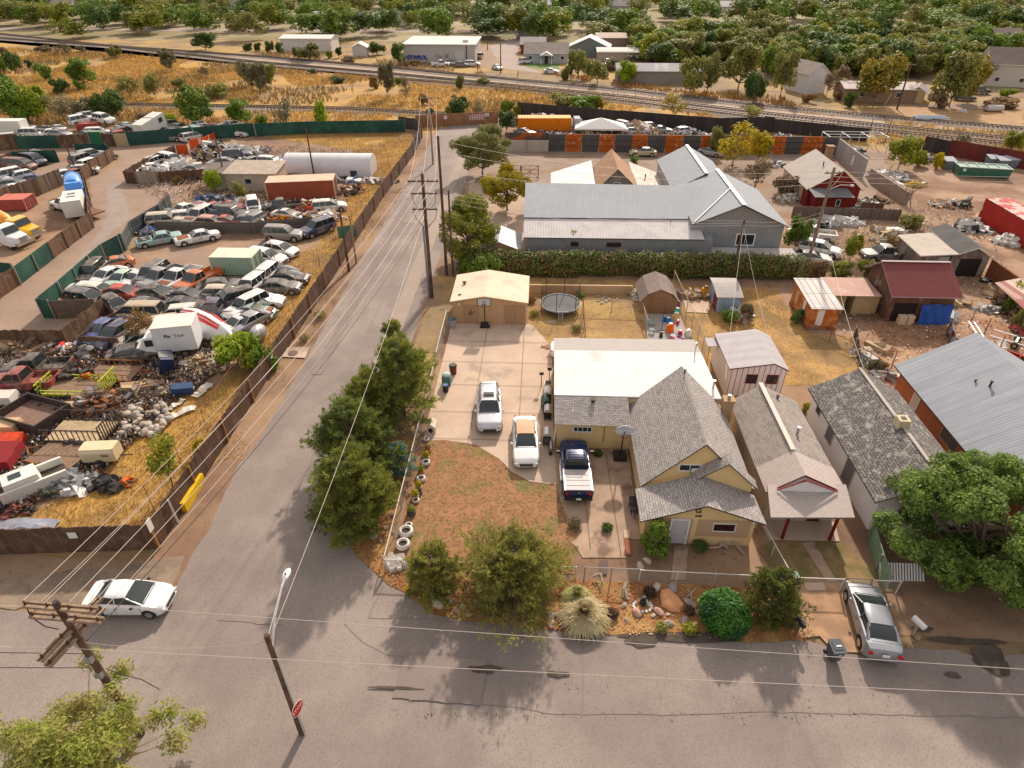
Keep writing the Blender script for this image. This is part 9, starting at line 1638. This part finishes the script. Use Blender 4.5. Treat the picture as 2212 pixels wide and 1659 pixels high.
mb=MB(); mb.box(-.3,-.3,0,.3,.3,.9); mb.box(-.25,-.25,.901,.25,.25,.93,1); tag(mb.build('appliance',[MT['cream_enamel'],BLK],loc=(1.1,42.3,.07)),'small pale cabinet with black burners by the wing wall','cabinet')
# cans by the driveway fence
def can(p,r,h,m,label,name='trash_can',lid=None,n=14):
    t=empty(name,p,label,'trash can'); mb=MB(); mb.tube((0,0,0),(0,0,h),r*.82,r,n); mb.build('body',m,t,smooth=50); mb=MB(); mb.tube((0,0,h),(0,0,h+.08),r*1.06,r*.9,n); mb.build('lid',lid or m,t,smooth=50)
can(at(1,1,1705,1400),.33,.85,surf('rust_brown_can',(.13,.045,.025),(.1,.035,.02),3,.6),'rust brown drum can on the driveway by the left fence',lid=BLK)
can(at(1,1,1700,1000),.34,.9,surf('grey_can',(.3,.31,.33),None,rough=.5),'grey can with a slate blue lid beside the garage corner',lid=surf('slate_lid',(.06,.09,.13),None,rough=.5))
t=empty('wheelie_bin',at(1,1,1650,1490),'teal lidded bin with white bag by the driveway fence','bin'); mb=MB(); mb.box(-.35,-.35,0,.35,.35,.9); mb.build('body',surf('dull_teal',(.12,.2,.19),None),t); mb=MB(); mb.sph((0,0,.95),.38,0,9,5,(1,1,.5),.08,random.Random(1)); mb.build('bag',surf('pale_teal_bag',(.4,.52,.46),(.55,.55,.5),4),t)
mb=MB(); mb.tube((0,0,0),(0,0,.7),.22,.25,12); mb.tube((0,0,.7),(0,0,.71),.2,.2,12,1); tag(mb.build('bucket',[BLK,SC[5]],loc=at(1,2,1640,70)),'black tub by the fence below the teal lidded bin','bucket')
t=empty('dog_house',at(1,2,1520,400),'small white dog house with a round black opening beside the fence','dog house'); mb=MB(); mb.loft([[(-.35,y,0),(.35,y,0),(.35,y,.55),(0,y,.85),(-.35,y,.55)] for y in (-.45,.5)]); mb.build('shell',surf('dog_white',(.56,.5,.42),None),t); mb=MB(); mb.M=Matrix.Translation((0,-.455,.3))@Matrix.Rotation(math.pi/2,4,'X'); mb.prism([(.18*math.cos(k*.628),.22*math.sin(k*.628)) for k in range(10)],-.002,.01); mb.build('opening',BLK,t)
# tyre planters
PW=surf('planter_white',(.68,.64,.6),(.55,.5,.46),4,.6)
pl=[(1455,490,.22,0,None,'tiny white planter nearest the concrete driveway'),(1465,590,.3,1,'rust','terracotta coloured planter with dead stems by the upper lawn fence'),(1455,650,.25,2,'yellow','yellow flowered pot just above the first white tyre planter'),(1450,695,.32,0,None,'white tyre planter, first from the driveway end'),(1410,775,.24,1,'ygreen','small brown pot between the first two white tyre planters'),(1408,835,.32,0,None,'white tyre planter, second from the driveway end'),(1390,905,.25,2,'yellow','yellow flowered pot below the second white tyre planter'),(1385,950,.28,3,None,'grey rimmed tyre planter in the middle of the fence row'),(1360,985,.25,2,'yellow','yellow leaved pot beside the grey rimmed planter'),(1362,1020,.25,0,None,'small white ringed pot below the yellow leaved pot'),(1325,1125,.3,3,'ygreen','dark tyre planter with green leaves'),(1300,1235,.24,0,None,'small white pot touching the biggest white tyre planter'),(1278,1300,.46,0,None,'biggest white tyre planter, second from the front corner'),(1252,1410,.44,0,None,'large white tyre planter nearest the front corner')]
for x,y,r,k,pal,lb in pl:
    p=at(1,2,x,y); t=empty('planter',(p[0]+.15,p[1],.06),lb,'planter'); m=[PW,surf('terracotta',(.35,.16,.09),None),surf('ochre_pot',(.4,.33,.2),None),surf('dark_tyre_pot',(.08,.07,.065),None)][k]; mb=MB(); prf=[(.7,.0),(1,.12),(1,.32),(.72,.4),(.6,.36),(.6,.22)]; n=16
    mb.loft([[(r*a*math.cos(u*2*math.pi/n),r*a*math.sin(u*2*math.pi/n),z*r*2.2) for u in range(n)] for a,z in prf],0,False); mb.build('pot',m,t,smooth=60); mb=MB(); mb.tube((0,0,.1),(0,0,.22*r*2.2+.02),r*.58,r*.58,14); mb.build('soil',surf('pot_soil',(.05,.035,.025),None),t)
    if pal: rg=np.random.RandomState(int(x)); V=leafq(rg,[(0,0,.45,.26,.26,.22)],260,.08,1.6,.4,.3,0); link('plant',rawme('plant',V,4,len(V)//4,PM(pal)),t)
heap('white_lumber',at(1,3,1190,60),.55,.5,.3,26,[PW],.3,'white painted lumber bits heaped outside the fence corner','lumber heap',210,long=1.8)
t=empty('picket_fence',(*g(1,3,1265,110),0),'low white picket bench piece lying outside the fence corner','fence'); mb=MB(); [mb.bx((-.65+i*.12,.1,.3),(.06,.04,.6),0,0,-.5) for i in range(12)]; mb.build('picket',PW,t)
# garden stones, driftwood
rn=random.Random(21); c3=lambda a,b: surf('stone_%d%d'%(int(a[0]*100),int(a[2]*100)),a,b,3,.9)
gm=[surf('garden_stone_pale',(.50,.43,.33),(.42,.36,.28),3,.9),surf('garden_stone_pink',(.42,.27,.21),(.34,.22,.18),3,.9),surf('garden_stone_grey',(.32,.28,.26),(.26,.23,.21),3,.9)]
gme=[]
for k in range(6): mb=MB(); mb.sph((0,0,0),1,0,8,5,(1.2,.8,.55),.15,rn); gme.append(mb.mesh('garden_stone',gm[k%3],smooth=50))
def stone(c,r,x,y,s,label,k=None,m=None,sc=None):
    p=g(c,r,x,y); me=gme[rn.randrange(6)] if k is None else gme[k]; o=link('garden_stone',me,None,(p[0],p[1],.08+s*.15),(0,0,rn.uniform(0,6))); o.scale=sc or (s,s,s)
    if m: o.data=me.copy(); o.data.materials[0]=m
    return tag(o,label,'stone',None if label not in GST else 'loose stones in the garden bed')
GST={'loose garden stone among the rusty leaf litter by the road'}
gl0=list(GST)[0]
for c,x,y,s in ((1,1570,412,.4),(1,1685,398,.16),(1,1740,480,.2),(1,1845,505,.26),(1,1780,440,.15),(1,1690,315,.14),(1,1020,60,.0),(2,330,535,.25),(2,340,595,.26),(2,395,520,.2),(2,1105,95,.26),(2,1165,50,.26),(2,1300,350,.16),(2,1565,430,.2),(2,1260,490,.28),(2,1220,525,.14),(2,1345,515,.12),(2,1350,592,.24),(2,1490,565,.24),(2,1495,603,.16),(2,1580,600,.18),(2,1590,490,.15),(2,985,560,.13),(2,970,435,.16),(2,1075,500,.3),(2,880,630,.08),(2,1180,430,.16),(2,1400,445,.15),(2,1355,465,.14)):
    if s: stone(c,3,x,y,s,gl0)
for c,r,x,y,s in ((1,2,1020,1320,.3),(1,2,1080,1365,.12),(1,2,1120,1250,.14),(1,2,1180,1140,.16),(1,2,1190,1290,.15)): stone(c,r,x,y,s,'pale stone scattered in the litter below the front corner pine') if False else tag(stone(c,r,x,y,s,gl0),gl0)
stone(2,3,1250,280,.3,'round pale yellow garden boulder near the front walk',m=gm[0]); stone(2,3,1385,285,.36,'flat brown grey garden stone right of the pale round boulder',m=gm[2]); stone(2,3,1365,400,.66,'large flat orange sandstone slab in the garden bed',k=0,m=surf('orange_sandstone',(.58,.30,.17),(.5,.25,.14),3,.85),sc=(.66,.72,.45)); stone(2,3,1525,410,.26,'grey stone at the foot of the twisted driftwood',m=gm[2])
def drift(pts,r,label,m=surf('driftwood',(.42,.35,.28),(.3,.24,.19),4,.9)):
    mb=MB(); o=Vector(pts[0][0]); 
    for p in pts: 
        for i in range(len(p)-1): mb.tube(Vector(p[i])-o,Vector(p[i+1])-o,r*(1-.6*i/len(p)),r*(1-.6*(i+1)/len(p)),6)
    tag(mb.build('driftwood',m,loc=tuple(o),smooth=50),label,'driftwood')
def gp_(c,r,x,y,z=.15): p=g(c,r,x,y); return (p[0],p[1],z)
drift([[gp_(2,3,700,205,.3),gp_(2,3,760,200,.5),gp_(2,3,775,270,.4),gp_(2,3,760,320,.15)]],.09,'bleached curved driftwood by the old driveway gate'); drift([[gp_(2,3,985,270,.4),gp_(2,3,960,320,.3),gp_(2,3,955,370,.1)],[gp_(2,3,975,320,.3),gp_(2,3,990,385,.1)]],.12,'thick grey driftwood stump in the garden bed'); drift([[gp_(2,3,1580,320,.5),gp_(2,3,1540,350,.25),gp_(2,3,1480,385,.1)],[gp_(2,3,1540,350,.25),gp_(2,3,1555,390,.1)],[gp_(2,3,1515,330,.4),gp_(2,3,1540,350,.25)]],.05,'thin forked driftwood branch left of the round shrub')
drift([[gp_(2,2,1950,1320,.6),gp_(2,2,1880,1370,.4),gp_(2,2,1780,1430,.2),gp_(2,2,1690,1425,.1)],[gp_(2,2,1800,1370,.5),gp_(2,2,1900,1390,.4),gp_(2,2,2000,1480,.1)],[gp_(2,2,1780,1380,.3),gp_(2,2,1860,1440,.2)],[gp_(2,2,1820,1340,.6),gp_(2,2,1840,1390,.4)]],.11,'tangled grey driftwood pile below the porch window')
def tuft(c,r,x,y,s,pal,label,n=500): 
    p=g(c,r,x,y); rg=np.random.RandomState(int(x+y)); V=leafq(rg,[(0,0,s*.6,s,s,s*.6)],n,.07,2.2,.4,.3,0); V[:,2]=np.maximum(V[:,2],.05); o=link('small_bush',rawme('bush',V,4,len(V)//4,pal if not isinstance(pal,str) else PM(pal)),None,(p[0],p[1],.05)); tag(o,label,'bush')
DM=leaf('dark_purple',(.06,.03,.025),(.10,.06,.04),None,.1)
tuft(2,3,1190,340,.42,DM,'dark maroon shrub behind the black pot in the garden'); tuft(2,3,865,520,.36,DM,'nearly black small bush right of the pale grass clump'); tuft(2,3,1530,490,.28,DM,'dark little bush left of the round green shrub'); tuft(2,2,1620,1430,.5,'dark','low dark green bush below the porch sill',700); tuft(2,3,1290,640,.35,'olive','olive weed clump at the road edge in the garden'); tuft(2,3,1530,650,.4,'ygreen','yellow green weed clump at the road edge near the round shrub'); tuft(1,3,1540,330,.45,'dark','dark low sprig at the base of the front corner pine'); tuft(2,1,600,740,.45,'green','leafy weed clump right of the trampoline'); tuft(1,1,560,920,.7,GRNG,'bright green weed patch beside the brown street fence',500); tuft(1,1,420,1115,.5,GRNG,'smaller green weed patch above the manhole cover',300); tuft(2,1,170,780,.5,'rust','rusty leaved vine at the garage corner'); tuft(2,1,190,900,.5,'ygreen','green and white flowering plants beside the garage wall'); tuft(2,1,560,1030,.5,GRNG,'green weed clump behind the hidden long white sedan',500); tuft(2,2,740,620,.35,'dark','green weeds growing along the wing wall foot'); tuft(2,2,820,1260,.35,'dark','weeds sprouting from the old driveway crack'); tuft(2,2,540,1230,.5,'grey','dry weeds spilling onto the old driveway edge')
mb=MB(); mb.tube((0,0,0),(0,0,.45),.2,.16,10); mb.bx((0,0,.5),(.2,.12,.3),.4); tag(mb.build('black_pot',BLK,loc=at(2,3,1130,420)),'black garden ornament pot in a ring of white stones','garden ornament')
mb=MB(); rn=random.Random(6); [mb.sph((.5*math.cos(a),.35*math.sin(a)-.1,.08),.09,0,7,4,(1,1,.7),.1,rn) for a in [math.pi*.75+k*math.pi/7 for k in range(12)]]; tag(mb.build('white_stones',WHT,loc=at(2,3,1125,430)),'half ring of small white stones around the black pot','stone ring')
mb=MB(); mb.bx((0,0,.25),(.75,.5,.45),-.4,0,.15); mb.bx((0,-.05,.5),(.6,.4,.05),-.4,1,.15); tag(mb.build('toolbox',[surf('green_black_box',(.02,.035,.03),None,rough=.5),BLK],loc=at(1,3,2050,490)),'black box lying in the litter below the wide front pine','box')
mb=MB(); mb.sph((0,0,.5),.42,0,8,5,(1,.8,1.1),.12,random.Random(3)); tag(mb.build('plastic_bag',surf('mint_bag',(.3,.5,.4),(.5,.65,.55),5,.4),loc=at(3,3,190,240)),'pale green plastic bag caught in the bushy green pine','bag')
# black chairs stack by porch wall
for i,(x,y) in enumerate(((1040,1010),(1040,1060),(1065,1120))):
    p=at(2,2,x,y+30); t=empty('garden_chair',(p[0],p[1],.08),['black metal chair by the house wall, farthest from the street','black metal chair by the house wall, middle of three','black metal chair by the house wall, nearest the street'][i],'chair',rz=.2*i); mb=MB(); mb.box(-.22,-.22,.42,.22,.22,.46); mb.build('seat',BLK,t); mb=MB(); mb.box(.18,-.22,.47,.22,.22,.9); mb.build('backrest',BLK,t)
    for a in (-.2,.2):
        for b in (-.2,.2): mb=MB(); mb.box(a-.02,b-.02,0,a+.02,b+.02,.418); mb.build('leg',BLK,t)
sheet('brick_path',GG((2,2,960,1300),(2,2,1015,1300),(2,2,1030,1486),(2,2,985,1486)),surf('brick_path_red',(.28,.11,.07),(.22,.09,.06),4,.9),1,.02,50); sheet('concrete_slab',GG((2,2,965,1270),(2,2,1020,1270),(2,2,1020,1340),(2,2,965,1340)),CONC,1,.01,51)
sheet('brick_inlay',GG((2,1,250,1160),(2,1,365,1168),(2,1,365,1185),(2,1,250,1178)),surf('inlay_brown',(.24,.13,.09),None),1,.02,52); sheet('brick_inlay',GG((2,1,290,1155),(2,1,325,1156),(2,1,325,1192),(2,1,290,1190)),surf('inlay_brown',(.24,.13,.09),None),1,.02,53)
sheet('timber_step',GG((2,3,755,50),(2,3,830,50),(2,3,820,170),(2,3,750,170)),surf('dark_step',(.12,.08,.07),(.09,.06,.05),3),1,.02,54)
# toys on the grey slab
CL={'teal':(.10,.40,.36),'blue':(.03,.16,.42),'tan':(.6,.42,.22),'orange':(.72,.16,.03),'red':(.42,.03,.05),'white':(.66,.64,.6),'purple':(.15,.08,.22)}
for i,(x,y,s,cl,lb) in enumerate(((1420,880,(.7,.5,.6),'teal','teal plastic toy box at the top of the grey slab'),(1345,955,(.6,.5,.5),'blue','bright blue plastic chair beside the tan playhouse roof'),(1410,930,(.7,.5,.7),'tan','tan play table in the toy cluster'),(1360,1040,(.6,.6,.9),'orange','bright orange play slide on the grey slab'),(1430,970,(.6,.3,.4),'red','dark red toy right of the orange slide'),(1450,1060,(.5,.4,.4),'red','red and white toy tricycle heap'),(1520,1070,(.7,.5,.6),'white','white toy car at the right side of the slab'),(1425,825,(.5,.4,.7),'purple','purple black tub beside the gambrel shed corner'),(1310,950,(.15,.3,.6),'blue','small blue toy post left of the tan table'))):
    p=at(2,1,x,y); m=surf('toy_'+cl,CL[cl],None,rough=.45); t=empty('toy',p,lb,'toy',rz=.3*i); mb=MB(); mb.loft([[(-s[0]/2,-s[1]/2,0),(s[0]/2,-s[1]/2,0),(s[0]/2,s[1]/2,0),(-s[0]/2,s[1]/2,0)],[(-s[0]*.35,-s[1]*.35,s[2]),(s[0]*.35,-s[1]*.35,s[2]),(s[0]*.4,s[1]*.4,s[2]*.8),(-s[0]*.4,s[1]*.4,s[2]*.8)]]); mb.build('body',m,t); mb=MB(); mb.bx((0,0,s[2]+.03),(s[0]*.5,s[1]*.5,.06)); mb.build('top',MT['sink_white'],t)
for i,(x,y) in enumerate(((1200,985),(1205,1050))):
    p=at(2,1,x,y); t=empty('garden_chair',p,['green framed garden chair on the slab, farther one','green framed garden chair on the slab, nearer one'][i],'chair'); GM=surf('sage_metal',(.2,.27,.24),None); mb=MB(); mb.box(-.25,-.25,.4,.25,.25,.44); mb.build('seat',GM,t); mb=MB(); mb.path([(-.25,.25,.44),(-.25,.3,.9),(.25,.3,.9),(.25,.25,.44)],.025); mb.build('backrest',GM,t)
    for a in (-.23,.23):
        for b in (-.23,.23): mb=MB(); mb.box(a-.015,b-.015,0,a+.015,b+.015,.398); mb.build('leg',GM,t)
p=at(2,1,1285,1085); mb=MB(); mb.path([(.45*math.cos(k*.524),.3*math.sin(k*.524),.6) for k in range(13)],.04); mb.tube((.05,.3,.6),(.15,.8,3.0),.025); mb.tube((0,0,0),(0,0,.6),.2,.1,8); tag(mb.build('clothes_pole',BLK,loc=p),'black ring footed pole standing on the grey slab','pole')
p=at(2,1,1655,720); mb=MB(); mb.tube((0,0,0),(0,0,.8),.3,.3,12,0); mb.bx((.1,0,.9),(.3,.3,.3),.3,1); tag(mb.build('drum',[surf('orange_drum',(.6,.25,.05),None),SC[3]],loc=p),'orange barrel in the opening of the alley bed by the blue shed','drum')
for k,(c,r,x,y,rx,ry,h,n,ms,s,lb) in enumerate([(2,1,1060,720,.5,1.1,.6,40,[SC[0],PAL,SC[2]],.4,'pale boxes and sacks left of the gambrel shed'),(2,1,1560,720,2.2,.8,.3,60,[PAL,WD[3],SC[2]],.5,'weathered timbers bordering the alley bed'),(2,1,1420,1100,.5,.5,.4,30,[SC[0],MT['toy_red'],MT['toy_blue']],.25,'small mixed toys by the leaning pole fence'),(2,1,1980,930,.7,.7,1.,40,[STL,WD[3],SC[0]],.5,'wire and lattice frames beside the blue shed')]):
    heap('junk_heap',at(c,r,x,y),rx,ry,h,n,ms,s,lb,'junk heap',130+k,long=1.8)
heap('ground_litter',at(3,3,120,640),.8,.3,.1,40,[surf('brown_litter',(.3,.17,.09),None)],.1,'brown leaf pile at the foot of the black mailbox','leaf pile',140)
# pile of timbers under the striped lean-to
heap('junk_heap',(47.6,58.5,0),1.2,2.6,1.3,70,WD,.5,'stacked dark poles and lumber under the striped lean to','junk heap',141,long=3.5)
